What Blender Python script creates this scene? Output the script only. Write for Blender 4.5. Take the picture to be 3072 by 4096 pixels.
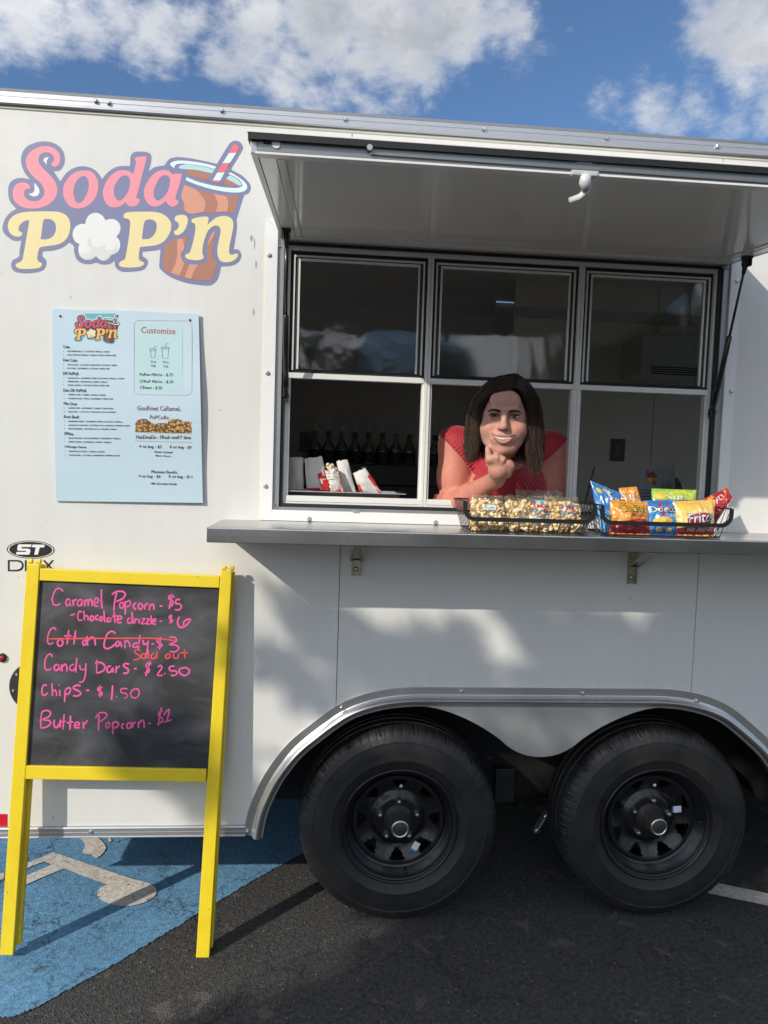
import bpy, bmesh, math, random
import numpy as np
from mathutils import Vector, Matrix, Quaternion, noise
from mathutils.geometry import tessellate_polygon

random.seed(7)
scene = bpy.context.scene
for o in list(bpy.data.objects):
    bpy.data.objects.remove(o)
C = scene.collection

# ------------------------------------------------------------------ camera
# world: x along the trailer side, y into the trailer (its side wall is y=0), z up, ground z=0
RIGHT = Vector((0.9965849798, -0.0761162506, 0.0320108472))
DOWN = Vector((0.0270203204, -0.0657139226, -0.9974725974))
FWD = Vector((0.0780274325, 0.9949311518, -0.0634328228))
EYE = Vector((0.0, -2.35, 1.621))
cam_data = bpy.data.cameras.new('camera')
cam = bpy.data.objects.new('camera', cam_data)
C.objects.link(cam)
m3 = Matrix((RIGHT, -DOWN, -FWD)).transposed()
cam.matrix_world = Matrix.Translation(EYE) @ m3.to_4x4()
cam_data.sensor_fit = 'HORIZONTAL'
cam_data.sensor_width = 36.0
cam_data.lens = 36.0 * 2800 / 3072
cam_data.clip_start = 0.05
cam_data.clip_end = 5000
scene.camera = cam
scene.render.resolution_x = 768
scene.render.resolution_y = 1024

# ------------------------------------------------------------------ light
SUN_DIR = Vector((0.312, 0.30, -0.246)).normalized()      # the way the sunlight travels
sl = bpy.data.lights.new('sun', 'SUN')
sl.energy = 2.05
sl.angle = math.radians(0.53)
sl.color = (1.0, 0.93, 0.82)
sun = bpy.data.objects.new('sun', sl)
C.objects.link(sun)
sun.rotation_mode = 'QUATERNION'
sun.rotation_quaternion = SUN_DIR.to_track_quat('-Z', 'Y')
sun.location = (-8, -9, 9)

world = bpy.data.worlds.new('World')
scene.world = world
world.use_nodes = True
wn, wl = world.node_tree.nodes, world.node_tree.links
wn.clear()
w_out = wn.new('ShaderNodeOutputWorld')
w_bg = wn.new('ShaderNodeBackground')
w_bg.inputs['Strength'].default_value = 0.15
sky = wn.new('ShaderNodeTexSky')
sky.sky_type = 'NISHITA'
sky.sun_disc = False
sky.sun_elevation = math.asin(-SUN_DIR.z)
sky.sun_rotation = math.atan2(-SUN_DIR.x, -SUN_DIR.y)
sky.air_density = 1.0
sky.dust_density = 0.4
sky.ozone_density = 2.5
wl.new(w_bg.outputs[0], w_out.inputs[0])

def wnode(t, **kw):
    n = wn.new(t)
    for k, v in kw.items():
        setattr(n, k, v)
    return n
def wmath(op, a, b=None, clamp=False):
    n = wnode('ShaderNodeMath', operation=op, use_clamp=clamp)
    for i, v in enumerate((a, b)):
        if v is None: continue
        if hasattr(v, 'is_output'): wl.new(v, n.inputs[i])
        else: n.inputs[i].default_value = v
    return n.outputs[0]

# clouds: broken cumulus. Noise in the direction of view, plus the big banks that stand in the sky
tc = wnode('ShaderNodeTexCoord')
dirv = tc.outputs['Generated']
def fbm(scale, detail, rough, dist=0.0, off=(0, 0, 0)):
    mp = wnode('ShaderNodeMapping'); mp.inputs['Location'].default_value = off
    mp.inputs['Scale'].default_value = (1.0, 1.0, 1.7)
    wl.new(dirv, mp.inputs[0])
    n = wnode('ShaderNodeTexNoise'); n.inputs['Scale'].default_value = scale
    n.inputs['Detail'].default_value = detail; n.inputs['Roughness'].default_value = rough
    n.inputs['Distortion'].default_value = dist
    wl.new(mp.outputs[0], n.inputs['Vector'])
    return n.outputs['Fac']
def ray_dir(px, py):
    v = RIGHT * ((px - 1536) / 2800) + DOWN * ((py - 2048) / 2800) + FWD
    return v.normalized()
BANKS = [(450, 20, .06, .46), (900, 200, .06, .42), (2050, 220, .05, .36), (1700, 200, .07, .46), (120, 20, .085, .50), (330, 60, .07, .45), (-150, 0, .10, .50),
         (760, 40, .06, .42), (1000, 90, .085, .50), (1300, 60, .09, .52), (1550, 130, .095, .52), (1850, 60, .095, .52), (2080, 90, .055, .42), (1180, 230, .06, .42),
         (1500, 260, .05, .38), (680, 300, .028, .30), (850, 280, .035, .34), (1250, 390, .045, .40), (1480, 420, .04, .36), (1380, 340, .05, .36), (1750, 250, .04, .25),
         (2950, 60, .075, .50), (3050, 180, .07, .50), (2800, 110, .035, .36), (2980, 330, .06, .46), (2800, 430, .05, .44), (2600, 450, .05, .50), (2420, 430, .045, .44),
         (2320, 420, .02, .26), (2560, 340, .035, .36), (2950, 480, .045, .40), (2280, 120, .014, .28), (3100, 420, .06, .44), (640, 120, .06, .46), (560, 200, .045, .40), (2150, 180, .05, .34), (1150, 320, .05, .40), (1650, 330, .045, .34), (2700, 500, .045, .44), (2480, 470, .035, .42), (2900, 540, .04, .40), (30, 110, .06, .42)]
acc = None
for px, py, r, a in BANKS:
    d = wnode('ShaderNodeVectorMath', operation='DISTANCE')
    wl.new(dirv, d.inputs[0]); d.inputs[1].default_value = ray_dir(px, py)
    q = wmath('DIVIDE', d.outputs['Value'], r)
    q = wmath('POWER', q, 2.0)
    g = wmath('MULTIPLY', wmath('EXPONENT', wmath('MULTIPLY', q, -1.0)), a)
    acc = g if acc is None else wmath('MAXIMUM', acc, g)
n1 = fbm(5.5, 12, .58, .15)
n2 = fbm(16, 10, .6, .25, (3, 1, 2))
n4 = fbm(46, 9, .62, .3, (2, 8, 4))
fb = wmath('ADD', wmath('ADD', wmath('MULTIPLY', n1, .50), wmath('MULTIPLY', n2, .46)), wmath('MULTIPLY', wmath('SUBTRACT', n4, .5), .26))
# elsewhere in the sky the same kind of broken cloud
n0 = fbm(2.6, 4, .5, .2, (1, 5, 2))
dd = wnode('ShaderNodeVectorMath', operation='DISTANCE'); wl.new(dirv, dd.inputs[0]); dd.inputs[1].default_value = ray_dir(1536, 200)
far_w = wnode('ShaderNodeMapRange'); far_w.inputs['From Min'].default_value = .55; far_w.inputs['From Max'].default_value = .9; wl.new(dd.outputs['Value'], far_w.inputs['Value'])
acc = wmath('MAXIMUM', acc, wmath('MULTIPLY', wmath('MULTIPLY', wmath('SUBTRACT', n0, .40), 3.2, True), far_w.outputs[0]))
dens = wmath('ADD', wmath('ADD', fb, acc), -0.725)
mask = wnode('ShaderNodeMapRange'); mask.interpolation_type = 'SMOOTHSTEP'
mask.inputs['From Min'].default_value = 0.0; mask.inputs['From Max'].default_value = 0.34
wl.new(dens, mask.inputs['Value'])
body = wnode('ShaderNodeMapRange'); body.interpolation_type = 'SMOOTHSTEP'
body.inputs['From Min'].default_value = 0.10; body.inputs['From Max'].default_value = 0.50
n3 = fbm(11, 9, .55, .1, (7, 2, 5))
wl.new(wmath('ADD', dens, wmath('MULTIPLY', wmath('SUBTRACT', n3, .5), .55)), body.inputs['Value'])
ccol = wnode('ShaderNodeMix', data_type='RGBA')
ccol.inputs[6].default_value = (2.95, 2.97, 3.0, 1)
ccol.inputs[7].default_value = (1.6, 1.69, 1.86, 1)
wl.new(body.outputs[0], ccol.inputs[0])
mixc = wnode('ShaderNodeMix', data_type='RGBA')
wl.new(wmath('MULTIPLY', mask.outputs[0], .93), mixc.inputs[0])
# deep clear blue between the clouds; clouds towards the sun are brighter (forward scattering)
deep = wnode('ShaderNodeMix', data_type='RGBA', blend_type='MULTIPLY'); deep.inputs[0].default_value = 1.0
deep.inputs[7].default_value = (.35, .415, .48, 1); wl.new(sky.outputs[0], deep.inputs[6])
ds = wnode('ShaderNodeVectorMath', operation='DOT_PRODUCT'); wl.new(dirv, ds.inputs[0]); ds.inputs[1].default_value = -SUN_DIR
fs = wnode('ShaderNodeMapRange'); fs.interpolation_type = 'SMOOTHSTEP'; fs.inputs['From Min'].default_value = -.35; fs.inputs['From Max'].default_value = 1.0
fs.inputs['To Min'].default_value = 1.0; fs.inputs['To Max'].default_value = 3.0; wl.new(ds.outputs['Value'], fs.inputs['Value'])
cs_ = wnode('ShaderNodeVectorMath', operation='SCALE'); wl.new(ccol.outputs[2], cs_.inputs[0]); wl.new(fs.outputs[0], cs_.inputs['Scale'])
wl.new(deep.outputs[2], mixc.inputs[6]); wl.new(cs_.outputs[0], mixc.inputs[7])
wl.new(mixc.outputs[2], w_bg.inputs['Color'])

vs = scene.view_settings
vs.view_transform = 'Standard'
vs.look = 'None'
vs.exposure = 0.90
vs.gamma = 1.0
vs.use_curve_mapping = False

# ------------------------------------------------------------------ measuring: survey points to world
def ray(px, py):
    return RIGHT * ((px - 1536) / 2800) + DOWN * ((py - 2048) / 2800) + FWD
def W(px, py, Y=0.0):
    r = ray(px, py); return EYE + r * ((Y - EYE.y) / r.y)
def G(px, py, z=0.0):
    r = ray(px, py); return EYE + r * ((z - EYE.z) / r.z)
def on_plane(px, py, p0, n):
    r = ray(px, py); return EYE + r * ((p0 - EYE).dot(n) / r.dot(n))

# ------------------------------------------------------------------ helpers
def tag(o, label=None, cat=None, group=None, kind=None):
    if label: o['label'] = label
    if cat: o['category'] = cat
    if group: o['group'] = group
    if kind: o['kind'] = kind
    return o
def empty(name, loc=(0, 0, 0)):
    o = bpy.data.objects.new(name, None); C.objects.link(o)
    o.location = loc; o.empty_display_size = .05
    return o
def world_loc(o):
    l = Vector(o.location)
    return l
def adopt(o, parent):
    if parent is not None:
        o.parent = parent
        off = Vector(parent.location)          # parts keep world coordinates
        o.matrix_parent_inverse = Matrix.Translation(-off)
    return o
def mesh_from(verts, faces, mats, midx=None, smooth=False, name='mesh'):
    me = bpy.data.meshes.new(name)
    me.from_pydata([tuple(v) for v in verts], [], [tuple(f) for f in faces])
    if not isinstance(mats, (list, tuple)): mats = [mats]
    for m in mats: me.materials.append(m)
    if midx is not None:
        me.polygons.foreach_set('material_index', midx)
    if smooth:
        me.polygons.foreach_set('use_smooth', [True] * len(me.polygons))
    me.update()
    return me
def link(name, me, parent=None):
    o = bpy.data.objects.new(name, me); C.objects.link(o)
    return adopt(o, parent)
def make(name, verts, faces, mats, parent=None, midx=None, smooth=False):
    return link(name, mesh_from(verts, faces, mats, midx, smooth, name), parent)
def bm_obj(name, bm, mats, parent=None, smooth=False):
    me = bpy.data.meshes.new(name); bm.to_mesh(me); bm.free()
    if not isinstance(mats, (list, tuple)): mats = [mats]
    for m in mats: me.materials.append(m)
    if smooth: me.polygons.foreach_set('use_smooth', [True] * len(me.polygons))
    return link(name, me, parent)
class MB:
    """collects simple shapes of one part"""
    def __init__(s): s.v = []; s.f = []; s.m = []
    def add(s, v, f, m=0):
        b = len(s.v); s.v += [Vector(p) for p in v]
        s.f += [tuple(i + b for i in q) for q in f]; s.m += [m] * len(f)
        return s
    def box(s, x0, x1, y0, y1, z0, z1, bev=0.0, m=0):
        if bev <= 0:
            v = [(x, y, z) for x in (x0, x1) for y in (y0, y1) for z in (z0, z1)]
            return s.add(v, [(0, 1, 3, 2), (4, 6, 7, 5), (0, 4, 5, 1), (2, 3, 7, 6), (0, 2, 6, 4), (1, 5, 7, 3)], m)
        bm = bmesh.new(); bmesh.ops.create_cube(bm, size=1)
        for q in bm.verts:
            q.co = Vector((x0 + (q.co.x + .5) * (x1 - x0), y0 + (q.co.y + .5) * (y1 - y0), z0 + (q.co.z + .5) * (z1 - z0)))
        bmesh.ops.bevel(bm, geom=bm.edges[:], offset=bev, segments=2, affect='EDGES', profile=.5)
        return s.bm(bm, m)
    def bm(s, bm, m=0):
        bm.verts.index_update()
        s.add([q.co.copy() for q in bm.verts], [[q.index for q in f.verts] for f in bm.faces], m); bm.free(); return s
    def hexa(s, p, bev=0.0, m=0):
        """8 corners: front quad 0-3, back quad 4-7"""
        f = [(3, 2, 1, 0), (4, 5, 6, 7), (0, 1, 5, 4), (1, 2, 6, 5), (2, 3, 7, 6), (3, 0, 4, 7)]
        if bev <= 0: return s.add(p, f, m)
        bm = bmesh.new(); vv = [bm.verts.new(q) for q in p]
        for q in f: bm.faces.new([vv[i] for i in q])
        bmesh.ops.recalc_face_normals(bm, faces=bm.faces[:])
        bmesh.ops.bevel(bm, geom=bm.edges[:], offset=bev, segments=2, affect='EDGES', profile=.5)
        return s.bm(bm, m)
    def tube(s, pts, r, seg=8, cap=True, m=0, flat=1.0, closed=False):
        pts = [Vector(p) for p in pts]; n = len(pts)
        rr = r if isinstance(r, (list, tuple)) else [r] * n
        base = len(s.v); up = None; vs_, fs_ = [], []
        for i, p in enumerate(pts):
            if closed: t = pts[(i + 1) % n] - pts[i - 1]
            else: t = pts[min(i + 1, n - 1)] - pts[max(i - 1, 0)]
            t.normalize()
            if up is None:
                up = Vector((0, 0, 1)) if abs(t.z) < .9 else Vector((0, 1, 0))
            a = t.cross(up); a.normalize(); b = a.cross(t); b.normalize(); up = b
            for k in range(seg):
                th = 2 * math.pi * k / seg
                vs_.append(p + (a * math.cos(th) + b * math.sin(th) * flat) * rr[i])
        for i in range(n if closed else n - 1):
            j = (i + 1) % n
            for k in range(seg):
                k2 = (k + 1) % seg
                fs_.append((i * seg + k, i * seg + k2, j * seg + k2, j * seg + k))
        if cap and not closed:
            fs_.append(tuple(range(seg - 1, -1, -1))); fs_.append(tuple((n - 1) * seg + k for k in range(seg)))
        return s.add(vs_, fs_, m)
    def lathe(s, prof, seg=32, org=(0, 0, 0), axis='z', m=0, close=False):
        """profile (r, h) turned round an axis"""
        o = Vector(org); vs_, fs_ = [], []
        for r, h in prof:
            for k in range(seg):
                a = 2 * math.pi * k / seg; c, q = r * math.cos(a), r * math.sin(a)
                if axis == 'z': vs_.append(o + Vector((c, q, h)))
                elif axis == 'y': vs_.append(o + Vector((c, h, q)))
                else: vs_.append(o + Vector((h, c, q)))
        n = len(prof)
        for i in range(n - 1):
            for k in range(seg):
                k2 = (k + 1) % seg
                q = (i * seg + k, i * seg + k2, (i + 1) * seg + k2, (i + 1) * seg + k)
                fs_.append(q if axis != 'y' else q[::-1])
        if prof[0][0] > 1e-5 and close: fs_.append(tuple(range(seg)))
        if prof[-1][0] > 1e-5 and close: fs_.append(tuple((n - 1) * seg + k for k in range(seg))[::-1])
        return s.add(vs_, fs_, m)
    def poly(s, loops, place, m=0, thick=None):
        """flat filled outline(s) (first the outside, then holes) placed with place(u, v) -> point; thick = vector"""
        flat = [Vector((p[0], p[1], 0)) for l in loops for p in l]
        tris = tessellate_polygon([[Vector((p[0], p[1], 0)) for p in l] for l in loops])
        vs_ = [place(p.x, p.y) for p in flat]
        if thick is None: return s.add(vs_, [tuple(t) for t in tris], m)
        n = len(vs_); th = Vector(thick)
        fs_ = [tuple(t) for t in tris] + [tuple(i + n for i in t[::-1]) for t in tris]
        b = 0
        for l in loops:
            k = len(l)
            for i in range(k):
                j = (i + 1) % k; fs_.append((b + i, b + j, n + b + j, n + b + i))
            b += k
        return s.add(vs_ + [q + th for q in vs_], fs_, m)
    def build(s, name, mats, parent=None, smooth=False, fix=True):
        if not isinstance(mats, (list, tuple)): mats = [mats]
        me = mesh_from(s.v, s.f, mats, s.m, smooth, name)
        if fix:
            bm = bmesh.new(); bm.from_mesh(me)
            bmesh.ops.recalc_face_normals(bm, faces=bm.faces[:]); bm.to_mesh(me); bm.free()
        return link(name, me, parent)
def spline(pts, closed=True, n=5):
    """smooth curve through points; a third value marks a sharp corner"""
    P = [Vector((p[0], p[1])) for p in pts]; K = [len(p) > 2 for p in pts]; N = len(P); out = []
    rng = range(N if closed else N - 1)
    for i in rng:
        a, b = P[i], P[(i + 1) % N]
        pa = P[i - 1] if (closed or i > 0) else a
        nb = P[(i + 2) % N] if (closed or i + 2 < N) else b
        ta = Vector((0, 0)) if K[i] else (b - pa) * .5
        tb = Vector((0, 0)) if K[(i + 1) % N] else (nb - a) * .5
        L = (b - a).length
        if ta.length > L: ta *= L / ta.length
        if tb.length > L: tb *= L / tb.length
        for k in range(n):
            t = k / n; t2, t3 = t * t, t * t * t
            q = a * (2 * t3 - 3 * t2 + 1) + ta * (t3 - 2 * t2 + t) + b * (-2 * t3 + 3 * t2) + tb * (t3 - t2)
            out.append((q.x, q.y))
    if not closed: out.append((P[-1].x, P[-1].y))
    return out
def shade_smooth(o, angle=40):
    me = o.data
    me.polygons.foreach_set('use_smooth', [True] * len(me.polygons))
    bm = bmesh.new(); bm.from_mesh(me); lim = math.radians(angle)
    for e in bm.edges:
        if len(e.link_faces) == 2: e.smooth = e.calc_face_angle(0) < lim
    bm.to_mesh(me); bm.free(); return o
_fonts = {}
def glyphs(s):
    """outline mesh of a line of text, scaled to a unit box"""
    if s in _fonts: return _fonts[s]
    cu = bpy.data.curves.new('t', 'FONT'); cu.body = s; cu.resolution_u = 2
    ob = bpy.data.objects.new('t', cu); C.objects.link(ob)
    me = ob.to_mesh()
    v = [(q.co.x, q.co.y) for q in me.vertices]; f = [tuple(p.vertices) for p in me.polygons]
    ob.to_mesh_clear(); bpy.data.objects.remove(ob); bpy.data.curves.remove(cu)
    x0, x1 = min(p[0] for p in v), max(p[0] for p in v); y0, y1 = min(p[1] for p in v), max(p[1] for p in v)
    v = [((p[0] - x0) / (x1 - x0), (p[1] - y0) / (y1 - y0)) for p in v]
    _fonts[s] = (v, f); return v, f

# ------------------------------------------------------------------ materials
MATS = {}
def nodes_of(m):
    m.use_nodes = True
    nt = m.node_tree; b = nt.nodes['Principled BSDF']
    return nt, nt.nodes, nt.links, b
def pmat(name, col, rough=.5, metal=0.0, var=.08, vscale=14, bump=0.0, bscale=120, coat=0.0, spec=.5,
         rvar=.06, stretch=None, emit=None, sheen=0.0, sub=0.0, alpha=None, trans=0.0):
    """plain procedural surface: colour with fine mottling, uneven gloss, small relief"""
    if name in MATS: return MATS[name]
    m = bpy.data.materials.new(name); MATS[name] = m
    nt, n, l, b = nodes_of(m)
    t = n.new('ShaderNodeTexCoord')
    mp = n.new('ShaderNodeMapping'); l.new(t.outputs['Object'], mp.inputs[0])
    if stretch: mp.inputs['Scale'].default_value = stretch
    nz = n.new('ShaderNodeTexNoise'); nz.inputs['Scale'].default_value = vscale; nz.inputs['Detail'].default_value = 5
    nz.inputs['Roughness'].default_value = .62
    l.new(mp.outputs[0], nz.inputs['Vector'])
    mx = n.new('ShaderNodeMix'); mx.data_type = 'RGBA'
    lo = tuple(max(0, c * (1 - var)) for c in col[:3]); hi = tuple(min(1, c * (1 + var)) for c in col[:3])
    mx.inputs[6].default_value = (*lo, 1); mx.inputs[7].default_value = (*hi, 1)
    l.new(nz.outputs['Fac'], mx.inputs[0]); l.new(mx.outputs[2], b.inputs['Base Color'])
    mr = n.new('ShaderNodeMapRange'); mr.inputs['To Min'].default_value = max(.02, rough - rvar); mr.inputs['To Max'].default_value = min(1, rough + rvar)
    l.new(nz.outputs['Fac'], mr.inputs['Value']); l.new(mr.outputs[0], b.inputs['Roughness'])
    b.inputs['Metallic'].default_value = metal
    b.inputs['Specular IOR Level'].default_value = spec
    b.inputs['Coat Weight'].default_value = coat
    b.inputs['Coat Roughness'].default_value = .08
    if sheen: b.inputs['Sheen Weight'].default_value = sheen
    if sub:
        b.inputs['Subsurface Weight'].default_value = sub; b.inputs['Subsurface Radius'].default_value = (.01, .004, .002)
    if bump:
        n2 = n.new('ShaderNodeTexNoise'); n2.inputs['Scale'].default_value = bscale; n2.inputs['Detail'].default_value = 4
        l.new(mp.outputs[0], n2.inputs['Vector'])
        bp = n.new('ShaderNodeBump'); bp.inputs['Strength'].default_value = bump; bp.inputs['Distance'].default_value = .004
        l.new(n2.outputs['Fac'], bp.inputs['Height']); l.new(bp.outputs[0], b.inputs['Normal'])
    return m
def film(name, tint, wave=0.05, wscale=9, refl=1.0, rough=.03, opac=0.0, body=(0.5, .5, .5)):
    """clear sheet: lets light straight through and mirrors by Fresnel"""
    if name in MATS: return MATS[name]
    m = bpy.data.materials.new(name); MATS[name] = m
    m.use_nodes = True; nt = m.node_tree; n, l = nt.nodes, nt.links
    n.remove(n['Principled BSDF']); out = n['Material Output']
    tr = n.new('ShaderNodeBsdfTransparent'); tr.inputs[0].default_value = (*tint, 1)
    gl = n.new('ShaderNodeBsdfGlossy'); gl.inputs['Roughness'].default_value = rough
    gl.inputs['Color'].default_value = (refl, refl, refl, 1)
    fr = n.new('ShaderNodeFresnel'); fr.inputs['IOR'].default_value = 1.55
    t = n.new('ShaderNodeTexCoord')
    nz = n.new('ShaderNodeTexNoise'); nz.inputs['Scale'].default_value = wscale; nz.inputs['Detail'].default_value = 3
    nz.inputs['Distortion'].default_value = .6
    l.new(t.outputs['Object'], nz.inputs['Vector'])
    bp = n.new('ShaderNodeBump'); bp.inputs['Strength'].default_value = 1.0; bp.inputs['Distance'].default_value = wave
    l.new(nz.outputs['Fac'], bp.inputs['Height'])
    l.new(bp.outputs[0], gl.inputs['Normal']); l.new(bp.outputs[0], fr.inputs['Normal'])
    ml = n.new('ShaderNodeMath'); ml.operation = 'MULTIPLY'; ml.use_clamp = True; ml.inputs[1].default_value = 1.7
    l.new(fr.outputs[0], ml.inputs[0])
    ms = n.new('ShaderNodeMixShader'); l.new(ml.outputs[0], ms.inputs[0])
    base = tr.outputs[0]
    if opac > 0:
        df = n.new('ShaderNodeBsdfDiffuse'); df.inputs[0].default_value = (*body, 1)
        m2 = n.new('ShaderNodeMixShader'); m2.inputs[0].default_value = opac
        l.new(tr.outputs[0], m2.inputs[1]); l.new(df.outputs[0], m2.inputs[2]); base = m2.outputs[0]
    l.new(base, ms.inputs[1]); l.new(gl.outputs[0], ms.inputs[2]); l.new(ms.outputs[0], out.inputs['Surface'])
    return m

# ================================================================== materials used by the big things
def wall_white():
    m = bpy.data.materials.new('white_painted_aluminium'); MATS['wall'] = m
    nt, n, l, b = nodes_of(m)
    t = n.new('ShaderNodeTexCoord')
    a = n.new('ShaderNodeTexNoise'); a.inputs['Scale'].default_value = 2.2; a.inputs['Detail'].default_value = 6
    mp = n.new('ShaderNodeMapping'); mp.inputs['Scale'].default_value = (7, 7, .8); l.new(t.outputs['Object'], mp.inputs[0])
    s = n.new('ShaderNodeTexNoise'); s.inputs['Scale'].default_value = 3.0; s.inputs['Detail'].default_value = 7; s.inputs['Roughness'].default_value = .7
    l.new(t.outputs['Object'], a.inputs['Vector']); l.new(mp.outputs[0], s.inputs['Vector'])
    ad = n.new('ShaderNodeMath'); ad.operation = 'MULTIPLY'; l.new(a.outputs['Fac'], ad.inputs[0]); l.new(s.outputs['Fac'], ad.inputs[1])
    r = n.new('ShaderNodeValToRGB'); r.color_ramp.elements[0].position = .10; r.color_ramp.elements[1].position = .38
    r.color_ramp.elements[0].color = (.66, .655, .62, 1); r.color_ramp.elements[1].color = (.715, .71, .685, 1)
    l.new(ad.outputs[0], r.inputs[0]); l.new(r.outputs[0], b.inputs['Base Color'])
    # fine specks of road dirt
    v = n.new('ShaderNodeTexVoronoi'); v.inputs['Scale'].default_value = 9; l.new(t.outputs['Object'], v.inputs['Vector'])
    g = n.new('ShaderNodeMath'); g.operation = 'LESS_THAN'; g.inputs[1].default_value = .018; l.new(v.outputs['Distance'], g.inputs[0])
    mx = n.new('ShaderNodeMix'); mx.data_type = 'RGBA'; l.new(g.outputs[0], mx.inputs[0]); l.new(r.outputs[0], mx.inputs[6])
    mx.inputs[7].default_value = (.42, .40, .35, 1); l.new(mx.outputs[2], b.inputs['Base Color'])
    b.inputs['Roughness'].default_value = .38
    n2 = n.new('ShaderNodeTexNoise'); n2.inputs['Scale'].default_value = 5; l.new(t.outputs['Object'], n2.inputs['Vector'])
    bp = n.new('ShaderNodeBump'); bp.inputs['Strength'].default_value = .28; bp.inputs['Distance'].default_value = .01
    l.new(n2.outputs['Fac'], bp.inputs['Height']); l.new(bp.outputs[0], b.inputs['Normal'])
    return m
M_wall = wall_white()
M_trimwhite = pmat('white_trim', (.80, .80, .78), .33, var=.04, bump=.03)
M_alu = pmat('mill_aluminium', (.47, .48, .495), .40, .72, var=.12, vscale=30, rvar=.1, stretch=(1, 6, 14))
M_alubright = pmat('bright_aluminium', (.66, .67, .68), .3, 1.0, var=.1, vscale=20, rvar=.12)
M_alugrey = pmat('grey_channel', (.28, .29, .29), .4, .7, var=.1, stretch=(1, 8, 8))
M_white_alu = pmat('white_coated_frame', (.74, .74, .71), .32, 0.0, var=.05, vscale=30)
M_black = pmat('black_rubber', (.013, .013, .014), .6, var=.2)
M_gasket = pmat('dark_gasket', (.035, .037, .04), .5, var=.2)
M_gloss_black = pmat('gloss_black', (.012, .012, .013), .22, coat=.4, var=.2)
M_liner = pmat('black_liner', (.010, .010, .011), .85, var=.3)
M_zinc = pmat('zinc_screw', (.6, .6, .6), .28, 1.0, var=.1)
M_yzinc = pmat('yellow_zinc', (.42, .39, .30), .4, 1.0, var=.25, vscale=40)
M_under = pmat('hatch_lining', (.84, .83, .79), .14, var=.04, vscale=3, coat=.25)
M_caulk = pmat('old_sealant', (.66, .63, .52), .7, var=.12, vscale=30)
def brushed(name, col, rough, scale=(2, 60, 160), metal=1.0, depth=.0006, tint=None):
    m = bpy.data.materials.new(name); MATS[name] = m
    nt, n, l, b = nodes_of(m)
    t = n.new('ShaderNodeTexCoord'); mp = n.new('ShaderNodeMapping'); mp.inputs['Scale'].default_value = scale
    l.new(t.outputs['Object'], mp.inputs[0])
    z = n.new('ShaderNodeTexNoise'); z.inputs['Scale'].default_value = 6; z.inputs['Detail'].default_value = 6; l.new(mp.outputs[0], z.inputs['Vector'])
    big = n.new('ShaderNodeTexNoise'); big.inputs['Scale'].default_value = 5; big.inputs['Detail'].default_value = 5; l.new(t.outputs['Object'], big.inputs['Vector'])
    mr = n.new('ShaderNodeMapRange'); mr.inputs['To Min'].default_value = rough - .1; mr.inputs['To Max'].default_value = rough + .16
    l.new(big.outputs['Fac'], mr.inputs['Value']); l.new(mr.outputs[0], b.inputs['Roughness'])
    mx = n.new('ShaderNodeMix'); mx.data_type = 'RGBA'; l.new(z.outputs['Fac'], mx.inputs[0])
    mx.inputs[6].default_value = (*[c * .82 for c in col], 1); mx.inputs[7].default_value = (*[min(1, c * 1.12) for c in col], 1)
    l.new(mx.outputs[2], b.inputs['Base Color']); b.inputs['Metallic'].default_value = metal
    bp = n.new('ShaderNodeBump'); bp.inputs['Strength'].default_value = .35; bp.inputs['Distance'].default_value = depth
    l.new(z.outputs['Fac'], bp.inputs['Height']); l.new(bp.outputs[0], b.inputs['Normal'])
    return m
M_steel = brushed('stainless_steel', (.50, .49, .47), .22, depth=.00012)
M_steelwall = brushed('stainless_wall', (.84, .78, .68), .36, (40, 40, 3), metal=.3)

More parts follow.
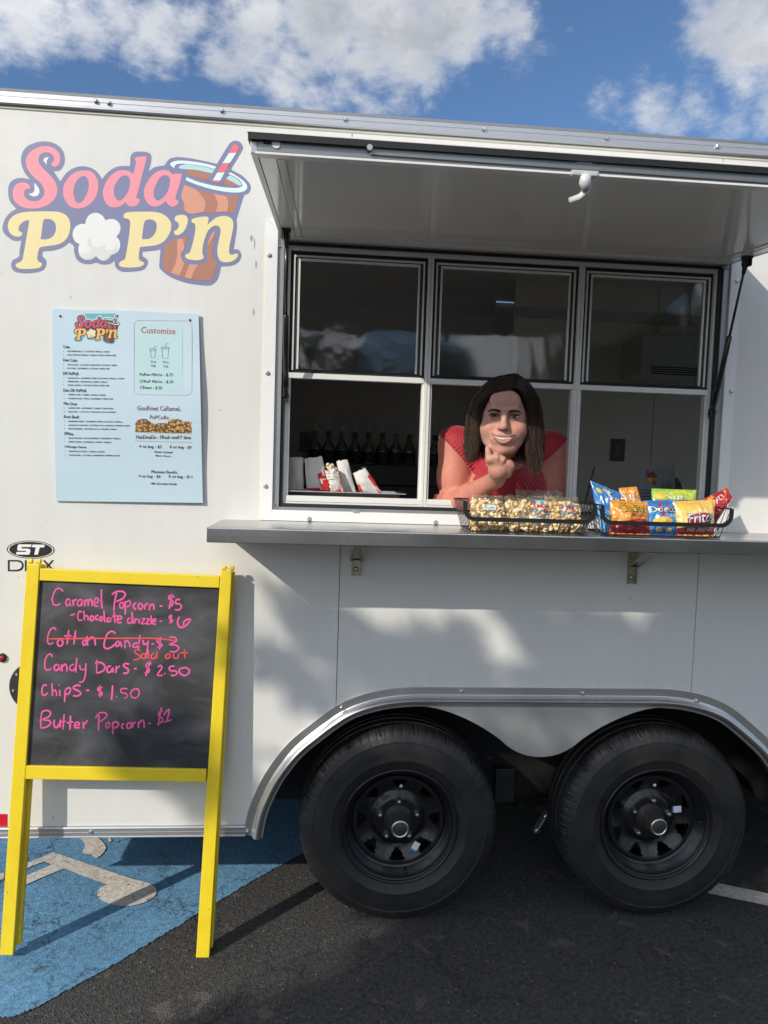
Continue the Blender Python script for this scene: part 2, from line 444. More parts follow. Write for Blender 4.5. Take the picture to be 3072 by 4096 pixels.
# ================================================================== ground
def asphalt_nodes(n, l, t):
    """returns colour and height sockets of old dark asphalt with cracks"""
    v = n.new('ShaderNodeTexVoronoi'); v.inputs['Scale'].default_value = 190; l.new(t, v.inputs['Vector'])
    z = n.new('ShaderNodeTexNoise'); z.inputs['Scale'].default_value = 70; z.inputs['Detail'].default_value = 6; l.new(t, z.inputs['Vector'])
    big = n.new('ShaderNodeTexNoise'); big.inputs['Scale'].default_value = 2.1; big.inputs['Detail'].default_value = 5; l.new(t, big.inputs['Vector'])
    cr = n.new('ShaderNodeValToRGB')
    e = cr.color_ramp.elements
    e[0].position = .3; e[0].color = (.024, .024, .025, 1); e[1].position = .72; e[1].color = (.080, .075, .069, 1)
    l.new(z.outputs['Fac'], cr.inputs[0])
    agg = n.new('ShaderNodeMix'); agg.data_type = 'RGBA'; agg.blend_type = 'MULTIPLY'; agg.inputs[0].default_value = .75
    vr = n.new('ShaderNodeValToRGB'); vr.color_ramp.elements[0].color = (.45, .45, .45, 1); vr.color_ramp.elements[1].color = (1.35, 1.33, 1.3, 1)
    l.new(v.outputs['Color'], vr.inputs[0]); l.new(cr.outputs[0], agg.inputs[6]); l.new(vr.outputs[0], agg.inputs[7])
    # worn brownish patches where the sealcoat has flaked off
    w = n.new('ShaderNodeTexNoise'); w.inputs['Scale'].default_value = 7.5; w.inputs['Detail'].default_value = 7; w.inputs['Roughness'].default_value = .6; w.inputs['Distortion'].default_value = .5
    l.new(t, w.inputs['Vector'])
    wr = n.new('ShaderNodeValToRGB'); wr.color_ramp.elements[0].position = .62; wr.color_ramp.elements[1].position = .645
    l.new(w.outputs['Fac'], wr.inputs[0])
    pm = n.new('ShaderNodeMix'); pm.data_type = 'RGBA'; l.new(wr.outputs[0], pm.inputs[0]); l.new(agg.outputs[2], pm.inputs[6])
    pm.inputs[7].default_value = (.092, .083, .074, 1)
    # crack net
    dn = n.new('ShaderNodeTexNoise'); dn.inputs['Scale'].default_value = 3.2; dn.inputs['Detail'].default_value = 9; dn.inputs['Roughness'].default_value = .68; l.new(t, dn.inputs['Vector'])
    mixv = n.new('ShaderNodeMix'); mixv.data_type = 'RGBA'; mixv.blend_type = 'LINEAR_LIGHT'; mixv.inputs[0].default_value = .26
    l.new(t, mixv.inputs[6]); l.new(dn.outputs['Color'], mixv.inputs[7])
    c1 = n.new('ShaderNodeTexVoronoi'); c1.feature = 'DISTANCE_TO_EDGE'; c1.inputs['Scale'].default_value = 3.4; l.new(mixv.outputs[2], c1.inputs['Vector'])
    gate = n.new('ShaderNodeTexNoise'); gate.inputs['Scale'].default_value = 2.6; gate.inputs['Detail'].default_value = 2; l.new(t, gate.inputs['Vector'])
    th = n.new('ShaderNodeMapRange'); th.inputs['From Min'].default_value = .36; th.inputs['From Max'].default_value = .60; th.inputs['To Min'].default_value = 0.0; th.inputs['To Max'].default_value = .008
    l.new(gate.outputs['Fac'], th.inputs['Value'])
    cd = n.new('ShaderNodeMath'); cd.operation = 'LESS_THAN'; l.new(c1.outputs['Distance'], cd.inputs[0]); l.new(th.outputs[0], cd.inputs[1])
    fin = n.new('ShaderNodeMix'); fin.data_type = 'RGBA'; l.new(cd.outputs[0], fin.inputs[0]); l.new(pm.outputs[2], fin.inputs[6]); fin.inputs[7].default_value = (.008, .008, .008, 1)
    hh = n.new('ShaderNodeMath'); hh.operation = 'MULTIPLY_ADD'; l.new(v.outputs['Distance'], hh.inputs[0]); hh.inputs[1].default_value = 1.2
    l.new(z.outputs['Fac'], hh.inputs[2])
    h2 = n.new('ShaderNodeMath'); h2.operation = 'MULTIPLY_ADD'; l.new(cd.outputs[0], h2.inputs[0]); h2.inputs[1].default_value = -2.2; l.new(hh.outputs[0], h2.inputs[2])
    return fin.outputs[2], h2.outputs[0], big.outputs['Fac'], cd.outputs[0], z.outputs['Fac']
def asphalt(name, paint=None, wear=.5, edge=.06, grime=.35):
    m = bpy.data.materials.new(name)
    nt, n, l, b = nodes_of(m)
    g = n.new('ShaderNodeNewGeometry')
    col, h, big, crack, fine = asphalt_nodes(n, l, g.outputs['Position'])
    b.inputs['Roughness'].default_value = .86
    if paint:
        w = n.new('ShaderNodeTexNoise'); w.inputs['Scale'].default_value = 26; w.inputs['Detail'].default_value = 8; w.inputs['Roughness'].default_value = .7
        l.new(g.outputs['Position'], w.inputs['Vector'])
        wr = n.new('ShaderNodeMapRange'); wr.inputs['From Min'].default_value = wear; wr.inputs['From Max'].default_value = wear + edge
        l.new(w.outputs['Fac'], wr.inputs['Value'])
        # the paint itself: mottled and grimy
        pc = n.new('ShaderNodeValToRGB'); pc.color_ramp.elements[0].position = .28; pc.color_ramp.elements[1].position = .68
        pc.color_ramp.elements[0].color = (*[c * (1 - grime) for c in paint], 1); pc.color_ramp.elements[1].color = (*[min(1, c * 1.15) for c in paint], 1)
        l.new(fine, pc.inputs[0])
        sh = n.new('ShaderNodeMix'); sh.data_type = 'RGBA'; l.new(big, sh.inputs[0]); l.new(pc.outputs[0], sh.inputs[6])
        sh.inputs[0].default_value = .0
        bl = n.new('ShaderNodeMix'); bl.data_type = 'RGBA'; bl.blend_type = 'MULTIPLY'; bl.inputs[0].default_value = .55
        br = n.new('ShaderNodeValToRGB'); br.color_ramp.elements[0].position = .3; br.color_ramp.elements[0].color = (.6, .6, .62, 1); br.color_ramp.elements[1].position = .7; br.color_ramp.elements[1].color = (1.1, 1.1, 1.1, 1)
        l.new(big, br.inputs[0]); l.new(pc.outputs[0], bl.inputs[6]); l.new(br.outputs[0], bl.inputs[7])
        mx = n.new('ShaderNodeMix'); mx.data_type = 'RGBA'; l.new(wr.outputs[0], mx.inputs[0]); l.new(bl.outputs[2], mx.inputs[6]); l.new(col, mx.inputs[7])
        ck = n.new('ShaderNodeMix'); ck.data_type = 'RGBA'; l.new(crack, ck.inputs[0]); l.new(mx.outputs[2], ck.inputs[6]); ck.inputs[7].default_value = (.03, .032, .035, 1)
        col = ck.outputs[2]
    l.new(col, b.inputs['Base Color'])
    bp = n.new('ShaderNodeBump'); bp.inputs['Strength'].default_value = .5 if paint else .8; bp.inputs['Distance'].default_value = .0025 if paint else .0035
    l.new(h, bp.inputs['Height']); l.new(bp.outputs[0], b.inputs['Normal'])
    return m
M_asph = asphalt('old_asphalt')
M_blue = asphalt('blue_road_paint', (.125, .295, .465), .68, .06, .38)
M_wpaint = asphalt('white_road_paint', (.66, .61, .54), .62, .05, .3)

ground = make('ground', [(-300, -300, 0), (300, -300, 0), (300, 300, 0), (-300, 300, 0)], [(0, 1, 2, 3)], M_asph)
tag(ground, kind='structure')
# blue accessible bay, edge surveyed on the ground
edge = [(-40, 4080), (60, 4068), (140, 4035), (300, 3948), (460, 3858), (620, 3762), (740, 3690), (850, 3622), (1000, 3532), (1090, 3482), (1240, 3400)]
rng = random.Random(3)
bp_ = []
for i, (a, b_) in enumerate(zip(edge[:-1], edge[1:])):
    A, B = G(*a), G(*b_)
    for k in range(14):
        q = A.lerp(B, k / 14); n_ = Vector((B.y - A.y, A.x - B.x, 0)).normalized()
        bp_.append(q + n_ * rng.uniform(-.004, .004))
far = G(1240, 3400); d_ = (far - G(620, 3762)).normalized()
loop = [(p.x, p.y) for p in bp_] + [((far + d_ * 1.2).x, (far + d_ * 1.2).y), (-.4, 2.4), (-4.2, 2.4), (-4.2, -.75), (-1.25, -.52)]
mb = MB(); mb.poly([loop], lambda u, v: Vector((u, v, .004))); o = mb.build('blue_bay_paint', M_blue, ground)
# wheelchair sign in worn white paint
def gcrop(pts):                                   # survey sheet of the bay: 1.508 units per point, origin (0, 3000)
    return [(*G(p[0] / 1.508, 3000 + p[1] / 1.508).xy, *p[2:]) for p in pts]
ISA = [[(105, 722), (215, 672), (322, 628, 1), (560, 708), (800, 790), (900, 815), (942, 850), (930, 895), (860, 935), (765, 953), (660, 940), (598, 905), (585, 870), (610, 840), (652, 824, 1), (520, 778), (388, 726, 1), (250, 782), (108, 848, 1)]]
ISA_hole = [(112, 792, 1), (200, 750), (312, 704, 1), (272, 682, 1), (190, 712), (112, 748, 1)]
mb = MB()
mb.poly([spline(gcrop(ISA[0]), n=4), spline(gcrop(ISA_hole), n=2)], lambda u, v: Vector((u, v, .008)))
for sh in ([(380, 470, 1), (530, 478, 1), (580, 525), (640, 600), (585, 662), (548, 640), (498, 632), (512, 590), (500, 560), (450, 524), (400, 505)],
           [(-60, 760, 1), (24, 752, 1), (20, 790), (-60, 830, 1)], [(-60, 525, 1), (30, 522, 1), (34, 535), (0, 545), (-60, 548, 1)],
           [(650, 540), (668, 545), (672, 560), (655, 562)]):
    mb.poly([spline(gcrop(sh), n=3)], lambda u, v: Vector((u, v, .008)))
mb.build('wheelchair_sign_paint', M_wpaint, ground)
# white bay line on the other side
a, b_, c_, d2 = G(2878, 3585), G(2918, 3546), G(3072, 3578), G(3072, 3635)
u = (c_ - b_).normalized(); wv = (a - b_); wv = wv - u * wv.dot(u)
mb = MB(); lp = []
for k in range(41): lp.append((b_ - u * .5 + u * 5 * k / 40 + wv * rng.uniform(-.03, .03)).xy)
for k in range(40, -1, -1): lp.append((b_ - u * .5 + u * 5 * k / 40 + wv * rng.uniform(.97, 1.03)).xy)
mb.poly([lp], lambda x, y: Vector((x, y, .004))); mb.build('bay_line_paint', M_wpaint, ground)
# loose grit lying on the asphalt
mb = MB()
for k in range(340):
    x, y = rng.uniform(-1.1, 1.9), rng.uniform(-.55, .35); r = rng.uniform(.0012, .0035)
    bm = bmesh.new(); bmesh.ops.create_icosphere(bm, subdivisions=1, radius=r)
    for q in bm.verts: q.co = Vector((q.co.x * rng.uniform(.8, 1.4) + x, q.co.y * rng.uniform(.8, 1.4) + y, q.co.z * .7 + r * .5 + .008))
    mb.bm(bm)
o = mb.build('grit', pmat('grit_stone', (.16, .145, .13), .9, var=.4, vscale=300)); tag(o, 'small loose grit scattered over the asphalt', 'grit', kind='stuff')

# ================================================================== trailer
XL, XR = -1.27, 3.35          # rear and front ends
ZB, ZT = .349, 2.764          # skirt and roof edge
DEPTH = 2.30
OX0, OX1, OZ0, OZ1 = -.190, 1.349, 1.469, 2.378       # hatch opening
TR = empty('concession_trailer', (0.75, 1.15, 0))
tag(TR, 'white concession trailer with open serving hatch, twin wheels and soda and popcorn logo', 'trailer')
# --- wheel arch outline on the wall (x, z), left half surveyed and mirrored
XC = .748
arch_px = [(974.6, 3333), (986.5, 3270), (1006, 3204), (1046, 3118), (1083, 3058), (1152, 2972), (1238.5, 2899), (1344.6, 2822.7), (1424, 2786), (1523.7, 2759.7), (1623, 2748), (1700, 2746.5)]
A0 = [(W(*p).x, W(*p).z) for p in arch_px]
A0[0] = (A0[0][0], ZB + .004)
arch = A0 + [(2 * XC - x, z) for x, z in A0[::-1]]
arch = [(p[0], p[1]) for p in spline([(x, z) for x, z in arch], closed=False, n=4)]
def arch_between(x0, x1):
    return [p for p in arch if x0 < p[0] < x1]
def arch_z(x):
    for (a, za), (b, zb) in zip(arch[:-1], arch[1:]):
        if a <= x <= b: return za + (zb - za) * (x - a) / max(1e-9, b - a)
    return ZB
def inset(p, s):                  # arch edge pulled up under the fender flange
    return (p[0] + (XC - p[0]) * .012 * s, p[1] - .012 * s)
zt = 2.735; g2 = .0012
panels = []
ab = [inset(p, 1) for p in arch_between(-.3, .041)]
panels.append([[(XL, ZB + .02), (arch[0][0] + .01, ZB + .02)] + ab[3:] + [(.041 - g2, arch_z(.041) - .012), (.041 - g2, OZ0), (OX0, OZ0), (OX0, OZ1), (.041 - g2, OZ1), (.041 - g2, zt), (XL, zt)]])
ac = [inset(p, 1) for p in arch_between(.041, 1.299)]
panels.append([[(.041 + g2, arch_z(.041) - .012)] + ac + [(1.299 - g2, arch_z(1.299) - .012), (1.299 - g2, OZ0), (.041 + g2, OZ0)],
               [(.041 + g2, OZ1), (1.299 - g2, OZ1), (1.299 - g2, zt), (.041 + g2, zt)]])
ad = [inset(p, 1) for p in arch_between(1.299, 1.9)]
panels.append([[(1.299 + g2, arch_z(1.299) - .012)] + ad[:-3] + [(arch[-1][0] - .01, ZB + .02), (2.557 - g2, ZB + .02), (2.557 - g2, zt), (1.299 + g2, zt), (1.299 + g2, OZ1), (OX1, OZ1), (OX1, OZ0), (1.299 + g2, OZ0)]])
panels.append([[(2.557 + g2, ZB + .02), (XR, ZB + .02), (XR, zt), (2.557 + g2, zt)]])
for pl in panels:
    mb = MB()
    if len(pl) == 2: MB().poly([pl.pop()], lambda u, v: Vector((u, 0, v)), thick=(0, .004, 0)).build('wall_panel', M_wall, TR)
    for lp in pl: mb.poly([lp], lambda u, v: Vector((u, 0, v)), thick=(0, .004, 0))
    mb.build('wall_panel', M_wall, TR)
# end walls, far wall, roof, floor
mb = MB().box(XL, XL + .02, .02, DEPTH, ZB + .02, ZT - .03); mb.build('rear_wall', M_wall, TR)
# end wall; unseen open doorway and door added to let daylight in
mb = MB(); mb.box(XR - .02, XR, .02, .25, ZB + .02, ZT - .03); mb.box(XR - .02, XR, 1.25, DEPTH, ZB + .02, ZT - .03); mb.box(XR - .02, XR, .25, 1.25, 2.47, ZT - .03); mb.build('front_wall', M_wall, TR)
MB().box(XR + .003, XR + .95, 1.26, 1.29, .47, 2.46, .004).build('added_door', M_wall, TR)
mb = MB().box(XL + .02, XR - .02, DEPTH - .02, DEPTH, ZB + .02, ZT - .03); mb.build('far_wall', M_wall, TR)
mb = MB().box(XL + .01, XR - .01, .03, DEPTH - .03, ZT - .028, ZT - .008); mb.build('roof', M_trimwhite, TR)
# --- studs behind the skin close the wall
M_dark = pmat('dark_backing', (.03, .03, .03), .8)
mb = MB()
mb.box(XL + .03, OX0 - .0, .006, .05, 1.10, 2.72); mb.box(OX1, XR - .03, .006, .05, 1.10, 2.72)
mb.box(OX0, OX1, .006, .05, 2.378 + .0, 2.72); mb.box(OX0, OX1, .006, .05, 1.10, 1.469)
mb.box(XL + .03, -.27, .006, .05, ZB + .03, 1.10); mb.box(1.77, XR - .03, .006, .05, ZB + .03, 1.10)
mb.build('wall_core', M_dark, TR)
# --- roof rail: stepped aluminium extrusion with grooves and screws
prof = [(-.001, 2.711), (-.010, 2.711), (-.013, 2.715), (-.013, 2.719), (-.010, 2.7215), (-.010, 2.7345), (-.0085, 2.7355), (-.010, 2.7365), (-.010, 2.7495), (-.0085, 2.7505), (-.0105, 2.7515), (-.012, 2.757), (-.006, 2.7615), (.004, 2.7645), (.04, 2.766), (.04, 2.740)]
def extrude_x(prof, x0, x1):
    n = len(prof); v = [(x0, y, z) for y, z in prof] + [(x1, y, z) for y, z in prof]
    f = [(i, (i + 1) % n, n + (i + 1) % n, n + i) for i in range(n)] + [tuple(range(n)), tuple(range(2 * n - 1, n - 1, -1))]
    return v, f
mb = MB(); mb.add(*extrude_x(prof, XL - .01, XR + .01)); rail = mb.build('roof_rail', M_alu, TR)
mb = MB(); mb.add(*extrude_x([(-.0005, 2.700), (-.0035, 2.703), (-.0035, 2.709), (-.0005, 2.711)], XL, XR)); mb.build('roof_sealant', M_caulk, TR)
# screw head shared by all
def screw_mesh(r, h, mat, hexa=False):
    mb = MB()
    if hexa:
        mb.lathe([(r * 1.25, 0), (r * 1.25, -h * .25)], 20, axis='y'); mb.lathe([(r * 1.25, -h * .25), (r, -h * .25), (r, -h), (r * .8, -h * 1.1), (0.0001, -h * 1.1)], 6, axis='y')
    else:
        mb.lathe([(r, 0), (r * .95, -h * .5), (r * .7, -h * .9), (r * .38, -h), (r * .34, -h * .7), (.0001, -h * .6)], 16, axis='y')
    return mesh_from(mb.v, mb.f, mat, None, False, 'screw')
ME_hex = screw_mesh(.0062, .008, M_zinc, True)
ME_pan = screw_mesh(.0075, .005, M_zinc)
ME_pan_small = screw_mesh(.005, .0035, M_zinc)
def screw(px, py, Y, me, parent, name='screw'):
    p = W(px, py, Y); o = bpy.data.objects.new(name, me); C.objects.link(o); o.location = p
    o.rotation_euler = (0, rng.uniform(0, 6), 0)
    adopt(o, parent); return o
for px, py in ((383, 405), (435, 412), (887, 443), (1381, 477), (1935, 517), (2425, 552), (2869, 586)):
    screw(px, py, -.010, ME_hex, rail)
# --- skirt rail
prof = [(-.0008, ZB - .001), (-.009, ZB), (-.011, ZB + .003), (-.008, ZB + .006), (-.008, ZB + .018), (-.007, ZB + .019), (-.008, ZB + .02), (-.008, ZB + .031), (-.011, ZB + .033), (-.009, ZB + .037), (-.0008, ZB + .038)]
for x0, x1 in ((XL, arch[0][0] + .006), (arch[-1][0] - .006, XR)):
    mb = MB(); mb.add(*extrude_x(prof, x0, x1)); sk = mb.build('skirt_rail', M_alu, TR)
    if x0 < 0: screw(364, 3328, -.008, ME_pan, sk)
# --- red reflective tape, marker light, round black plate, worn corner
mb = MB()
p0, p1 = W(0, 3256), W(0, 3304)
mb.box(XL + .002, W(30, 3260).x, -.0012, -.0002, p1.z - .001, p0.z); mb.build('reflective_tape', pmat('red_tape', (.55, .01, .02), .35, var=.25, vscale=400), TR)
c = W(10, 2630); mb = MB(); mb.lathe([(.0145, 0), (.0145, -.006), (.011, -.009), (.0095, -.007)], 28, (c.x, 0, c.z), 'y')
ml_ = mb.build('marker_light', M_black, TR, True)
mb = MB(); mb.lathe([(.0098, -.006), (.0075, -.0115), (.004, -.0135), (.0001, -.0142)], 14, (c.x, 0, c.z), 'y'); mb.build('lens', pmat('red_lens', (.5, .012, .02), .12, coat=1, var=.5, vscale=160), ml_, False)
c = W(145, 2745); mb = MB(); R_ = .085
mb.lathe([(R_, 0), (R_, -.003), (R_ - .003, -.005), (R_ * .6, -.0055), (R_ * .58, -.012), (.0001, -.012)], 48, (c.x, 0, c.z), 'y')
pl_ = mb.build('round_vent_plate', pmat('black_plastic', (.03, .03, .032), .42, var=.15), TR)
for a in range(8):
    th = a * math.pi / 4 + .2; o = bpy.data.objects.new('screw', ME_pan_small); C.objects.link(o)
    o.location = (c.x + .072 * math.cos(th), -.005, c.z + .072 * math.sin(th)); adopt(o, pl_)
# --- hatch opening trim: mitred white flange
tx0, tx1, tz0, tz1 = -.228, 1.387, 1.434, 2.414
quad = [((tx0, tz0), (tx1, tz0), (OX1, OZ0), (OX0, OZ0)), ((tx1, tz0), (tx1, tz1), (OX1, OZ1), (OX1, OZ0)),
        ((tx1, tz1), (tx0, tz1), (OX0, OZ1), (OX1, OZ1)), ((tx0, tz1), (tx0, tz0), (OX0, OZ0), (OX0, OZ1))]
trims = []
for q in quad:
    cx = sum(p[0] for p in q) / 4; cz = sum(p[1] for p in q) / 4
    mb = MB(); mb.poly([[(cx + (p[0] - cx) * .9994, cz + (p[1] - cz) * .9994) for p in q]], lambda u, v: Vector((u, -.0045, v)), thick=(0, .0042, 0))
    trims.append(mb.build('hatch_trim', M_trimwhite, TR))
for k, (px, py) in enumerate(((1077, 1020), (1070, 1492), (1062, 1945))): screw(px, py, -.005, ME_pan, trims[3])
for px, py in ((1236, 2076), (1742, 2090)): screw(px, py, -.005, ME_pan, trims[0])
for px, py in ((2949, 1124), (2925, 1566)): screw(px, py, -.005, ME_pan, trims[1])
# smears of sealant beside the flange
for x0, x1, z0, z1 in ((tx0 - .022, tx0 - .0005, 1.44, 2.36), (tx1 + .0005, tx1 + .012, 1.44, 2.36)):
    N = 60; L1, L2 = [], []
    for k in range(N + 1):
        z = z0 + (z1 - z0) * k / N; w = .3 + .7 * noise.noise((x0 * 9, z * 9, 3)) ** 2 * 3 + .25 * noise.noise((x0, z * 40, 1))
        L1.append(((x0 if x0 < 0 else x1), z)); 
        if x0 < 0: L1[-1] = (x1 - (x1 - x0) * max(.12, min(1, w)), z); L2.append((x1, z))
        else: L1[-1] = (x0 + (x1 - x0) * max(.12, min(1, w)), z); L2.append((x0, z))
    mb = MB(); mb.poly([L1 + L2[::-1]], lambda u, v: Vector((u, -.0006, v)))
    mb.build('sealant_smear', pmat('smeared_sealant', (.71, .69, .60), .55, var=.1, vscale=60), TR)
# --- jamb, black seal
def ring(mb, x0, x1, z0, z1, w, y0, y1, m=0, wt=None, wb=None):
    wt = w if wt is None else wt; wb = w if wb is None else wb
    mb.poly([[(x0, z0), (x1, z0), (x1, z1), (x0, z1)], [(x0 + w, z0 + wb), (x0 + w, z1 - wt), (x1 - w, z1 - wt), (x1 - w, z0 + wb)]], lambda u, v: Vector((u, y0, v)), m, thick=(0, y1 - y0, 0))
mb = MB(); ring(mb, OX0, OX1, OZ0, OZ1, .021, .004, .05, 0, .030, .010); mb.build('hatch_jamb', pmat('grey_jamb', (.33, .34, .34), .42, .6, var=.1), TR)
mb = MB(); ring(mb, OX0 + .021, OX1 - .021, OZ0 + .010, OZ1 - .030, .011, .012, .05, 0, .008, .012); mb.build('hatch_seal', M_black, TR)
# --- three serving windows
WX = [-.158, .3185, .838, 1.317]; WZ0, WZ1, ZM = 1.491, 2.340, 1.918
M_pane = film('window_pane', (.82, .83, .80), wave=.006, wscale=2.2, rough=.06)
for k in range(3):
    x0, x1 = WX[k] + .0006, WX[k + 1] - .0006; Y0 = .022
    mb = MB(); ring(mb, x0, x1, WZ0, WZ1, .009, Y0, Y0 + .034, 0, .013, .006)
    mb.box(x0 + .009, x0 + .0165, Y0 + .006, Y0 + .03, WZ0 + .006, ZM); mb.box(x1 - .0165, x1 - .009, Y0 + .006, Y0 + .03, WZ0 + .006, ZM)
    win = mb.build('serving_window', M_white_alu, TR)
    mb = MB().box(x0 + .0095, x1 - .0095, Y0 + .002, Y0 + .03, WZ0 + .007, WZ0 + .026, .0012); mb.build('sill_rail', M_white_alu, win)
    mb = MB().box(x0 + .0095, x1 - .0095, Y0 + .001, Y0 + .026, ZM - .009, ZM + .009, .0012); mb.build('meeting_rail', M_white_alu, win)
    mb = MB(); ring(mb, x0 + .009, x1 - .009, ZM + .009, WZ1 - .013, .0105, Y0 + .014, Y0 + .03, 0, .017, .011); mb.build('track_seal', M_black, win)
    mb = MB(); ring(mb, x0 + .0185, x1 - .0185, ZM + .019, WZ1 - .026, .0055, Y0 + .010, Y0 + .028, 0, .006, .0); mb.build('screen_frame', M_white_alu, win)
    mb = MB(); ring(mb, x0 + .024, x1 - .024, ZM + .019, WZ1 - .031, .0105, Y0 + .015, Y0 + .028, 0, .005, .004); mb.build('sash_seal', M_gasket, win)
    mb = MB(); ring(mb, x0 + .0345, x1 - .0345, ZM + .023, WZ1 - .036, .006, Y0 + .012, Y0 + .027, 0, .008, .0); mb.build('sash_frame', M_white_alu, win)
    # thin clear sheet, a little buckled
    N = 24; xa, xb, za, zb = x0 + .040, x1 - .040, ZM + .022, WZ1 - .0435; v = []; f = []
    for i in range(N + 1):
        for j in range(N + 1):
            u_, w_ = i / N, j / N; e = math.sin(math.pi * u_) * math.sin(math.pi * w_)
            v.append((xa + (xb - xa) * u_, Y0 + .018 + .003 * e * (noise.noise((u_ * 2.2 + k * 7, w_ * 2.6, k)) + .35), za + (zb - za) * w_))
    for i in range(N):
        for j in range(N): a = i * (N + 1) + j; f.append((a, a + N + 1, a + N + 2, a + 1))
    make('pane', v, f, M_pane, win, smooth=True)
# latch tab under the middle of the sill flange
p = W(1425, 2046); mb = MB().box(p.x - .011, p.x + .011, -.007, -.0045, OZ0 - .003, OZ0 + .007, .001); mb.build('latch_keeper', M_alu, TR)
for px, py in ((1103, 2030), (1105, 972), (2902, 1060)):
    p = W(px, py, .002); mb = MB(); mb.poly([[(p.x - .011, p.z - .012), (p.x + .016, p.z - .012), (p.x + .009, p.z - .004), (p.x - .004, p.z + .004), (p.x - .004, p.z + .014), (p.x - .011, p.z + .014)]], lambda u, v: Vector((u, -.001, v)), thick=(0, .004, 0)); mb.build('corner_plate', M_alugrey, TR)

# --- hatch lid, propped open
HZ, HL = 2.392, .873
hd = Vector((0, -1, -.112)).normalized(); hn = Vector((1, 0, 0)).cross(hd); hn = -hn if hn.z < 0 else hn
def HP(x, s, t): return Vector((x, 0, HZ)) + hd * s + hn * t
def hbox(mb, x0, x1, s0, s1, t0, t1, bev=0.0, m=0):
    mb.hexa([HP(x0, s0, t0), HP(x1, s0, t0), HP(x1, s0, t1), HP(x0, s0, t1), HP(x0, s1, t0), HP(x1, s1, t0), HP(x1, s1, t1), HP(x0, s1, t1)], bev, m); return mb
hx0, hx1 = -.187, 1.352
mb = MB(); hbox(mb, hx0, hx1, .0, HL, -.004, .0, .001); lid = mb.build('hatch_lid', M_trimwhite, TR)
mb = MB(); hbox(mb, hx0 + .004, hx1 - .004, HL - .010, HL - .001, -.016, -.0045); hbox(mb, hx0 + .001, hx0 + .010, .03, HL - .010, -.016, -.0045); hbox(mb, hx1 - .010, hx1 - .001, .03, HL - .010, -.016, -.0045); mb.build('edge_seal', M_black, lid)
mb = MB(); hbox(mb, hx0 + .020, hx1 - .020, HL - .034, HL - .012, -.036, -.0045, .001); front = mb.build('front_channel', M_alugrey, lid)
mb = MB(); hbox(mb, hx0 + .016, hx1 - .016, HL - .036, HL - .0095, -.0415, -.0365, .001); mb.build('front_strip', M_trimwhite, lid)
for sx in (0, 1):
    a, b_ = (hx0 + .006, hx0 + .0195) if sx == 0 else (hx1 - .0195, hx1 - .006)
    mb = MB(); hbox(mb, a, b_, .01, HL - .012, -.040, -.0165, .001); mb.build('side_channel', M_alu, lid)
    a, b_ = (hx0 + .0205, hx0 + .056) if sx == 0 else (hx1 - .056, hx1 - .0205)
    mb = MB(); hbox(mb, a, b_, .012, HL - .037, -.0395, -.028, .0008); mb.build('lining_edge', M_under, lid)
    a, b_ = (hx0 + .0575, hx0 + .075) if sx == 0 else (hx1 - .075, hx1 - .0575)
    mb = MB(); hbox(mb, a, b_, .035, HL - .05, -.0385, -.026, .0008); mb.build('lining_edge', M_under, lid)
mb = MB(); hbox(mb, hx0 + .0205, hx1 - .0205, .036, HL - .037, -.035, -.010); mb.build('lining_panel', M_under, lid)
mb = MB(); hbox(mb, hx0 + .01, hx1 - .01, -.002, .034, -.040, -.005, .002); mb.build('hinge_rail', M_under, lid)
mb = MB(); mb.add(*extrude_x([(-.012, 2.396), (-.013, 2.402), (-.006, 2.412), (-.0048, 2.414), (-.0048, 2.380), (-.006, 2.384)], hx0, hx1)); mb.build('hinge_strip', M_trimwhite, TR)
# latch parts on the front channel
def fp(px, py):                       # point on the front channel's face
    n = hd; p0 = HP(0, HL - .012, 0); return on_plane(px, py, p0, n)
mb = MB(); c = fp(1069, 574); mb.tube([c + Vector((-.008, 0, 0)) + hd * .001, c + Vector((.008, 0, 0)) + hd * .001], .0065, 10, flat=.15); mb.build('slot', M_black, lid)
mb = MB(); c = fp(1105, 576); mb.tube([c - hd * .002, c + hd * .003], .009, 16); mb.build('bumper', M_trimwhite, lid, False)
mb = MB(); c = fp(1480, 600); c2 = HP(hx1 - .03, HL - .012, -.024); hz = hn * .010
mb.hexa([c + hz, c2 + hz, c2 - hz, c - hz, c + hz + hd * .004, c2 + hz + hd * .004, c2 - hz + hd * .004, c - hz + hd * .004], .0008); mb.build('lock_bar', M_alugrey, lid)
mb = MB(); c = fp(1478, 596); mb.tube([c + hd * .004, c + hd * .012], .006, 10); mb.build('bolt', M_zinc, lid)
mb = MB(); c = fp(2337, 644); x_ = Vector((.017, 0, 0)); hz = hn * .0075
mb.hexa([c - x_ + hz, c + x_ + hz, c + x_ - hz, c - x_ - hz, c - x_ + hz + hd * .006, c + x_ + hz + hd * .006, c + x_ - hz + hd * .006, c - x_ - hz + hd * .006], .001); kp = mb.build('lock_plate', M_alu, lid)
mb = MB()
for q in (-.011, 0, .011): mb.tube([c + Vector((q, 0, 0)) + hd * .006, c + Vector((q, 0, 0)) + hd * .009], .0036, 10)
mb.build('screw', M_black, kp)
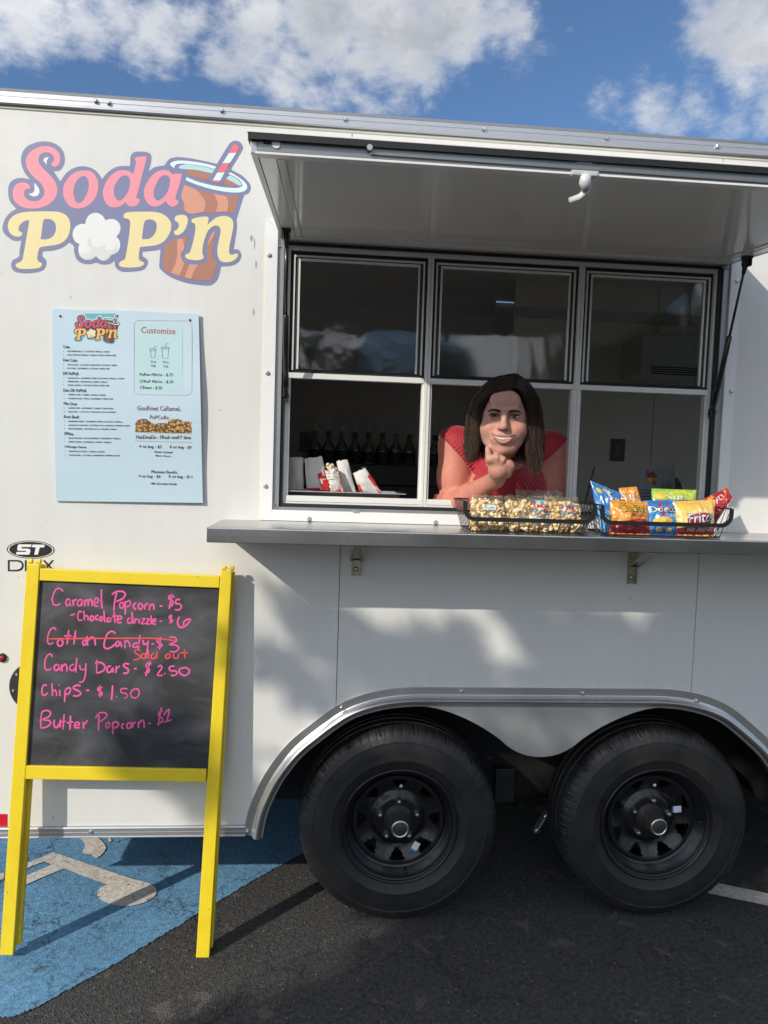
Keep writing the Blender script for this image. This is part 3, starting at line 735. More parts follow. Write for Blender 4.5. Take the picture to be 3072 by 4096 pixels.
# plastic catch hanging under the lining
n_ = hn; p0 = HP(0, 0, -.0352)
c = on_plane(2335, 690, p0, n_); mb = MB()
mb.hexa([c + Vector(q) for q in ((-.030, -.012, 0), (.030, -.012, 0), (.030, .016, 0), (-.030, .016, 0), (-.027, -.010, -.010), (.027, -.010, -.010), (.027, .013, -.010), (-.027, .013, -.010))], .002)
ct = mb.build('hatch_catch', pmat('white_plastic', (.60, .60, .59), .35, var=.03), lid)
mb = MB(); mb.tube([c + Vector((.003, -.006, -.008)), c + Vector((.002, -.004, -.022)), c + Vector((.008, .0, -.036))], [.012, .0125, .010], 14)
mb.tube([c + Vector((.010, 0, -.034)), c + Vector((-.001, .012, -.046)), c + Vector((-.020, .026, -.050))], [.0055, .005, .0045], 8, flat=1.6); mb.build('catch_arm', MATS['white_plastic'], ct, True)
# gas struts
for sx, top, mid, bot in ((0, HP(-.1525, .165, -.044), None, Vector((-.1535, -.004, 1.845))), (1, HP(1.318, .150, -.044), None, Vector((1.313, -.004, 1.850)))):
    ax = (bot - top); L = ax.length; ax.normalize()
    mb = MB(); mb.tube([top + ax * .02, top + ax * L * .50], .0042, 10); st = mb.build('gas_strut', M_gloss_black, TR, True)
    mb = MB(); a = top + ax * L * .49; mb.tube([a, a + ax * .004, a + ax * (L * .51 - .03), bot - ax * .03], [.007, .0088, .0088, .006], 14); mb.build('cylinder', M_gloss_black, st, True)
    mb = MB(); mb.tube([top - ax * .0, top + ax * .03, top + ax * .05], [.0085, .0085, .006], 10); mb.box(top.x - .014, top.x + .014, top.y - .012, top.y + .012, top.z - .004, top.z + .006, .001)
    mb.box(top.x - .013, top.x - .010, top.y - .009, top.y + .009, top.z - .026, top.z, 0); mb.box(top.x + .010, top.x + .013, top.y - .009, top.y + .009, top.z - .026, top.z, 0)
    mb.build('upper_bracket', M_gloss_black, st)
    mb = MB(); mb.tube([bot - ax * .035, bot - ax * .005], [.0065, .008], 10); mb.tube([bot + Vector((-.012, 0, 0)), bot + Vector((.012, 0, 0))], .0055, 10); mb.box(bot.x - .007, bot.x + .007, -.002, .012, bot.z - .018, bot.z + .012, .001); mb.build('lower_bracket', M_gloss_black, st)

# --- stainless counter shelf
cx0, cx1, cd, cz1, cz0 = -.350, 2.05, .300, 1.4325, 1.388
mb = MB()
prof = [(-.0005, cz1), (-cd + .004, cz1 - .0), (-cd + .001, cz1 - .001), (-cd, cz1 - .004), (-cd, cz0 + .002), (-cd + .002, cz0), (-cd + .014, cz0), (-cd + .014, cz0 + .0015), (-cd + .004, cz0 + .0015), (-cd + .0022, cz1 - .006), (-.0005, cz1 - .006)]
mb.add(*extrude_x(prof, cx0, cx1)); mb.box(cx0 - .0015, cx0, -cd + .001, -.001, cz0, cz1 - .0008); mb.box(cx1, cx1 + .0015, -cd + .001, -.001, cz0, cz1 - .0008)
shelf = mb.build('counter_shelf', M_steel, TR)
mb = MB(); mb.box(cx0 + .01, cx1 - .01, -cd + .02, -.006, cz0 + .012, cz1 - .0075); mb.build('plywood_core', pmat('ply', (.25, .2, .14), .8), shelf)
for px, py in ((1426, 2190), (2529, 2212)):
    p = W(px, py); lower = W(px, py + (112 if px < 2000 else 122))
    mb = MB(); mb.box(p.x - .0145, p.x + .0145, -.003, -.0006, lower.z, cz0 + .010, .0005); mb.box(p.x - .0150, p.x - .0125, -.016, -.0032, lower.z, cz0 + .008); mb.box(p.x + .0125, p.x + .0150, -.016, -.0032, lower.z, cz0 + .008)
    br = mb.build('folding_bracket', M_yzinc, shelf)
    zc = lower.z + (p.z - lower.z) * .58
    mb = MB().box(p.x - .0124, p.x + .0124, -.0045, -.0032, zc - .003, zc + .003); mb.build('slot', M_black, br)
    for q in (lower.z + .022, cz0 - .012):
        mb = MB(); mb.lathe([(.009, -.003), (.0085, -.007), (.005, -.010), (.0001, -.0108)], 16, (p.x, 0, q), 'y'); mb.build('bolt', M_zinc, br, True)
    for sx in (-1, 1):
        mb = MB(); a = Vector((p.x + sx * .017, -.010, zc - .004)); b_ = Vector((p.x + sx * .017, -.19, cz0 + .002))
        mb.tube([a, b_], .0055, 6, flat=.5); mb.build('arm', M_yzinc, br)
    mb = MB(); mb.box(p.x - .018, p.x + .018, -.24, -.10, cz0 - .006, cz0 + .012, .001); mb.build('slide', M_alugrey, br)
    mb = MB(); mb.lathe([(.011, cz0 - .006), (.011, cz0 - .016), (.0001, cz0 - .016)], 14, (p.x + .02, -.16, 0), 'z'); mb.build('knob', M_black, br)

# --- fender
def fpt(px, py): q = W(px, py, -.012); return (q.x, q.z)
inner_px = [(1046, 3330), (1050, 3305), (1069, 3230), (1102.6, 3137.7), (1178.8, 3031.6), (1258, 2952), (1358, 2892), (1464, 2849), (1576.7, 2826), (1663, 2822.7), (1755.8, 2836), (1842, 2865.8), (1921.5, 2905.6), (1990, 2950), (2040, 2991.6), (2094, 3018), (2161, 3028.4)]
I0 = [fpt(*p) for p in inner_px]; XC2 = I0[-1][0]
inner = spline([(x, z) for x, z in I0 + [(2 * XC2 - x, z) for x, z in I0[-2::-1]]], closed=False, n=5)
# resample the outer arch, and offset it inwards for flange and bead
def resample(pl, n):
    d = [0]
    for a, b in zip(pl[:-1], pl[1:]): d.append(d[-1] + math.hypot(b[0] - a[0], b[1] - a[1]))
    out = []; j = 0
    for k in range(n):
        t = d[-1] * k / (n - 1)
        while j < len(d) - 2 and d[j + 1] < t: j += 1
        u = (t - d[j]) / max(1e-9, d[j + 1] - d[j]); out.append((pl[j][0] + (pl[j + 1][0] - pl[j][0]) * u, pl[j][1] + (pl[j + 1][1] - pl[j][1]) * u))
    return out
NA = 120; oa = resample(arch, NA); nrm = []
for i in range(NA):
    a, b = oa[max(0, i - 1)], oa[min(NA - 1, i + 1)]; t = Vector((b[0] - a[0], b[1] - a[1])).normalized(); nrm.append(Vector((t.y, -t.x)))
sec = [(-.0008, 0), (-.0045, .0005), (-.0045, .026), (-.006, .028), (-.012, .031), (-.022, .036), (-.028, .043), (-.026, .050), (-.019, .056), (-.012, .060), (-.0115, .066), (.02, .066), (.02, .0)]
v, f = [], []; ns = len(sec)
for i in range(NA):
    for y, o_ in sec: v.append((oa[i][0] + nrm[i].x * o_, y, max(ZB - .004, oa[i][1] + nrm[i].y * o_)))
for i in range(NA - 1):
    for k in range(ns - 1): f.append((i * ns + k, i * ns + k + 1, (i + 1) * ns + k + 1, (i + 1) * ns + k))
fm = brushed('fender_aluminium', (.88, .87, .85), .32, (30, 30, 30), depth=.0002)
fender = make('fender', v, f, fm, TR, smooth=False); shade_smooth(fender, 25)
bead = [(oa[i][0] + nrm[i].x * .0645, max(ZB - .002, oa[i][1] + nrm[i].y * .0645)) for i in range(NA)]
# skirt plate with the two scallops
mb = MB(); i0 = inner[2:-2]
mb.poly([[(p[0], p[1]) for p in bead if p[1] > ZB + .03] + [(p[0], p[1]) for p in i0[::-1]]], lambda u, v: Vector((u, -.0113, v)), thick=(0, .003, 0))
mb.build('skirt_plate', brushed('fender_plate', (.70, .69, .67), .45, (6, 60, 60), metal=.85), fender)
for px, py in ((1368, 2830), (1847, 2767), (2332, 2775), (2787, 2803), (988, 3327)): screw(px, py, -.0045, ME_hex, fender)
# wheel housing, chassis
mb = MB(); wx0, wx1 = arch[0][0] + .03, arch[-1][0] - .03
mb.box(wx0, wx1, .40, .41, .30, 1.03); mb.box(wx0 - .01, wx0, .007, .41, .36, 1.03); mb.box(wx1, wx1 + .01, .007, .41, .36, 1.03); mb.box(wx0, wx1, .007, .41, 1.03, 1.04)
mb.build('wheel_housing', M_liner, TR)
mb = MB(); mb.box(XL + .05, wx0 - .02, .06, DEPTH - .06, ZB + .022, ZB + .05); mb.box(wx1 + .02, XR - .05, .06, DEPTH - .06, ZB + .022, ZB + .05); mb.box(wx0 - .02, wx1 + .02, .42, DEPTH - .42, ZB + .022, ZB + .05); mb.build('floor_pan', M_liner, TR)
mb = MB()
for y in (.46, 1.80): mb.box(XL + .1, XR - .1, y, y + .05, .25, ZB + .02, .002)
mb.build('chassis_rail', M_liner, TR)
M_axle = pmat('axle_black', (.02, .02, .021), .45, var=.3)
mb = MB()
for x in (.278, 1.218): mb.tube([(x, .2, .357), (x, DEPTH - .2, .357)], .04, 12)
mb.build('axle', M_axle, TR)
mb = MB()
for x in (.278, 1.218):
    mb.tube([(x - .36, .34, .27), (x - .2, .34, .24), (x, .34, .228), (x + .2, .34, .24), (x + .36, .34, .27)], .024, 6, flat=.9)
ls = mb.build('leaf_spring', M_axle, TR)
mb = MB(); mb.box(.70, .78, .36, .40, .28, .42, .003); mb.build('hanger', M_axle, TR)
a, b_ = W(2145, 3314, .30), W(2180, 3258, .30)
mb = MB(); d3 = (b_ - a).normalized(); mb.tube([a - d3 * .018, a, b_, b_ + d3 * .018], [.014, .021, .021, .014], 12, flat=.35); sh_ = mb.build('shackle', pmat('grey_steel', (.2, .2, .2), .5, .7), TR)
for q in (a, b_):
    mb = MB(); mb.lathe([(.011, -.005), (.011, -.016), (.006, -.018), (.0001, -.018)], 6, q + Vector((0, -.004, 0)), 'y'); mb.build('nut', M_zinc, sh_)

# --- wheels
M_tyre = bpy.data.materials.new('tyre_rubber')
def tyre_nodes():
    nt, n, l, b = nodes_of(M_tyre); t = n.new('ShaderNodeTexCoord')
    z = n.new('ShaderNodeTexNoise'); z.inputs['Scale'].default_value = 9; z.inputs['Detail'].default_value = 7; l.new(t.outputs['Object'], z.inputs['Vector'])
    r = n.new('ShaderNodeValToRGB'); r.color_ramp.elements[0].position = .3; r.color_ramp.elements[0].color = (.008, .008, .009, 1); r.color_ramp.elements[1].position = .75; r.color_ramp.elements[1].color = (.026, .025, .024, 1)
    l.new(z.outputs['Fac'], r.inputs[0]); l.new(r.outputs[0], b.inputs['Base Color']); b.inputs['Roughness'].default_value = .55
    n2 = n.new('ShaderNodeTexNoise'); n2.inputs['Scale'].default_value = 160; l.new(t.outputs['Object'], n2.inputs['Vector'])
    bp = n.new('ShaderNodeBump'); bp.inputs['Strength'].default_value = .25; bp.inputs['Distance'].default_value = .001
    l.new(n2.outputs['Fac'], bp.inputs['Height']); l.new(bp.outputs[0], b.inputs['Normal'])
tyre_nodes()
M_rim = pmat('black_rim', (.009, .009, .010), .34, var=.2, coat=.2, vscale=30)
M_hub = pmat('hub_grey', (.06, .055, .05), .45, .4, var=.3)
def tyre_mesh():
    seg = 432
    prof = [(.195, .012), (.204, .006), (.209, .007), (.222, .001), (.240, -.006), (.2415, -.0072), (.245, -.0074), (.247, -.007), (.268, -.009), (.290, -.0085), (.305, -.0065), (.3065, -.0075), (.311, -.0072), (.313, -.0055), (.326, -.001), (.334, .004), (.341, .010), (.347, .017), (.351, .026), (.3535, .036), (.355, .050), (.3555, .060), (.348, .062), (.348, .068), (.3557, .070), (.3565, .098), (.349, .100), (.349, .108), (.3565, .110), (.3557, .138), (.348, .140), (.348, .146), (.3555, .148), (.355, .158), (.3535, .172), (.345, .19), (.31, .208), (.26, .212), (.2, .2)]
    v, f = [], []; n = len(prof)
    for k in range(seg):
        a = 2 * math.pi * k / seg
        for i, (r, y) in enumerate(prof):
            rr, yy = r, y
            if 14 <= i <= 21 and (k % 6 == 0): rr -= .0022 * (1 if i > 15 else .3); yy += .001
            if 16 <= i <= 21 and (k % 24 in (3, 4)): rr -= .0045; yy += .002
            if 10 <= i <= 12 and (k % 12 < 3): yy += .0007
            v.append((rr * math.cos(a), yy, rr * math.sin(a)))
    for k in range(seg):
        k2 = (k + 1) % seg
        for i in range(n - 1): f.append((k * n + i, k * n + i + 1, k2 * n + i + 1, k2 * n + i))
    me = mesh_from(v, f, M_tyre, None, False, 'tyre')
    bm = bmesh.new(); bm.from_mesh(me); bmesh.ops.recalc_face_normals(bm, faces=bm.faces[:])
    for fc in bm.faces: fc.smooth = True
    for e in bm.edges:
        if len(e.link_faces) == 2: e.smooth = e.calc_face_angle(0) < math.radians(32)
    bm.to_mesh(me); bm.free(); return me
ME_tyre = tyre_mesh()
def rim_mesh():
    mb = MB()
    mb.lathe([(.209, .008), (.2085, .0005), (.2045, -.0015), (.2005, .001), (.199, .010), (.194, .016), (.191, .028), (.186, .031), (.184, .037), (.180, .039), (.177, .050), (.172, .053), (.166, .056), (.164, .075), (.163, .10)], 96, axis='y')
    return mesh_from(mb.v, mb.f, M_rim, None, True, 'rim')
ME_rim = rim_mesh()
def disc_mesh():
    """pressed disc with eight windows between the spokes"""
    seg = 160; rings = [.046, .070, .078, .084, .092, .100, .106, .114, .122, .130, .138, .144, .150, .157, .164]
    def y(r):
        if r < .078: return .062
        if r < .100: return .062 + (r - .078) / .022 * .016
        return .078 - .026 * max(0, min(1, (r - .110) / .045)) ** 1.2
    v, f = [], []; n = len(rings)
    for k in range(seg):
        a = 2 * math.pi * k / seg
        for r in rings:
            spoke = .5 + .5 * math.cos(a * 8 + math.pi); v.append((r * math.cos(a), y(r) - .0025 * spoke * (1 if .1 < r < .155 else 0), r * math.sin(a)))
    for k in range(seg):
        k2 = (k + 1) % seg; ph = ((k + .5) / seg * 8) % 1
        for i in range(n - 1):
            rm = (rings[i] + rings[i + 1]) / 2; u = (rm - .110) / .038
            if 0 < u < 1 and abs(ph - .5) < .07 + .17 * u: continue
            f.append((k * n + i, k2 * n + i, k2 * n + i + 1, k * n + i + 1))
    me = mesh_from(v, f, M_rim, None, True, 'disc')
    bm = bmesh.new(); bm.from_mesh(me); bmesh.ops.solidify(bm, geom=bm.faces[:], thickness=.004); bmesh.ops.recalc_face_normals(bm, faces=bm.faces[:])
    for fc in bm.faces: fc.smooth = True
    for e in bm.edges:
        if len(e.link_faces) == 2: e.smooth = e.calc_face_angle(0) < math.radians(45)
    bm.to_mesh(me); bm.free(); return me
ME_disc = disc_mesh()
mb = MB(); mb.lathe([(.052, .066), (.052, .058), (.040, .055), (.0385, .020), (.036, .012), (.0335, .006), (.0335, -.012), (.031, -.016), (.0001, -.016)], 40, axis='y'); ME_hub = mesh_from(mb.v, mb.f, M_hub, None, True, 'hub')
mb = MB(); mb.lathe([(.031, -.0155), (.0285, -.020), (.0255, -.0165), (.024, -.0155)], 40, axis='y'); ME_cap = mesh_from(mb.v, mb.f, M_alubright, None, True, 'cap')
mb = MB(); mb.lathe([(.012, .062), (.012, .056), (.0098, .052), (.0098, .044), (.007, .040), (.0001, .038)], 6, axis='y'); mb.lathe([(.015, .0625), (.014, .0575)], 20, axis='y'); ME_nut = mesh_from(mb.v, mb.f, M_zinc, None, False, 'nut')
M_tagw = pmat('weight_sticker', (.75, .76, .78), .5, var=.05); M_tagb = pmat('sticker_blue', (.05, .18, .55), .5)
for wi, (cx, rot, st) in enumerate(((.278, 0.0, (-.95, .116)), (1.218, .35, (.32, .108)))):
    wl_ = bpy.data.objects.new('wheel', ME_rim); C.objects.link(wl_); wl_.location = (cx, .030, .357); adopt(wl_, TR)
    def child(nm, me, x=0, z=0, r=0.0, y=0.0, par=wl_):
        o = bpy.data.objects.new(nm, me); C.objects.link(o); o.parent = par; o.location = (x, y, z); o.rotation_euler = (0, r, 0); return o
    child('tyre', ME_tyre, r=rot * 2); child('spoked_disc', ME_disc, r=rot + math.pi / 8); child('hub', ME_hub); child('hub_cap', ME_cap)
    for k in range(5):
        a = math.pi / 2 + k * 2 * math.pi / 5 + (.0 if wi == 0 else -.08); child('lug_nut', ME_nut, .070 * math.cos(a), .070 * math.sin(a))
    mb = MB(); mb.box(-.012, .012, -.001, .0, -.017, .012); mb.box(-.012, .012, -.0011, -.0001, -.024, -.0171, m=1)
    me = mesh_from(mb.v, mb.f, [M_tagw, M_tagb], mb.m, False, 'sticker'); o = child('sticker', me, st[1] * math.cos(st[0]), st[1] * math.sin(st[0]), .5 if wi == 0 else 1.5, .050)
    mb = MB(); mb.lathe([(.0055, 0), (.0055, -.0015), (.002, -.0018)], 16, axis='y'); me = mesh_from(mb.v, mb.f, M_tagw, None, False, 'dot'); child('paint_dot', me, .005, .128, 0, .046)
    mb = MB(); mb.tube([(0, 0, 0), (0, -.022, 0)], [.005, .0042], 10); me = mesh_from(mb.v, mb.f, M_black, None, True, 'valve'); child('valve', me, (.03 if wi == 0 else .172), (-.172 if wi == 0 else .0), 0, .034)

# chipped paint and scuffs on the wall
mb_c = pmat('paint_chip', (.34, .33, .31), .7, var=.3, vscale=200)
for px, py, w, h in ((1006, 952, 7, 16), (1018, 975, 3, 30), (1024, 1060, 4, 22), (283, 1190, 3, 7), (700, 2900, 4, 3), (255, 3100, 5, 3), (290, 3080, 4, 4), (2520, 2395, 3, 6), (1015, 1250, 4, 18), (212, 3270, 3, 6), (880, 1640, 3, 4)):
    pts = [(px + w * math.cos(a) * rng.uniform(.5, 1), py + h * math.sin(a) * rng.uniform(.6, 1)) for a in [k * math.pi / 5 for k in range(10)]]
    m_ = MB(); m_.poly([pts], lambda u, v: W(u, v, -.0004)); m_.build('paint_chip', mb_c, TR, fix=False)

# ================================================================== printed logo (shared outline data)
def _cv(sc, ox, oy, pts): return [(ox + p[0] / sc, oy + p[1] / sc, *p[2:]) for p in pts]
def LA(p): return _cv(3.1904, 0, 540, p)
def LB(p): return _cv(2.5922, 400, 540, p)
def LC(p): return _cv(3.1904, 0, 820, p)
def LD(p): return _cv(2.5922, 400, 820, p)
def LL(p): return _cv(1.5952, 0, 500, p)
LOGO_SIL = LL([(290, 105), (350, 118), (395, 155), (412, 205), (405, 255), (380, 288), (340, 293, 1), (385, 360, 1), (430, 300), (490, 268), (550, 265), (610, 290), (652, 345, 1), (690, 300), (750, 265), (830, 262, 1), (835, 195), (860, 172), (930, 172), (963, 190), (962, 240), (945, 300, 1), (985, 270), (1050, 258, 1), (1080, 218), (1130, 205), (1230, 215), (1385, 248, 1), (1460, 125), (1490, 102), (1530, 108), (1550, 150), (1470, 285, 1), (1540, 320), (1590, 370), (1600, 400), (1585, 435), (1558, 445, 1), (1510, 600), (1512, 650), (1490, 795, 1), (1520, 795), (1540, 830), (1520, 875), (1470, 898), (1410, 902, 1), (1390, 980), (1350, 1020), (1290, 1022), (1180, 1005), (1080, 965), (1020, 915), (1018, 870), (1025, 792, 1), (990, 800), (910, 808, 1), (910, 835), (940, 860), (940, 890), (910, 925), (800, 937), (755, 925), (733, 895), (735, 860, 1), (700, 885), (650, 890), (615, 878), (570, 888), (520, 880), (485, 850), (472, 800), (472, 775), (442, 748, 1), (400, 780), (340, 800), (275, 805, 1), (270, 835), (295, 865), (285, 915), (240, 938), (160, 945), (95, 935), (72, 905), (80, 865), (120, 840), (125, 800), (137, 735, 1), (90, 738), (50, 715), (20, 680), (18, 640), (35, 595), (65, 560), (105, 535, 1), (65, 490), (52, 430), (60, 375), (95, 345), (140, 338), (192, 348, 1), (155, 300), (135, 240), (140, 185), (170, 140), (230, 112)])
LOGO = []     # (layer, colour key, loops)
def lg(layer, key, *loops): LOGO.append((layer, key, [spline(l, n=4) for l in loops]))
lg(0, 'line', LOGO_SIL)
lg(1, 'white', LA([(600, 285), (625, 290), (600, 325), (598, 385, 1), (553, 325, 1), (570, 297)]))
lg(1, 'white', LA([(440, 612, 1), (485, 665), (505, 710), (490, 765), (440, 785), (395, 775), (370, 750, 1), (410, 742), (440, 712), (440, 670)]))
lg(1, 'soda', LA([(655, 380), (680, 402), (715, 403), (750, 380), (770, 320), (765, 255), (735, 205), (690, 170), (630, 147), (570, 142), (500, 155), (430, 185), (375, 230), (340, 290), (332, 350), (345, 415), (385, 485), (440, 545), (500, 595), (545, 650), (568, 715), (560, 770), (520, 820), (470, 843), (410, 845), (355, 825), (320, 790), (308, 745), (320, 705), (345, 690), (385, 688), (388, 665), (370, 635), (335, 612), (285, 606), (230, 618), (190, 650), (168, 700), (163, 760), (175, 820), (215, 875), (280, 917), (350, 937), (430, 942), (520, 930), (610, 895), (680, 840), (720, 775), (735, 710), (725, 645), (695, 580), (650, 525), (590, 465), (540, 415), (505, 365), (494, 310), (505, 270), (530, 240), (575, 225), (620, 225), (660, 245), (688, 285), (688, 325), (670, 350)]))
lg(1, 'soda', LA([(1090, 453), (1150, 462), (1205, 500), (1240, 560), (1257, 630), (1253, 700), (1230, 780), (1180, 855), (1110, 910), (1030, 938), (960, 937), (895, 910), (845, 855), (815, 790), (805, 720), (815, 650), (850, 580), (910, 510), (980, 470), (1040, 455)]),
   LA([(1075, 525), (1110, 545), (1132, 600), (1135, 650), (1120, 720), (1090, 790), (1050, 850), (1015, 868), (980, 862), (955, 825), (942, 770), (940, 715), (950, 655), (980, 590), (1020, 545)]))
lg(1, 'soda', LB([(358, 240, 1), (400, 225), (487, 222, 1), (470, 300), (430, 450), (400, 570), (378, 645), (388, 660), (413, 665), (412, 690), (390, 725), (350, 742), (310, 740), (280, 720), (270, 695, 1), (235, 725), (190, 748), (140, 752), (90, 735), (55, 695), (35, 640), (30, 590), (45, 530), (80, 460), (130, 405), (190, 372), (250, 365), (300, 375), (345, 408, 1), (360, 350), (372, 300), (372, 275)]),
   LB([(262, 420), (295, 432), (312, 470), (310, 530), (290, 590), (250, 650), (215, 680), (180, 675), (155, 640), (145, 590), (150, 540), (180, 480), (220, 437)]))
lg(1, 'soda', LB([(752, 412, 1), (775, 400), (853, 404, 1), (830, 500), (800, 590), (783, 650), (790, 670), (817, 690), (805, 720), (770, 742), (735, 742), (705, 720), (685, 682, 1), (650, 715), (600, 740), (550, 742), (500, 715), (470, 670), (456, 620), (460, 560), (490, 490), (540, 420), (600, 378), (660, 362), (710, 370), (735, 390)]),
   LB([(680, 418), (710, 430), (728, 460), (722, 520), (700, 590), (650, 655), (605, 680), (575, 665), (558, 630), (560, 580), (580, 520), (620, 450), (650, 425)]))
lg(1, 'pop', LC([(375, 200, 1), (345, 196), (300, 215), (260, 250), (240, 295), (245, 330), (285, 357), (280, 385), (260, 402), (220, 405), (170, 390), (125, 350), (102, 290), (105, 240), (130, 180), (180, 135), (250, 105), (350, 88), (500, 83), (650, 82), (750, 90), (820, 115), (870, 160), (895, 220), (898, 290), (885, 360), (850, 430), (795, 480), (720, 510), (600, 525), (520, 540, 1), (500, 560), (485, 620), (477, 690), (500, 725), (530, 740), (535, 765), (515, 795), (450, 812), (350, 818), (260, 815), (215, 795), (200, 770), (210, 750), (260, 725), (290, 695), (300, 640), (325, 500), (350, 350), (370, 240)]),
   LC([(565, 185), (610, 178), (660, 190), (700, 225), (715, 280), (710, 340), (685, 390), (650, 420), (590, 440), (520, 438, 1), (535, 330), (550, 220)]))
lg(1, 'corn', LC([(1090, 247, 1), (1100, 190), (1140, 130), (1200, 102), (1260, 108), (1310, 140), (1335, 175), (1348, 198, 1), (1400, 180), (1460, 185), (1510, 220), (1537, 280), (1530, 345), (1485, 408, 1), (1520, 445), (1535, 500), (1525, 560), (1490, 610), (1420, 640, 1), (1395, 680), (1350, 708), (1300, 708), (1260, 685), (1228, 653, 1), (1190, 685), (1130, 702), (1070, 690), (1020, 645), (1002, 580), (1005, 530), (1018, 500, 1), (970, 475), (935, 420), (930, 350), (960, 285), (1010, 250), (1055, 241)]))
lg(2, 'cornshade', LC([(1155, 408), (1125, 450), (1125, 510), (1165, 565), (1100, 625), (1030, 618), (1070, 680), (1130, 694), (1190, 675), (1228, 640), (1265, 675), (1310, 698), (1350, 698), (1390, 670), (1420, 628), (1480, 600), (1500, 540), (1480, 490), (1475, 540), (1440, 570), (1340, 575), (1345, 485), (1310, 525), (1250, 540), (1190, 525), (1160, 485)]))
lg(1, 'pop', LD([(245, 105), (270, 80), (330, 72), (450, 70), (560, 72), (640, 90), (700, 130), (735, 180), (740, 230), (725, 290), (680, 360), (630, 400), (560, 422), (480, 430), (417, 437, 1), (405, 500), (403, 555), (420, 580), (455, 595), (450, 622), (410, 642), (320, 650), (240, 645), (205, 630), (198, 605), (225, 580), (255, 565), (270, 520), (290, 400), (310, 250), (313, 180), (300, 150), (260, 138), (243, 122)]),
   LD([(468, 165), (510, 150), (560, 160), (588, 200), (585, 255), (560, 310), (510, 350), (435, 355, 1), (445, 270), (455, 205)]))
lg(1, 'pop', LD([(775, 140), (790, 115), (840, 102), (890, 110), (912, 150), (905, 200), (880, 260), (840, 300), (795, 315), (768, 295), (772, 270), (800, 255), (818, 220), (810, 185), (780, 165)]))
lg(2, 'pop', LD([(950, 155), (975, 140), (1040, 125), (1110, 122), (1128, 140), (1115, 207, 1), (1160, 165), (1220, 125), (1280, 115), (1340, 125), (1375, 160), (1385, 210), (1370, 300), (1345, 420), (1340, 490), (1360, 518), (1420, 503), (1432, 525), (1405, 565), (1350, 592), (1290, 595), (1245, 575), (1222, 525), (1218, 460), (1230, 380), (1250, 290), (1245, 240), (1215, 215), (1170, 225), (1125, 265), (1095, 330), (1070, 420), (1062, 500), (1078, 540), (1060, 565), (1000, 575), (920, 565), (885, 540), (890, 515), (930, 495), (950, 440), (975, 340), (990, 250), (985, 200), (955, 180)]))
lg(1, 'rim', LB([(728, 310), (750, 280), (820, 266), (930, 272), (1080, 295), (1200, 328), (1340, 382), (1440, 440), (1510, 500), (1527, 545), (1500, 580), (1430, 598), (1300, 590), (1150, 560), (1000, 515), (890, 470, 1), (898, 437, 1), (1000, 480), (1150, 520), (1300, 545), (1420, 550), (1470, 535), (1478, 515), (1450, 470), (1380, 425), (1200, 357), (1050, 320), (900, 300), (800, 303), (772, 330), (775, 350, 1)]))
lg(1, 'glass', LB([(815, 335), (850, 312), (920, 305), (1050, 325), (1190, 360, 1), (1165, 400, 1), (1000, 365), (880, 355), (830, 350)]))
lg(1, 'glass', LB([(1345, 417, 1), (1420, 455), (1470, 512), (1440, 525), (1305, 450, 1)]))
lg(1, 'cola', LB([(888, 362), (1000, 372), (1155, 404, 1), (1130, 470, 1), (1000, 445), (910, 405)]))
lg(1, 'cola', LB([(1300, 455, 1), (1380, 490), (1440, 528, 1), (1380, 530), (1270, 510, 1)]))
lg(1, 'cola', LB([(875, 515, 1), (1000, 565), (1150, 600), (1300, 628), (1447, 632, 1), (1390, 815, 1), (1300, 798), (1200, 800), (1160, 820), (1080, 800), (940, 822), (880, 785), (810, 780, 1), (865, 720), (840, 640)]))
lg(2, 'colahi', LB([(875, 518, 1), (1005, 570, 1), (1060, 640), (1097, 710), (1075, 800, 1), (940, 820), (877, 780, 1), (870, 700), (842, 635)]))
lg(2, 'colahi', LB([(1185, 612, 1), (1305, 633, 1), (1330, 690), (1320, 795, 1), (1195, 802, 1), (1222, 730), (1210, 670)]))
lg(1, 'cola', LD([(915, 295, 1), (880, 335), (800, 355), (745, 362), (668, 435), (655, 640), (700, 690), (800, 730), (950, 770), (1100, 785), (1160, 770), (1190, 700), (1218, 612, 1), (1170, 560), (1165, 480), (1190, 320), (1195, 275), (1175, 280), (1130, 350), (1110, 430), (1115, 560), (1080, 605), (1000, 618), (900, 610), (850, 565), (840, 510), (870, 460), (905, 380)]))
lg(2, 'colahi', LD([(800, 358, 1), (858, 347, 1), (875, 455), (845, 500), (842, 540), (872, 605, 1), (860, 650), (820, 735, 1), (735, 700, 1), (780, 620), (800, 520)]))
lg(2, 'colahi', LD([(930, 615, 1), (1020, 620, 1), (975, 690), (945, 768, 1), (878, 750, 1), (905, 680)]))
lg(2, 'colahi', LD([(1195, 275), (1175, 330), (1113, 430, 1), (1135, 350), (1175, 280)]))
lg(2, 'line', LB([(1225, 297, 1), (1115, 475, 1), (1265, 513, 1), (1365, 352, 1)]))
for key, q in (('straw', [(1395, 95), (1440, 125), (1440, 150), (1420, 185, 1), (1338, 185, 1), (1375, 110)]), ('rim', [(1338, 188, 1), (1417, 186, 1), (1350, 290, 1), (1270, 295, 1)]), ('straw', [(1268, 297, 1), (1350, 291, 1), (1295, 388, 1), (1215, 390, 1)]), ('rim', [(1215, 392, 1), (1292, 389, 1), (1248, 473, 1), (1170, 472, 1)]), ('straw', [(1170, 474, 1), (1248, 475, 1), (1230, 503, 1), (1158, 485, 1)])):
    lg(3, key, LB(q))
def ink(name, col, rough=.42): return pmat('ink_' + name, col, rough, var=.05, vscale=60)
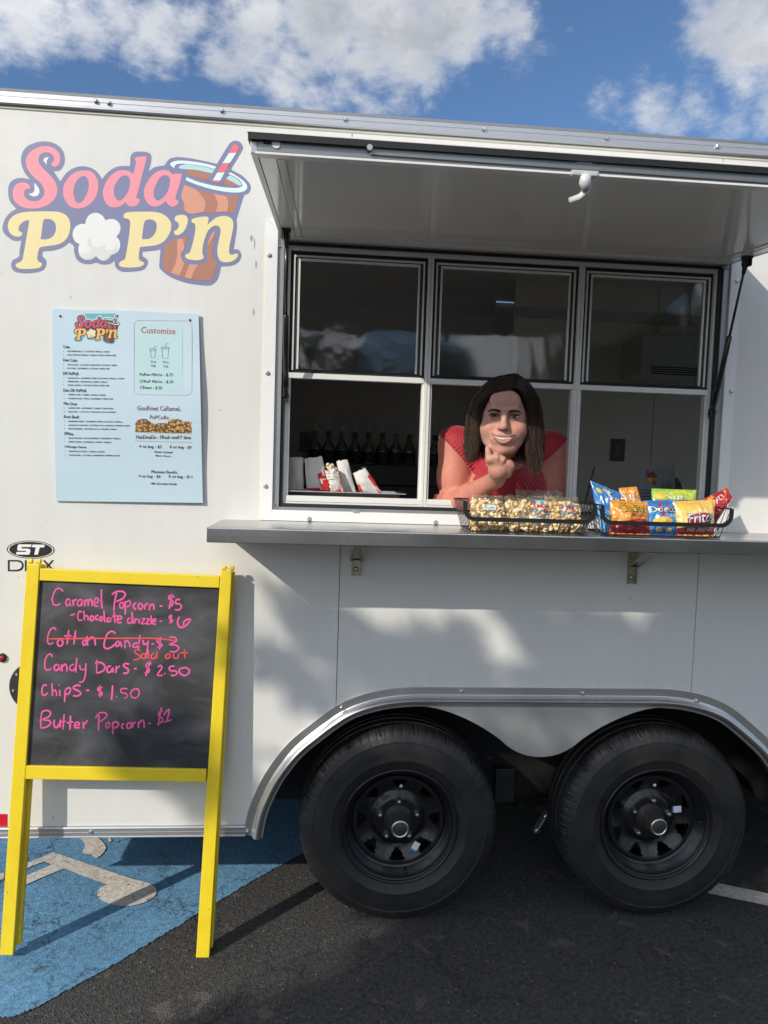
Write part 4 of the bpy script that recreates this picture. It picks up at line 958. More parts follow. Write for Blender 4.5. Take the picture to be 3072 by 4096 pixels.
PAL_WALL = dict(line=(.20, .215, .36), white=(.80, .80, .78), soda=(.82, .30, .36), pop=(.82, .70, .36), corn=(.78, .79, .77), cornshade=(.69, .69, .65), rim=(.72, .84, .86), glass=(.46, .68, .69), cola=(.42, .19, .13), colahi=(.68, .31, .21), straw=(.78, .16, .19))
PAL_MENU = dict(line=(.06, .035, .05), white=(.4, .7, .75), soda=(.62, .06, .14), pop=(.80, .46, .10), corn=(.78, .66, .40), cornshade=(.62, .48, .24), rim=(.60, .78, .82), glass=(.25, .5, .55), cola=(.13, .035, .02), colahi=(.32, .09, .05), straw=(.6, .05, .08), halo=(.11, .40, .46))
PAL_BAG = dict(PAL_MENU, line=(.20, .07, .28), soda=(.55, .08, .35), pop=(.75, .35, .25), halo=(.15, .55, .65))
def logo(name, place, pal, step, parent, normal=Vector((0, -1, 0)), tagname='w', halo=0.0, maxlayer=3):
    """place(px, py) -> point on the printed surface; each ink layer lies a hair above the one below"""
    keys = list(pal); mats = [ink(tagname + '_' + k, pal[k]) for k in keys]; mb = MB()
    if halo:
        c = [sum(p[i] for p in LOGO[0][2][0]) / len(LOGO[0][2][0]) for i in (0, 1)]; L = LOGO[0][2][0]; n = len(L); out = []
        for i in range(n):
            a, b = L[i - 3], L[(i + 3) % n]; t = Vector((b[0] - a[0], b[1] - a[1])); t = t.normalized() if t.length > 1e-6 else Vector((1, 0))
            out.append((L[i][0] + t.y * halo, L[i][1] - t.x * halo))
        mb.poly([out], lambda u, v: place(u, v) + normal * step * .5, keys.index('halo'))
    for layer, key, loops in LOGO:
        if layer > maxlayer: continue
        mb.poly(loops, lambda u, v: place(u, v) + normal * step * (layer + 1), keys.index(key))
    return mb.build(name, mats, parent, fix=False)
logo('logo_decal', lambda u, v: W(u, v, -.0003), PAL_WALL, .0004, TR)
# ST emblem and model letters
mb = MB(); P_ = lambda s, o: (lambda u, v: W(u / 6.381, 2140 + v / 6.381, -.0004 - o))
def ell(cx, cy, rx, ry, n=64, rot=0.02): return [(cx + rx * math.cos(a) * math.cos(rot) - ry * math.sin(a) * math.sin(rot), cy + rx * math.cos(a) * math.sin(rot) + ry * math.sin(a) * math.cos(rot)) for a in [2 * math.pi * k / n for k in range(n)]]
mb.poly([ell(785, 375, 612, 230)], P_(0, 0), 0); mb.poly([ell(785, 375, 580, 212), ell(785, 375, 552, 200)[::-1]], P_(0, .0004), 1)
mb.poly([spline([(475, 240), (500, 236, 1), (805, 240, 1), (790, 308, 1), (570, 306), (545, 325), (560, 345), (720, 350), (770, 375), (765, 450), (745, 495), (715, 503, 1), (408, 495, 1), (425, 430, 1), (640, 430), (672, 420), (660, 402), (480, 400), (440, 380), (445, 320), (458, 265)], n=3)], P_(0, .0004), 1)
mb.poly([[(830, 242), (1142, 248), (1125, 318), (1015, 316), (965, 505), (872, 500), (915, 315), (812, 310)]], P_(0, .0004), 1)
mb.poly([spline([(195, 640, 1), (430, 637), (540, 660), (598, 730), (600, 820), (555, 895), (440, 928), (202, 928, 1)], n=4), spline([(245, 678, 1), (250, 888, 1), (430, 885), (520, 850), (552, 790), (540, 720), (460, 682), (400, 678)], n=4)], P_(0, 0), 0)
mb.poly([[(632, 643), (684, 643), (680, 760), (960, 760), (960, 643), (1010, 643), (1010, 925), (960, 925), (960, 800), (680, 800), (678, 928), (634, 926)]], P_(0, 0), 0)
mb.poly([[(1090, 643), (1150, 643), (1240, 740), (1325, 643), (1385, 643), (1270, 775), (1400, 925), (1338, 925), (1238, 810), (1130, 925), (1070, 925), (1205, 775)]], P_(0, 0), 0)
mb.build('maker_emblem', [pmat('emblem_black', (.02, .021, .022), .35), pmat('emblem_white', (.78, .78, .77), .4)], TR, fix=False)

# ================================================================== menu board
MN = empty('menu_board', W(510, 2008)); tag(MN, 'pale blue printed menu sheet screwed to the trailer wall under the big logo', 'menu board')
q4 = [(208, 1235), (795, 1255), (806, 2012), (222, 2003)]
M_sheet = pmat('menu_sheet', (.50, .64, .72), .32, var=.04, vscale=5, bump=.06, bscale=14, coat=.15)
def MP(u, v, off=0.0): return W(180 + u / 2.5136, 1200 + v / 2.5136, MY(u, v) - off)
def MY(u, v):            # the sheet stands a little off the wall and bows
    s = (u - 70) / 1480; t = (v - 90) / 1900
    return -.006 - .006 * max(0, min(1, s)) - .006 * math.sin(math.pi * max(0, min(1, t))) * (.4 + .6 * s) + .002 * math.sin(3 * math.pi * t) * s - .004 * max(0, t - .8)
v, f = [], []; NU, NV = 24, 30
for j in range(NV + 1):
    for i in range(NU + 1):
        s, t = i / NU, j / NV
        x0 = (68 + 45 * t ** 1.0, 1545 + 42 * t); u_ = x0[0] + (x0[1] - x0[0]) * s
        v_ = (85 + 50 * s) * (1 - t) + (2022 + 18 * s) * t + 6 * math.sin(9 * s) * (1 - t) * .6
        if i == 0 and j == 0: u_ += 8
        v.append(MP(u_, v_))
n1_ = len(v); v += [p + Vector((0, .004, 0)) for p in v]
for j in range(NV):
    for i in range(NU):
        a = j * (NU + 1) + i; f.append((a, a + 1, a + NU + 2, a + NU + 1)); f.append((n1_ + a, n1_ + a + NU + 1, n1_ + a + NU + 2, n1_ + a + 1))
for i in range(NU): f.append((i, n1_ + i, n1_ + i + 1, i + 1)); a = NV * (NU + 1) + i; f.append((a, a + 1, n1_ + a + 1, n1_ + a))
for j in range(NV): a = j * (NU + 1); f.append((a, a + NU + 1, n1_ + a + NU + 1, n1_ + a)); a += NU; f.append((a, n1_ + a, n1_ + a + NU + 1, a + NU + 1))
sheet = make('sheet', v, f, M_sheet, MN, smooth=False)
def txt(mb, s, u0, u1, vtop, vbot, place, m=0, off=.0006, slant=0.0):
    gv, gf = glyphs(s); mb.add([place(u0 + (u1 - u0) * p[0], vbot + (vtop - vbot) * p[1] + slant * p[0], off) for p in gv], gf, m)
mb = MB()
def line(s, u0, u1, yc, h, m=0, slant=6):
    for d_ in ((-.9, 0), (.9, .4), (0, -.8)) if h > 18 else ((-.6, 0), (.6, 0)): txt1(s, u0 + d_[0], u1 + d_[0], yc + d_[1], h, m, slant)
def txt1(s, u0, u1, yc, h, m, slant): txt(mb, s, u0, u1, yc - h / 2 - slant / 2, yc + h / 2 - slant / 2, MP, m, slant=slant)
heads = [('Coke', 183, 250, 470), ('Diet Coke', 183, 325, 605), ('DR PePPeR', 183, 340, 740), ('Diet DR PePPeR', 185, 418, 910), ('Mtn Dew', 188, 323, 1043), ('Root BeeR', 190, 345, 1175), ('SPRite', 192, 287, 1345), ('ORange Fanta', 196, 415, 1480)]
for s, a, b_, y in heads: line(s, a, b_, y, 30)
items = [('SOUTHERN BELLE - COCONUT, VANILLA, CREAM', 648, 519), ('HOLLYWOOD TARZAN - MANGO, PEACH, FRESH LIME', 713, 556), ('THE CLASSIC - COCONUT, FRESH LIME, COCONUT CREAM', 722, 655), ('NO CHILL - RASPBERRY, COCONUT, FRESH LIME', 650, 690), ('THE DR IS IN - RASPBERRY PUREE, COCONUT, VANILLA, CREAM', 797, 789), ('PRAIRIE FIRE - CINNAMON, CHERRY, CREAM', 624, 824), ('RODEO QUEEN - COCONUT, PEACH, FRESH LIME', 648, 860), ('CHERRY NOIR - CHERRY, VANILLA, CREAM', 610, 955), ('SUMMER DAZE - PEACH, RASPBERRY, FRESH LIME', 686, 994), ('GAMER FUEL - RASPBERRY, CHERRY, FRESH LIME', 685, 1090), ('BAJA BABE - COCONUT, PINEAPPLE, BLUE RASPBERRY', 718, 1128), ('RASPBERRY BERET - RASPBERRY PUREE, COCONUT, VANILLA', 781, 1224), ('SASQUATCH SIGHTING - BUTTERSCOTCH, HAZELNUT, WHIPPED CREAM', 854, 1263), ('BUTTER BARREL - BUTTERSCOTCH, CARAMEL, CREAM', 717, 1299), ('BLUE LAGOON - BLUE RASPBERRY, GRAPEFRUIT, VANILLA', 761, 1392), ('BERRY DIVINE - RASPBERRY, CHERRY, VANILLA', 670, 1430), ('DREAMSICLE CRUSH - VANILLA, CREAM', 598, 1525), ('SOLAR FLARE - COCONUT, GRAPEFRUIT, WHIPPED CREAM', 753, 1564)]
for s, b_, y in items:
    a = 224 + (y - 519) * .0175; line(s, a, b_, y, 17); mb.poly([ell(a - 40, y - 5, 4, 4, 8)], lambda u, v: MP(u, v, .0006))
for s, a, b_, y, h in (('16 oz', 1062, 1118, 620, 20), ('24 oz', 1183, 1243, 624, 20), ('2.50', 1066, 1112, 662, 20), ('3.25', 1190, 1236, 667, 20), ("PuRee Mix'ns - $.75", 953, 1288, 752, 34), ("SYRuP Mix'ns - $.50", 953, 1290, 822, 34), ('CReam - $.50', 955, 1178, 883, 34), ('HanDmaDe - FResh eveRY time', 918, 1467, 1380, 36), ('4 oz bag - $5', 947, 1173, 1478, 36), ('8 oz bag - $9', 1254, 1473, 1483, 36), ('Classic Caramel', 1096, 1280, 1529, 20), ('Black Cherry', 1114, 1264, 1570, 20), ('PRemium FlavoRs:', 1070, 1332, 1730, 28), ('4 oz bag - $6', 940, 1163, 1776, 36), ('8 oz bag - $11', 1244, 1480, 1780, 36), ('Milk Chocolate Drizzle', 1065, 1326, 1848, 20)):
    line(s, a, b_, y, h)
line('Customize', 968, 1310, 308, 62, 1, 14); line('GouRmet CaRameL', 928, 1366, 1090, 46, 2, 8); line('PoPCoRn', 1057, 1243, 1180, 38, 2)
# box outlines, cups, rules
def stroke(mb, pts, w, place, m=0, off=.0006, closed=False):
    P = [Vector(p[:2]) for p in pts]; n = len(P); L, R = [], []
    for i in range(n):
        a = P[i - 1] if (closed or i > 0) else P[i]; b = P[(i + 1) % n] if (closed or i < n - 1) else P[i]
        t = (b - a); t = t.normalized() if t.length > 0 else Vector((1, 0)); q = Vector((-t.y, t.x)) * w / 2; L.append(P[i] + q); R.append(P[i] - q)
    vs_ = [place(p.x, p.y, off) for p in L + R]; fs_ = [(i, (i + 1) % n, n + (i + 1) % n, n + i) for i in range(n if closed else n - 1)]
    mb.add(vs_, fs_, m)
def rrect(u0, v0, u1, v1, r, sl=0.012, k=5):
    out = []
    for cx, cy, a0 in ((u1 - r, v0 + r, -90), (u1 - r, v1 - r, 0), (u0 + r, v1 - r, 90), (u0 + r, v0 + r, 180)):
        for i in range(k + 1):
            a = math.radians(a0 + 90 * i / k); x, y = cx + r * math.cos(a), cy + r * math.sin(a); out.append((x, y + (x - u0) * sl + 0))
    return out
stroke(mb, rrect(895, 204, 1477, 950, 55), 4, MP, 3, closed=True)
stroke(mb, [(905, 1328), (1480, 1346)], 5, MP, 3); stroke(mb, [(903, 1416), (1482, 1433)], 5, MP, 3)
for (x0, x1, yt, yb, sx, sy) in ((1055, 1116, 490, 578, 1100, 463), (1170, 1248, 474, 584, 1218, 440)):
    w = x1 - x0; stroke(mb, [(x0 + 5, yt + 14), (x0 + 12, yb), (x1 - 12, yb + 3), (x1 - 5, yt + 16)], 5, MP)
    stroke(mb, rrect(x0, yt, x1, yt + 16, 6), 5, MP, closed=True); stroke(mb, [(sx - 6, yt), (sx, sy), (sx + 26, sy + 1)], 5, MP)
mb.build('printed_text', [ink('menu_black', (.025, .028, .035)), ink('menu_red', (.50, .05, .12)), ink('menu_brown', (.20, .06, .07)), ink('menu_tan', (.48, .33, .24))], MN, fix=False)
mb = MB(); mb.poly([rrect(917, 250, 1383, 912, 40)], lambda u, v: MP(u, v, .0003)); mb.build('printed_panel', ink('menu_panel', (.46, .64, .66)), MN, fix=False)
# picture of popcorn on the sheet: flat print
def corn_print():
    m = bpy.data.materials.new('printed_popcorn'); nt, n, l, b = nodes_of(m); t = n.new('ShaderNodeTexCoord')
    v = n.new('ShaderNodeTexVoronoi'); v.inputs['Scale'].default_value = 125; v.inputs['Randomness'].default_value = .9; l.new(t.outputs['Object'], v.inputs['Vector'])
    r = n.new('ShaderNodeValToRGB'); e = r.color_ramp.elements; e[0].position = .1; e[0].color = (.68, .50, .22, 1); e[1].position = .62; e[1].color = (.12, .05, .015, 1); k = e.new(.35); k.color = (.48, .28, .09, 1)
    l.new(v.outputs['Distance'], r.inputs[0]); l.new(r.outputs[0], b.inputs['Base Color']); b.inputs['Roughness'].default_value = .4; return m
top = [(905, 1325), (910, 1240), (935, 1205), (980, 1195), (1030, 1200), (1060, 1232), (1110, 1245), (1160, 1232), (1225, 1242), (1260, 1205), (1300, 1195), (1345, 1200), (1370, 1215), (1420, 1225), (1470, 1222), (1474, 1338)]
jag = []
for i, (a, b_) in enumerate(zip(top[:-1], top[1:])):
    for k in range(3): t = k / 3; jag.append((a[0] + (b_[0] - a[0]) * t + rng.uniform(-5, 5), a[1] + (b_[1] - a[1]) * t + rng.uniform(-7, 7)))
jag.append(top[-1]); mb = MB(); mb.poly([jag], lambda u, v: MP(u, v, .0005)); mb.build('printed_picture', corn_print(), MN, fix=False)
def menu_logo(px, py):        # big logo sheet -> small logo on the menu
    u = 288 + (px - 12) / (1003 - 12) * (755 - 288); v = 148 + (py - 563) / (1141 - 563) * (432 - 148); return MP(u, v)
logo('printed_logo', menu_logo, PAL_MENU, .00025, MN, tagname='m', halo=26)
for u_, v_ in ((155, 163), (1459, 203)):
    mb = MB(); c = MP(u_, v_); mb.lathe([(.0038, 0), (.0036, -.002), (.0001, -.0028)], 14, c, 'y'); mb.build('screw', M_black, MN)

# ================================================================== folding chalkboard sign
Zs = 1.275; sy0, sy1 = -.118, -.062           # front face leans back against the trailer
s_n = Vector((0, 1, -(sy1 - sy0) / Zs)).normalized(); s_p = Vector((0, sy0, 0))
def SP(px, py, off=0.0): return on_plane(px, py, s_p, s_n) - s_n * off
SG = empty('chalkboard_sign', (SP(440, 3820).x, -.08, 0)); tag(SG, 'yellow wooden folding chalkboard with pink handwritten prices leaning on the trailer', 'chalkboard')
def yellow():
    m = bpy.data.materials.new('yellow_paint'); nt, n, l, b = nodes_of(m); t = n.new('ShaderNodeTexCoord')
    z = n.new('ShaderNodeTexNoise'); z.inputs['Scale'].default_value = 12; z.inputs['Detail'].default_value = 6; l.new(t.outputs['Object'], z.inputs['Vector'])
    mx = n.new('ShaderNodeMix'); mx.data_type = 'RGBA'; l.new(z.outputs['Fac'], mx.inputs[0]); mx.inputs[6].default_value = (.74, .52, .010, 1); mx.inputs[7].default_value = (.86, .68, .035, 1)
    w = n.new('ShaderNodeTexVoronoi'); w.inputs['Scale'].default_value = 26; mp = n.new('ShaderNodeMapping'); mp.inputs['Scale'].default_value = (1.6, 1, .8); l.new(t.outputs['Object'], mp.inputs[0]); l.new(mp.outputs[0], w.inputs['Vector'])
    nz = n.new('ShaderNodeTexNoise'); nz.inputs['Scale'].default_value = 80; nz.inputs['Detail'].default_value = 4; l.new(t.outputs['Object'], nz.inputs['Vector'])
    ad = n.new('ShaderNodeMath'); ad.operation = 'MULTIPLY_ADD'; l.new(nz.outputs['Fac'], ad.inputs[0]); ad.inputs[1].default_value = .22; l.new(w.outputs['Distance'], ad.inputs[2])
    c = n.new('ShaderNodeMath'); c.operation = 'LESS_THAN'; c.inputs[1].default_value = .155; l.new(ad.outputs[0], c.inputs[0])
    m2 = n.new('ShaderNodeMix'); m2.data_type = 'RGBA'; l.new(c.outputs[0], m2.inputs[0]); l.new(mx.outputs[2], m2.inputs[6]); m2.inputs[7].default_value = (.16, .10, .02, 1)
    l.new(m2.outputs[2], b.inputs['Base Color']); b.inputs['Roughness'].default_value = .42
    z2 = n.new('ShaderNodeTexNoise'); z2.inputs['Scale'].default_value = 18; mp2 = n.new('ShaderNodeMapping'); mp2.inputs['Scale'].default_value = (9, 9, .6); l.new(t.outputs['Object'], mp2.inputs[0]); l.new(mp2.outputs[0], z2.inputs['Vector'])
    bp = n.new('ShaderNodeBump'); bp.inputs['Strength'].default_value = .3; bp.inputs['Distance'].default_value = .002; l.new(z2.outputs['Fac'], bp.inputs['Height']); l.new(bp.outputs[0], b.inputs['Normal'])
    return m
M_yel = yellow()
def plank(name, q, thick, parent, off=0.0, mat=None, bev=.0022):
    a = [SP(*p, off) for p in q]; a = a + [p + s_n * thick for p in a]; mb = MB(); mb.hexa(a, bev); return mb.build(name, mat or M_yel, parent)
T = .022
plank('post', [(108, 2256), (160, 2257), (53, 3819), (0, 3819)], T, SG, .003); plank('post', [(883, 2284), (928, 2283), (837, 3829), (784, 3829)], T, SG, .003)
plank('rail', [(160, 2274), (879, 2304), (877, 2352), (158, 2322)], T - .002, SG, .0015); plank('rail', [(99, 3063), (826, 3078), (823, 3129), (97, 3116)], T - .002, SG, .0015)
# back frame folded flat behind
def shift(q, dx, dy): return [(p[0] + dx, p[1] + dy) for p in q]
plank('back_post', [(114, 2262), (166, 2263), (66, 3800), (14, 3800)], .020, SG, -.026); plank('back_post', [(889, 2292), (934, 2291), (845, 3812), (792, 3812)], .020, SG, -.026)
plank('back_rail', [(166, 2290), (889, 2320), (886, 2370), (164, 2340)], .018, SG, -.027); plank('back_rail', [(99, 3075), (846, 3090), (843, 3140), (97, 3128)], .018, SG, -.027)
for u0 in (126, 903):
    c = SP(u0 + 8, 2252 if u0 < 500 else 2279); mb = MB()
    for dx in (-.014, .012): mb.tube([c + Vector((dx - .005, .012, .004)), c + Vector((dx + .006, .012, .004))], .0085, 10)
    mb.tube([c + Vector((-.02, .012, .004)), c + Vector((.02, .012, .004))], .003, 8); mb.build('hinge', M_yel, SG)
def slate():
    m = bpy.data.materials.new('chalkboard_slate'); nt, n, l, b = nodes_of(m); t = n.new('ShaderNodeTexCoord')
    mp = n.new('ShaderNodeMapping'); mp.inputs['Scale'].default_value = (1, 1, 1.6); mp.inputs['Rotation'].default_value = (0, .5, 0); l.new(t.outputs['Object'], mp.inputs[0])
    z = n.new('ShaderNodeTexNoise'); z.inputs['Scale'].default_value = 6; z.inputs['Detail'].default_value = 5; z.inputs['Distortion'].default_value = .8; l.new(mp.outputs[0], z.inputs['Vector'])
    f_ = n.new('ShaderNodeTexNoise'); f_.inputs['Scale'].default_value = 300; l.new(t.outputs['Object'], f_.inputs['Vector'])
    r = n.new('ShaderNodeValToRGB'); r.color_ramp.elements[0].position = .42; r.color_ramp.elements[0].color = (.026, .027, .029, 1); r.color_ramp.elements[1].position = .80; r.color_ramp.elements[1].color = (.105, .106, .113, 1)
    ad = n.new('ShaderNodeMath'); ad.operation = 'MULTIPLY_ADD'; l.new(f_.outputs['Fac'], ad.inputs[0]); ad.inputs[1].default_value = .10; l.new(z.outputs['Fac'], ad.inputs[2]); l.new(ad.outputs[0], r.inputs[0])
    l.new(r.outputs[0], b.inputs['Base Color']); b.inputs['Roughness'].default_value = .72
    bp = n.new('ShaderNodeBump'); bp.inputs['Strength'].default_value = .15; bp.inputs['Distance'].default_value = .001; l.new(f_.outputs['Fac'], bp.inputs['Height']); l.new(bp.outputs[0], b.inputs['Normal']); return m
board = plank('chalkboard_panel', [(156, 2318), (880, 2348), (828, 3082), (96, 3066)], .004, SG, -.008, slate(), 0)
STR = [
 [(325,190),(300,165),(265,170),(240,215),(230,260),(240,300),(270,312),(300,295)], [(385,265),(365,255),(350,285),(358,315),(380,300),(388,265),(385,300),(395,318)], [(410,262),(415,318)], [(415,285),(430,262),(445,265)],
 [(490,262),(465,265),(450,295),(465,318),(485,300),(490,262),(490,318)], [(512,262),(515,322)], [(515,290),(530,262),(542,275),(545,320)], [(545,285),(560,258),(575,270),(580,318)], [(598,290),(630,285),(632,255),(612,248),(598,280),(603,315),(632,320)], [(662,170),(660,260),(668,340)],
 [(795,200),(775,290),(770,360)], [(752,215),(800,190),(850,192),(870,215),(850,250),(790,280)], [(840,280),(822,300),(825,330),(845,335),(855,305),(840,280)], [(868,275),(870,395)], [(870,290),(900,270),(915,285),(905,315),(872,325)], [(967,292),(945,302),(943,330),(965,350)], [(1000,290),(985,310),(990,340),(1010,345),(1022,315),(1000,290)],
 [(1040,300),(1040,350)], [(1042,315),(1060,298),(1070,303)], [(1085,305),(1080,358)], [(1085,325),(1105,300),(1120,315),(1120,352)], [(1170,318),(1197,318)], [(1300,240),(1265,225),(1250,250),(1285,275),(1280,310),(1245,325)], [(1280,212),(1255,345)], [(1350,262),(1318,262),(1312,295),(1345,300),(1362,325),(1340,350),(1302,350)],
 [(390,398),(430,388)], [(492,375),(470,362),(455,395),(460,440),(495,440)], [(508,355),(512,445)], [(512,420),(530,400),(542,415),(545,445)], [(578,400),(562,420),(570,445),(588,440),(590,415),(578,400)], [(635,400),(615,405),(610,430),(635,440)], [(655,410),(645,430),(655,450),(670,435),(665,412),(655,410)], [(682,355),(690,462)],
 [(730,420),(712,430),(712,455),(735,450),(742,420),(742,455)], [(770,365),(780,468)], [(755,408),(800,403)], [(800,435),(832,432),(835,412),(812,405),(800,440),(812,465),(838,460)], [(915,420),(892,435),(895,465),(920,465),(930,440)], [(928,370),(938,475)], [(955,425),(955,470)], [(957,440),(978,428)], [(992,430),(990,470)],
 [(1010,430),(1042,430),(1010,472),(1048,470)], [(1052,430),(1078,432),(1055,472),(1085,475)], [(1095,400),(1098,478)], [(1110,455),(1135,450),(1130,430),(1112,440),(1115,475),(1140,475)], [(1170,452),(1192,450)], [(1285,405),(1258,405),(1260,430),(1282,440),(1275,460),(1252,462)], [(1272,390),(1268,472)], [(1345,410),(1328,455),(1340,495),(1375,505),(1410,480),(1440,440),(1420,432),(1385,455),(1380,505)],
 [(265,530),(245,508),(215,525),(192,580),(190,630),(205,652),(240,640)], [(300,610),(278,625),(280,660),(305,668),(325,640),(310,615)], [(375,525),(360,655)], [(435,532),(418,655)], [(335,580),(400,578)], [(410,590),(440,588)], [(515,615),(495,635),(505,660),(520,655),(528,625),(515,615)], [(535,580),(540,668)], [(545,620),(575,590),(600,605),(608,665)],
 [(785,560),(755,538),(715,560),(690,620),(685,675),(715,692),(760,670),(778,650)], [(815,625),(790,640),(790,670),(815,660),(825,630),(840,680)], [(865,618),(868,690)], [(867,650),(885,620),(903,640),(912,678)], [(985,640),(945,650),(940,675),(975,675),(995,640)], [(998,570),(985,700)], [(1025,615),(1035,655),(1065,640)], [(1072,620),(1060,720),(1050,780)], [(1098,650),(1122,648)],
 [(1195,605),(1155,605),(1155,635),(1190,655),(1180,675),(1150,678)], [(1178,588),(1168,700)], [(1255,592),(1300,592),(1318,625),(1255,655),(1310,660),(1340,685),(1310,718),(1262,715)]]
STR_RED = [[(195,605),(500,602),(940,600),(1150,602),(1310,622)], [(1005,705),(965,700),(955,725),(1000,755),(990,780),(940,790)], [(1030,735),(1010,750),(1020,775),(1045,770),(1045,740),(1030,735)], [(1075,700),(1075,780)], [(1120,735),(1098,750),(1105,778),(1135,770),(1145,735)], [(1150,710),(1148,780)], [(1250,735),(1225,750),(1230,775),(1258,770),(1260,740),(1250,735)], [(1295,730),(1295,770),(1330,770),(1338,735)], [(1390,695),(1392,775)], [(1350,728),(1420,725)]]
STR2 = [[(235,20),(210,-5),(180,20),(165,70),(168,120),(190,140),(225,120)], [(280,90),(255,95),(248,125),(270,140),(290,110),(285,90),(300,140)], [(310,85),(318,150)], [(320,110),(340,85),(355,100),(360,150)], [(420,85),(390,100),(385,130),(415,140),(435,105)], [(445,30),(435,160)], [(470,90),(480,130),(515,130)], [(525,75),(520,180),(500,235),(465,245)],
 [(622,45),(618,165)], [(605,75),(655,70),(690,100),(680,140),(620,165)], [(745,100),(715,110),(712,150),(740,155),(760,120),(765,160)], [(790,100),(790,165)], [(792,125),(822,100)], [(905,85),(870,80),(855,100),(895,130),(890,160),(850,165)], [(945,125),(970,122)], [(1100,85),(1070,75),(1050,100),(1080,130),(1070,160),(1040,160)], [(1088,60),(1048,188)], [(1155,110),(1180,95),(1190,120),(1150,180),(1200,182)], [(1211,165),(1219,171)],
 [(1300,100),(1260,110),(1262,140),(1310,145),(1325,165),(1295,185),(1268,180)], [(1385,115),(1345,130),(1350,165),(1390,185),(1425,165),(1430,135),(1400,115),(1385,115)],
 [(185,275),(160,265),(142,300),(142,345),(165,358),(190,335)], [(228,250),(232,365)], [(232,330),(250,310),(265,330),(268,365)], [(295,310),(298,365)], [(287,266),(293,271)], [(345,300),(338,418)], [(340,315),(375,290),(390,305),(378,340),(345,350)], [(480,275),(440,270),(415,295),(470,325),(478,350),(440,365),(412,360)], [(525,315),(555,312)], [(670,290),(640,290),(630,310),(665,335),(660,355),(632,355)], [(648,270),(650,375)], [(760,270),(750,400)], [(789,365),(797,371)], [(890,300),(840,300),(832,330),(880,345),(888,370),(860,385)], [(955,300),(925,320),(918,355),(940,380),(975,375),(992,340),(985,308),(955,300)],
 [(140,500),(130,570),(130,640)], [(140,500),(185,490),(215,510),(200,545),(145,570),(205,580),(215,605),(180,635),(130,645)], [(250,570),(245,620),(270,640),(295,600)], [(300,570),(300,640)], [(335,520),(325,655)], [(305,590),(350,585)], [(390,535),(385,660)], [(358,600),(415,590)], [(430,625),(465,615),(460,595),(432,600),(430,640),(475,640)], [(500,590),(505,650)], [(505,620),(540,575)],
 [(640,530),(635,670)], [(608,560),(640,515),(690,510),(710,530),(690,560),(645,590)], [(715,595),(700,615),(710,645),(730,630),(730,600),(715,595)], [(760,590),(762,700)], [(762,600),(790,590),(810,605),(800,635),(765,645)], [(860,605),(842,615),(840,640),(858,652)], [(905,595),(885,615),(890,645),(915,640),(922,610),(905,595)], [(935,590),(935,645)], [(937,610),(962,590)], [(985,585),(985,645)], [(987,605),(1020,575),(1035,600),(1035,645)], [(1070,605),(1095,602)],
 [(1195,490),(1165,510),(1165,540),(1195,560),(1190,590),(1150,615)], [(1188,462),(1155,625)], [(1205,530),(1255,480),(1235,585)], [(1205,595),(1280,570)]]
def chalk(strokes, oy, mats, name, off, w=14.5):
    mb = MB()
    for st in strokes:
        pts = spline(st, closed=False, n=5)
        if len(st) == 2: pts = [(st[0][0] + (st[1][0] - st[0][0]) * k / 6, st[0][1] + (st[1][1] - st[0][1]) * k / 6) for k in range(7)]
        n = len(pts); P = [Vector(p) for p in pts]; L, R = [], []; ww = w * rng.uniform(.85, 1.12)
        for i in range(n):
            t = P[min(n - 1, i + 1)] - P[max(0, i - 1)]; t = t.normalized() if t.length > 0 else Vector((1, 0)); k = ww / 2 * (1 + .16 * noise.noise((P[i].x * .07, P[i].y * .07, oy))) * (.75 if i in (0, n - 1) else 1); q = Vector((-t.y, t.x)) * k
            L.append(P[i] + q); R.append(P[i] - q)
        pl = lambda p: SP(100 + p.x / 2.1829, oy + p.y / 2.1829, -.008 + off)
        mb.add([pl(p) for p in L + R], [(i, i + 1, n + i + 1, n + i) for i in range(n - 1)])
    return mb.build(name, mats, SG, fix=False)
M_pink = pmat('pink_chalk_ink', (.80, .10, .33), .7, var=.16, vscale=70); M_redink = pmat('red_chalk_ink', (.80, .075, .085), .7, var=.16, vscale=70)
def lines_of(strokes, starts):
    k = [0] + [next(i for i, s in enumerate(strokes) if s[0] == p) for p in starts] + [len(strokes)]; rows = [strokes[a:b] for a, b in zip(k[:-1], k[1:])]; out = []
    for row in rows:                      # one object for each word
        w = [row[0]]; xm = max(p[0] for p in row[0])
        for s in row[1:]:
            if min(p[0] for p in s) > xm + 16: out.append(w); w = []
            w.append(s); xm = max(xm, max(p[0] for p in s))
        out.append(w)
    return out
for ln in lines_of(STR, [(390, 398), (265, 530)]): chalk(ln, 2280, M_pink, 'handwriting', .0006)
for ln in lines_of(STR2, [(185, 275), (140, 500)]): chalk(ln, 2620, M_pink, 'handwriting', .0007)
for ln in lines_of(STR_RED, [(1005, 705)]): chalk(ln, 2280, M_redink, 'handwriting', .0012, 12)

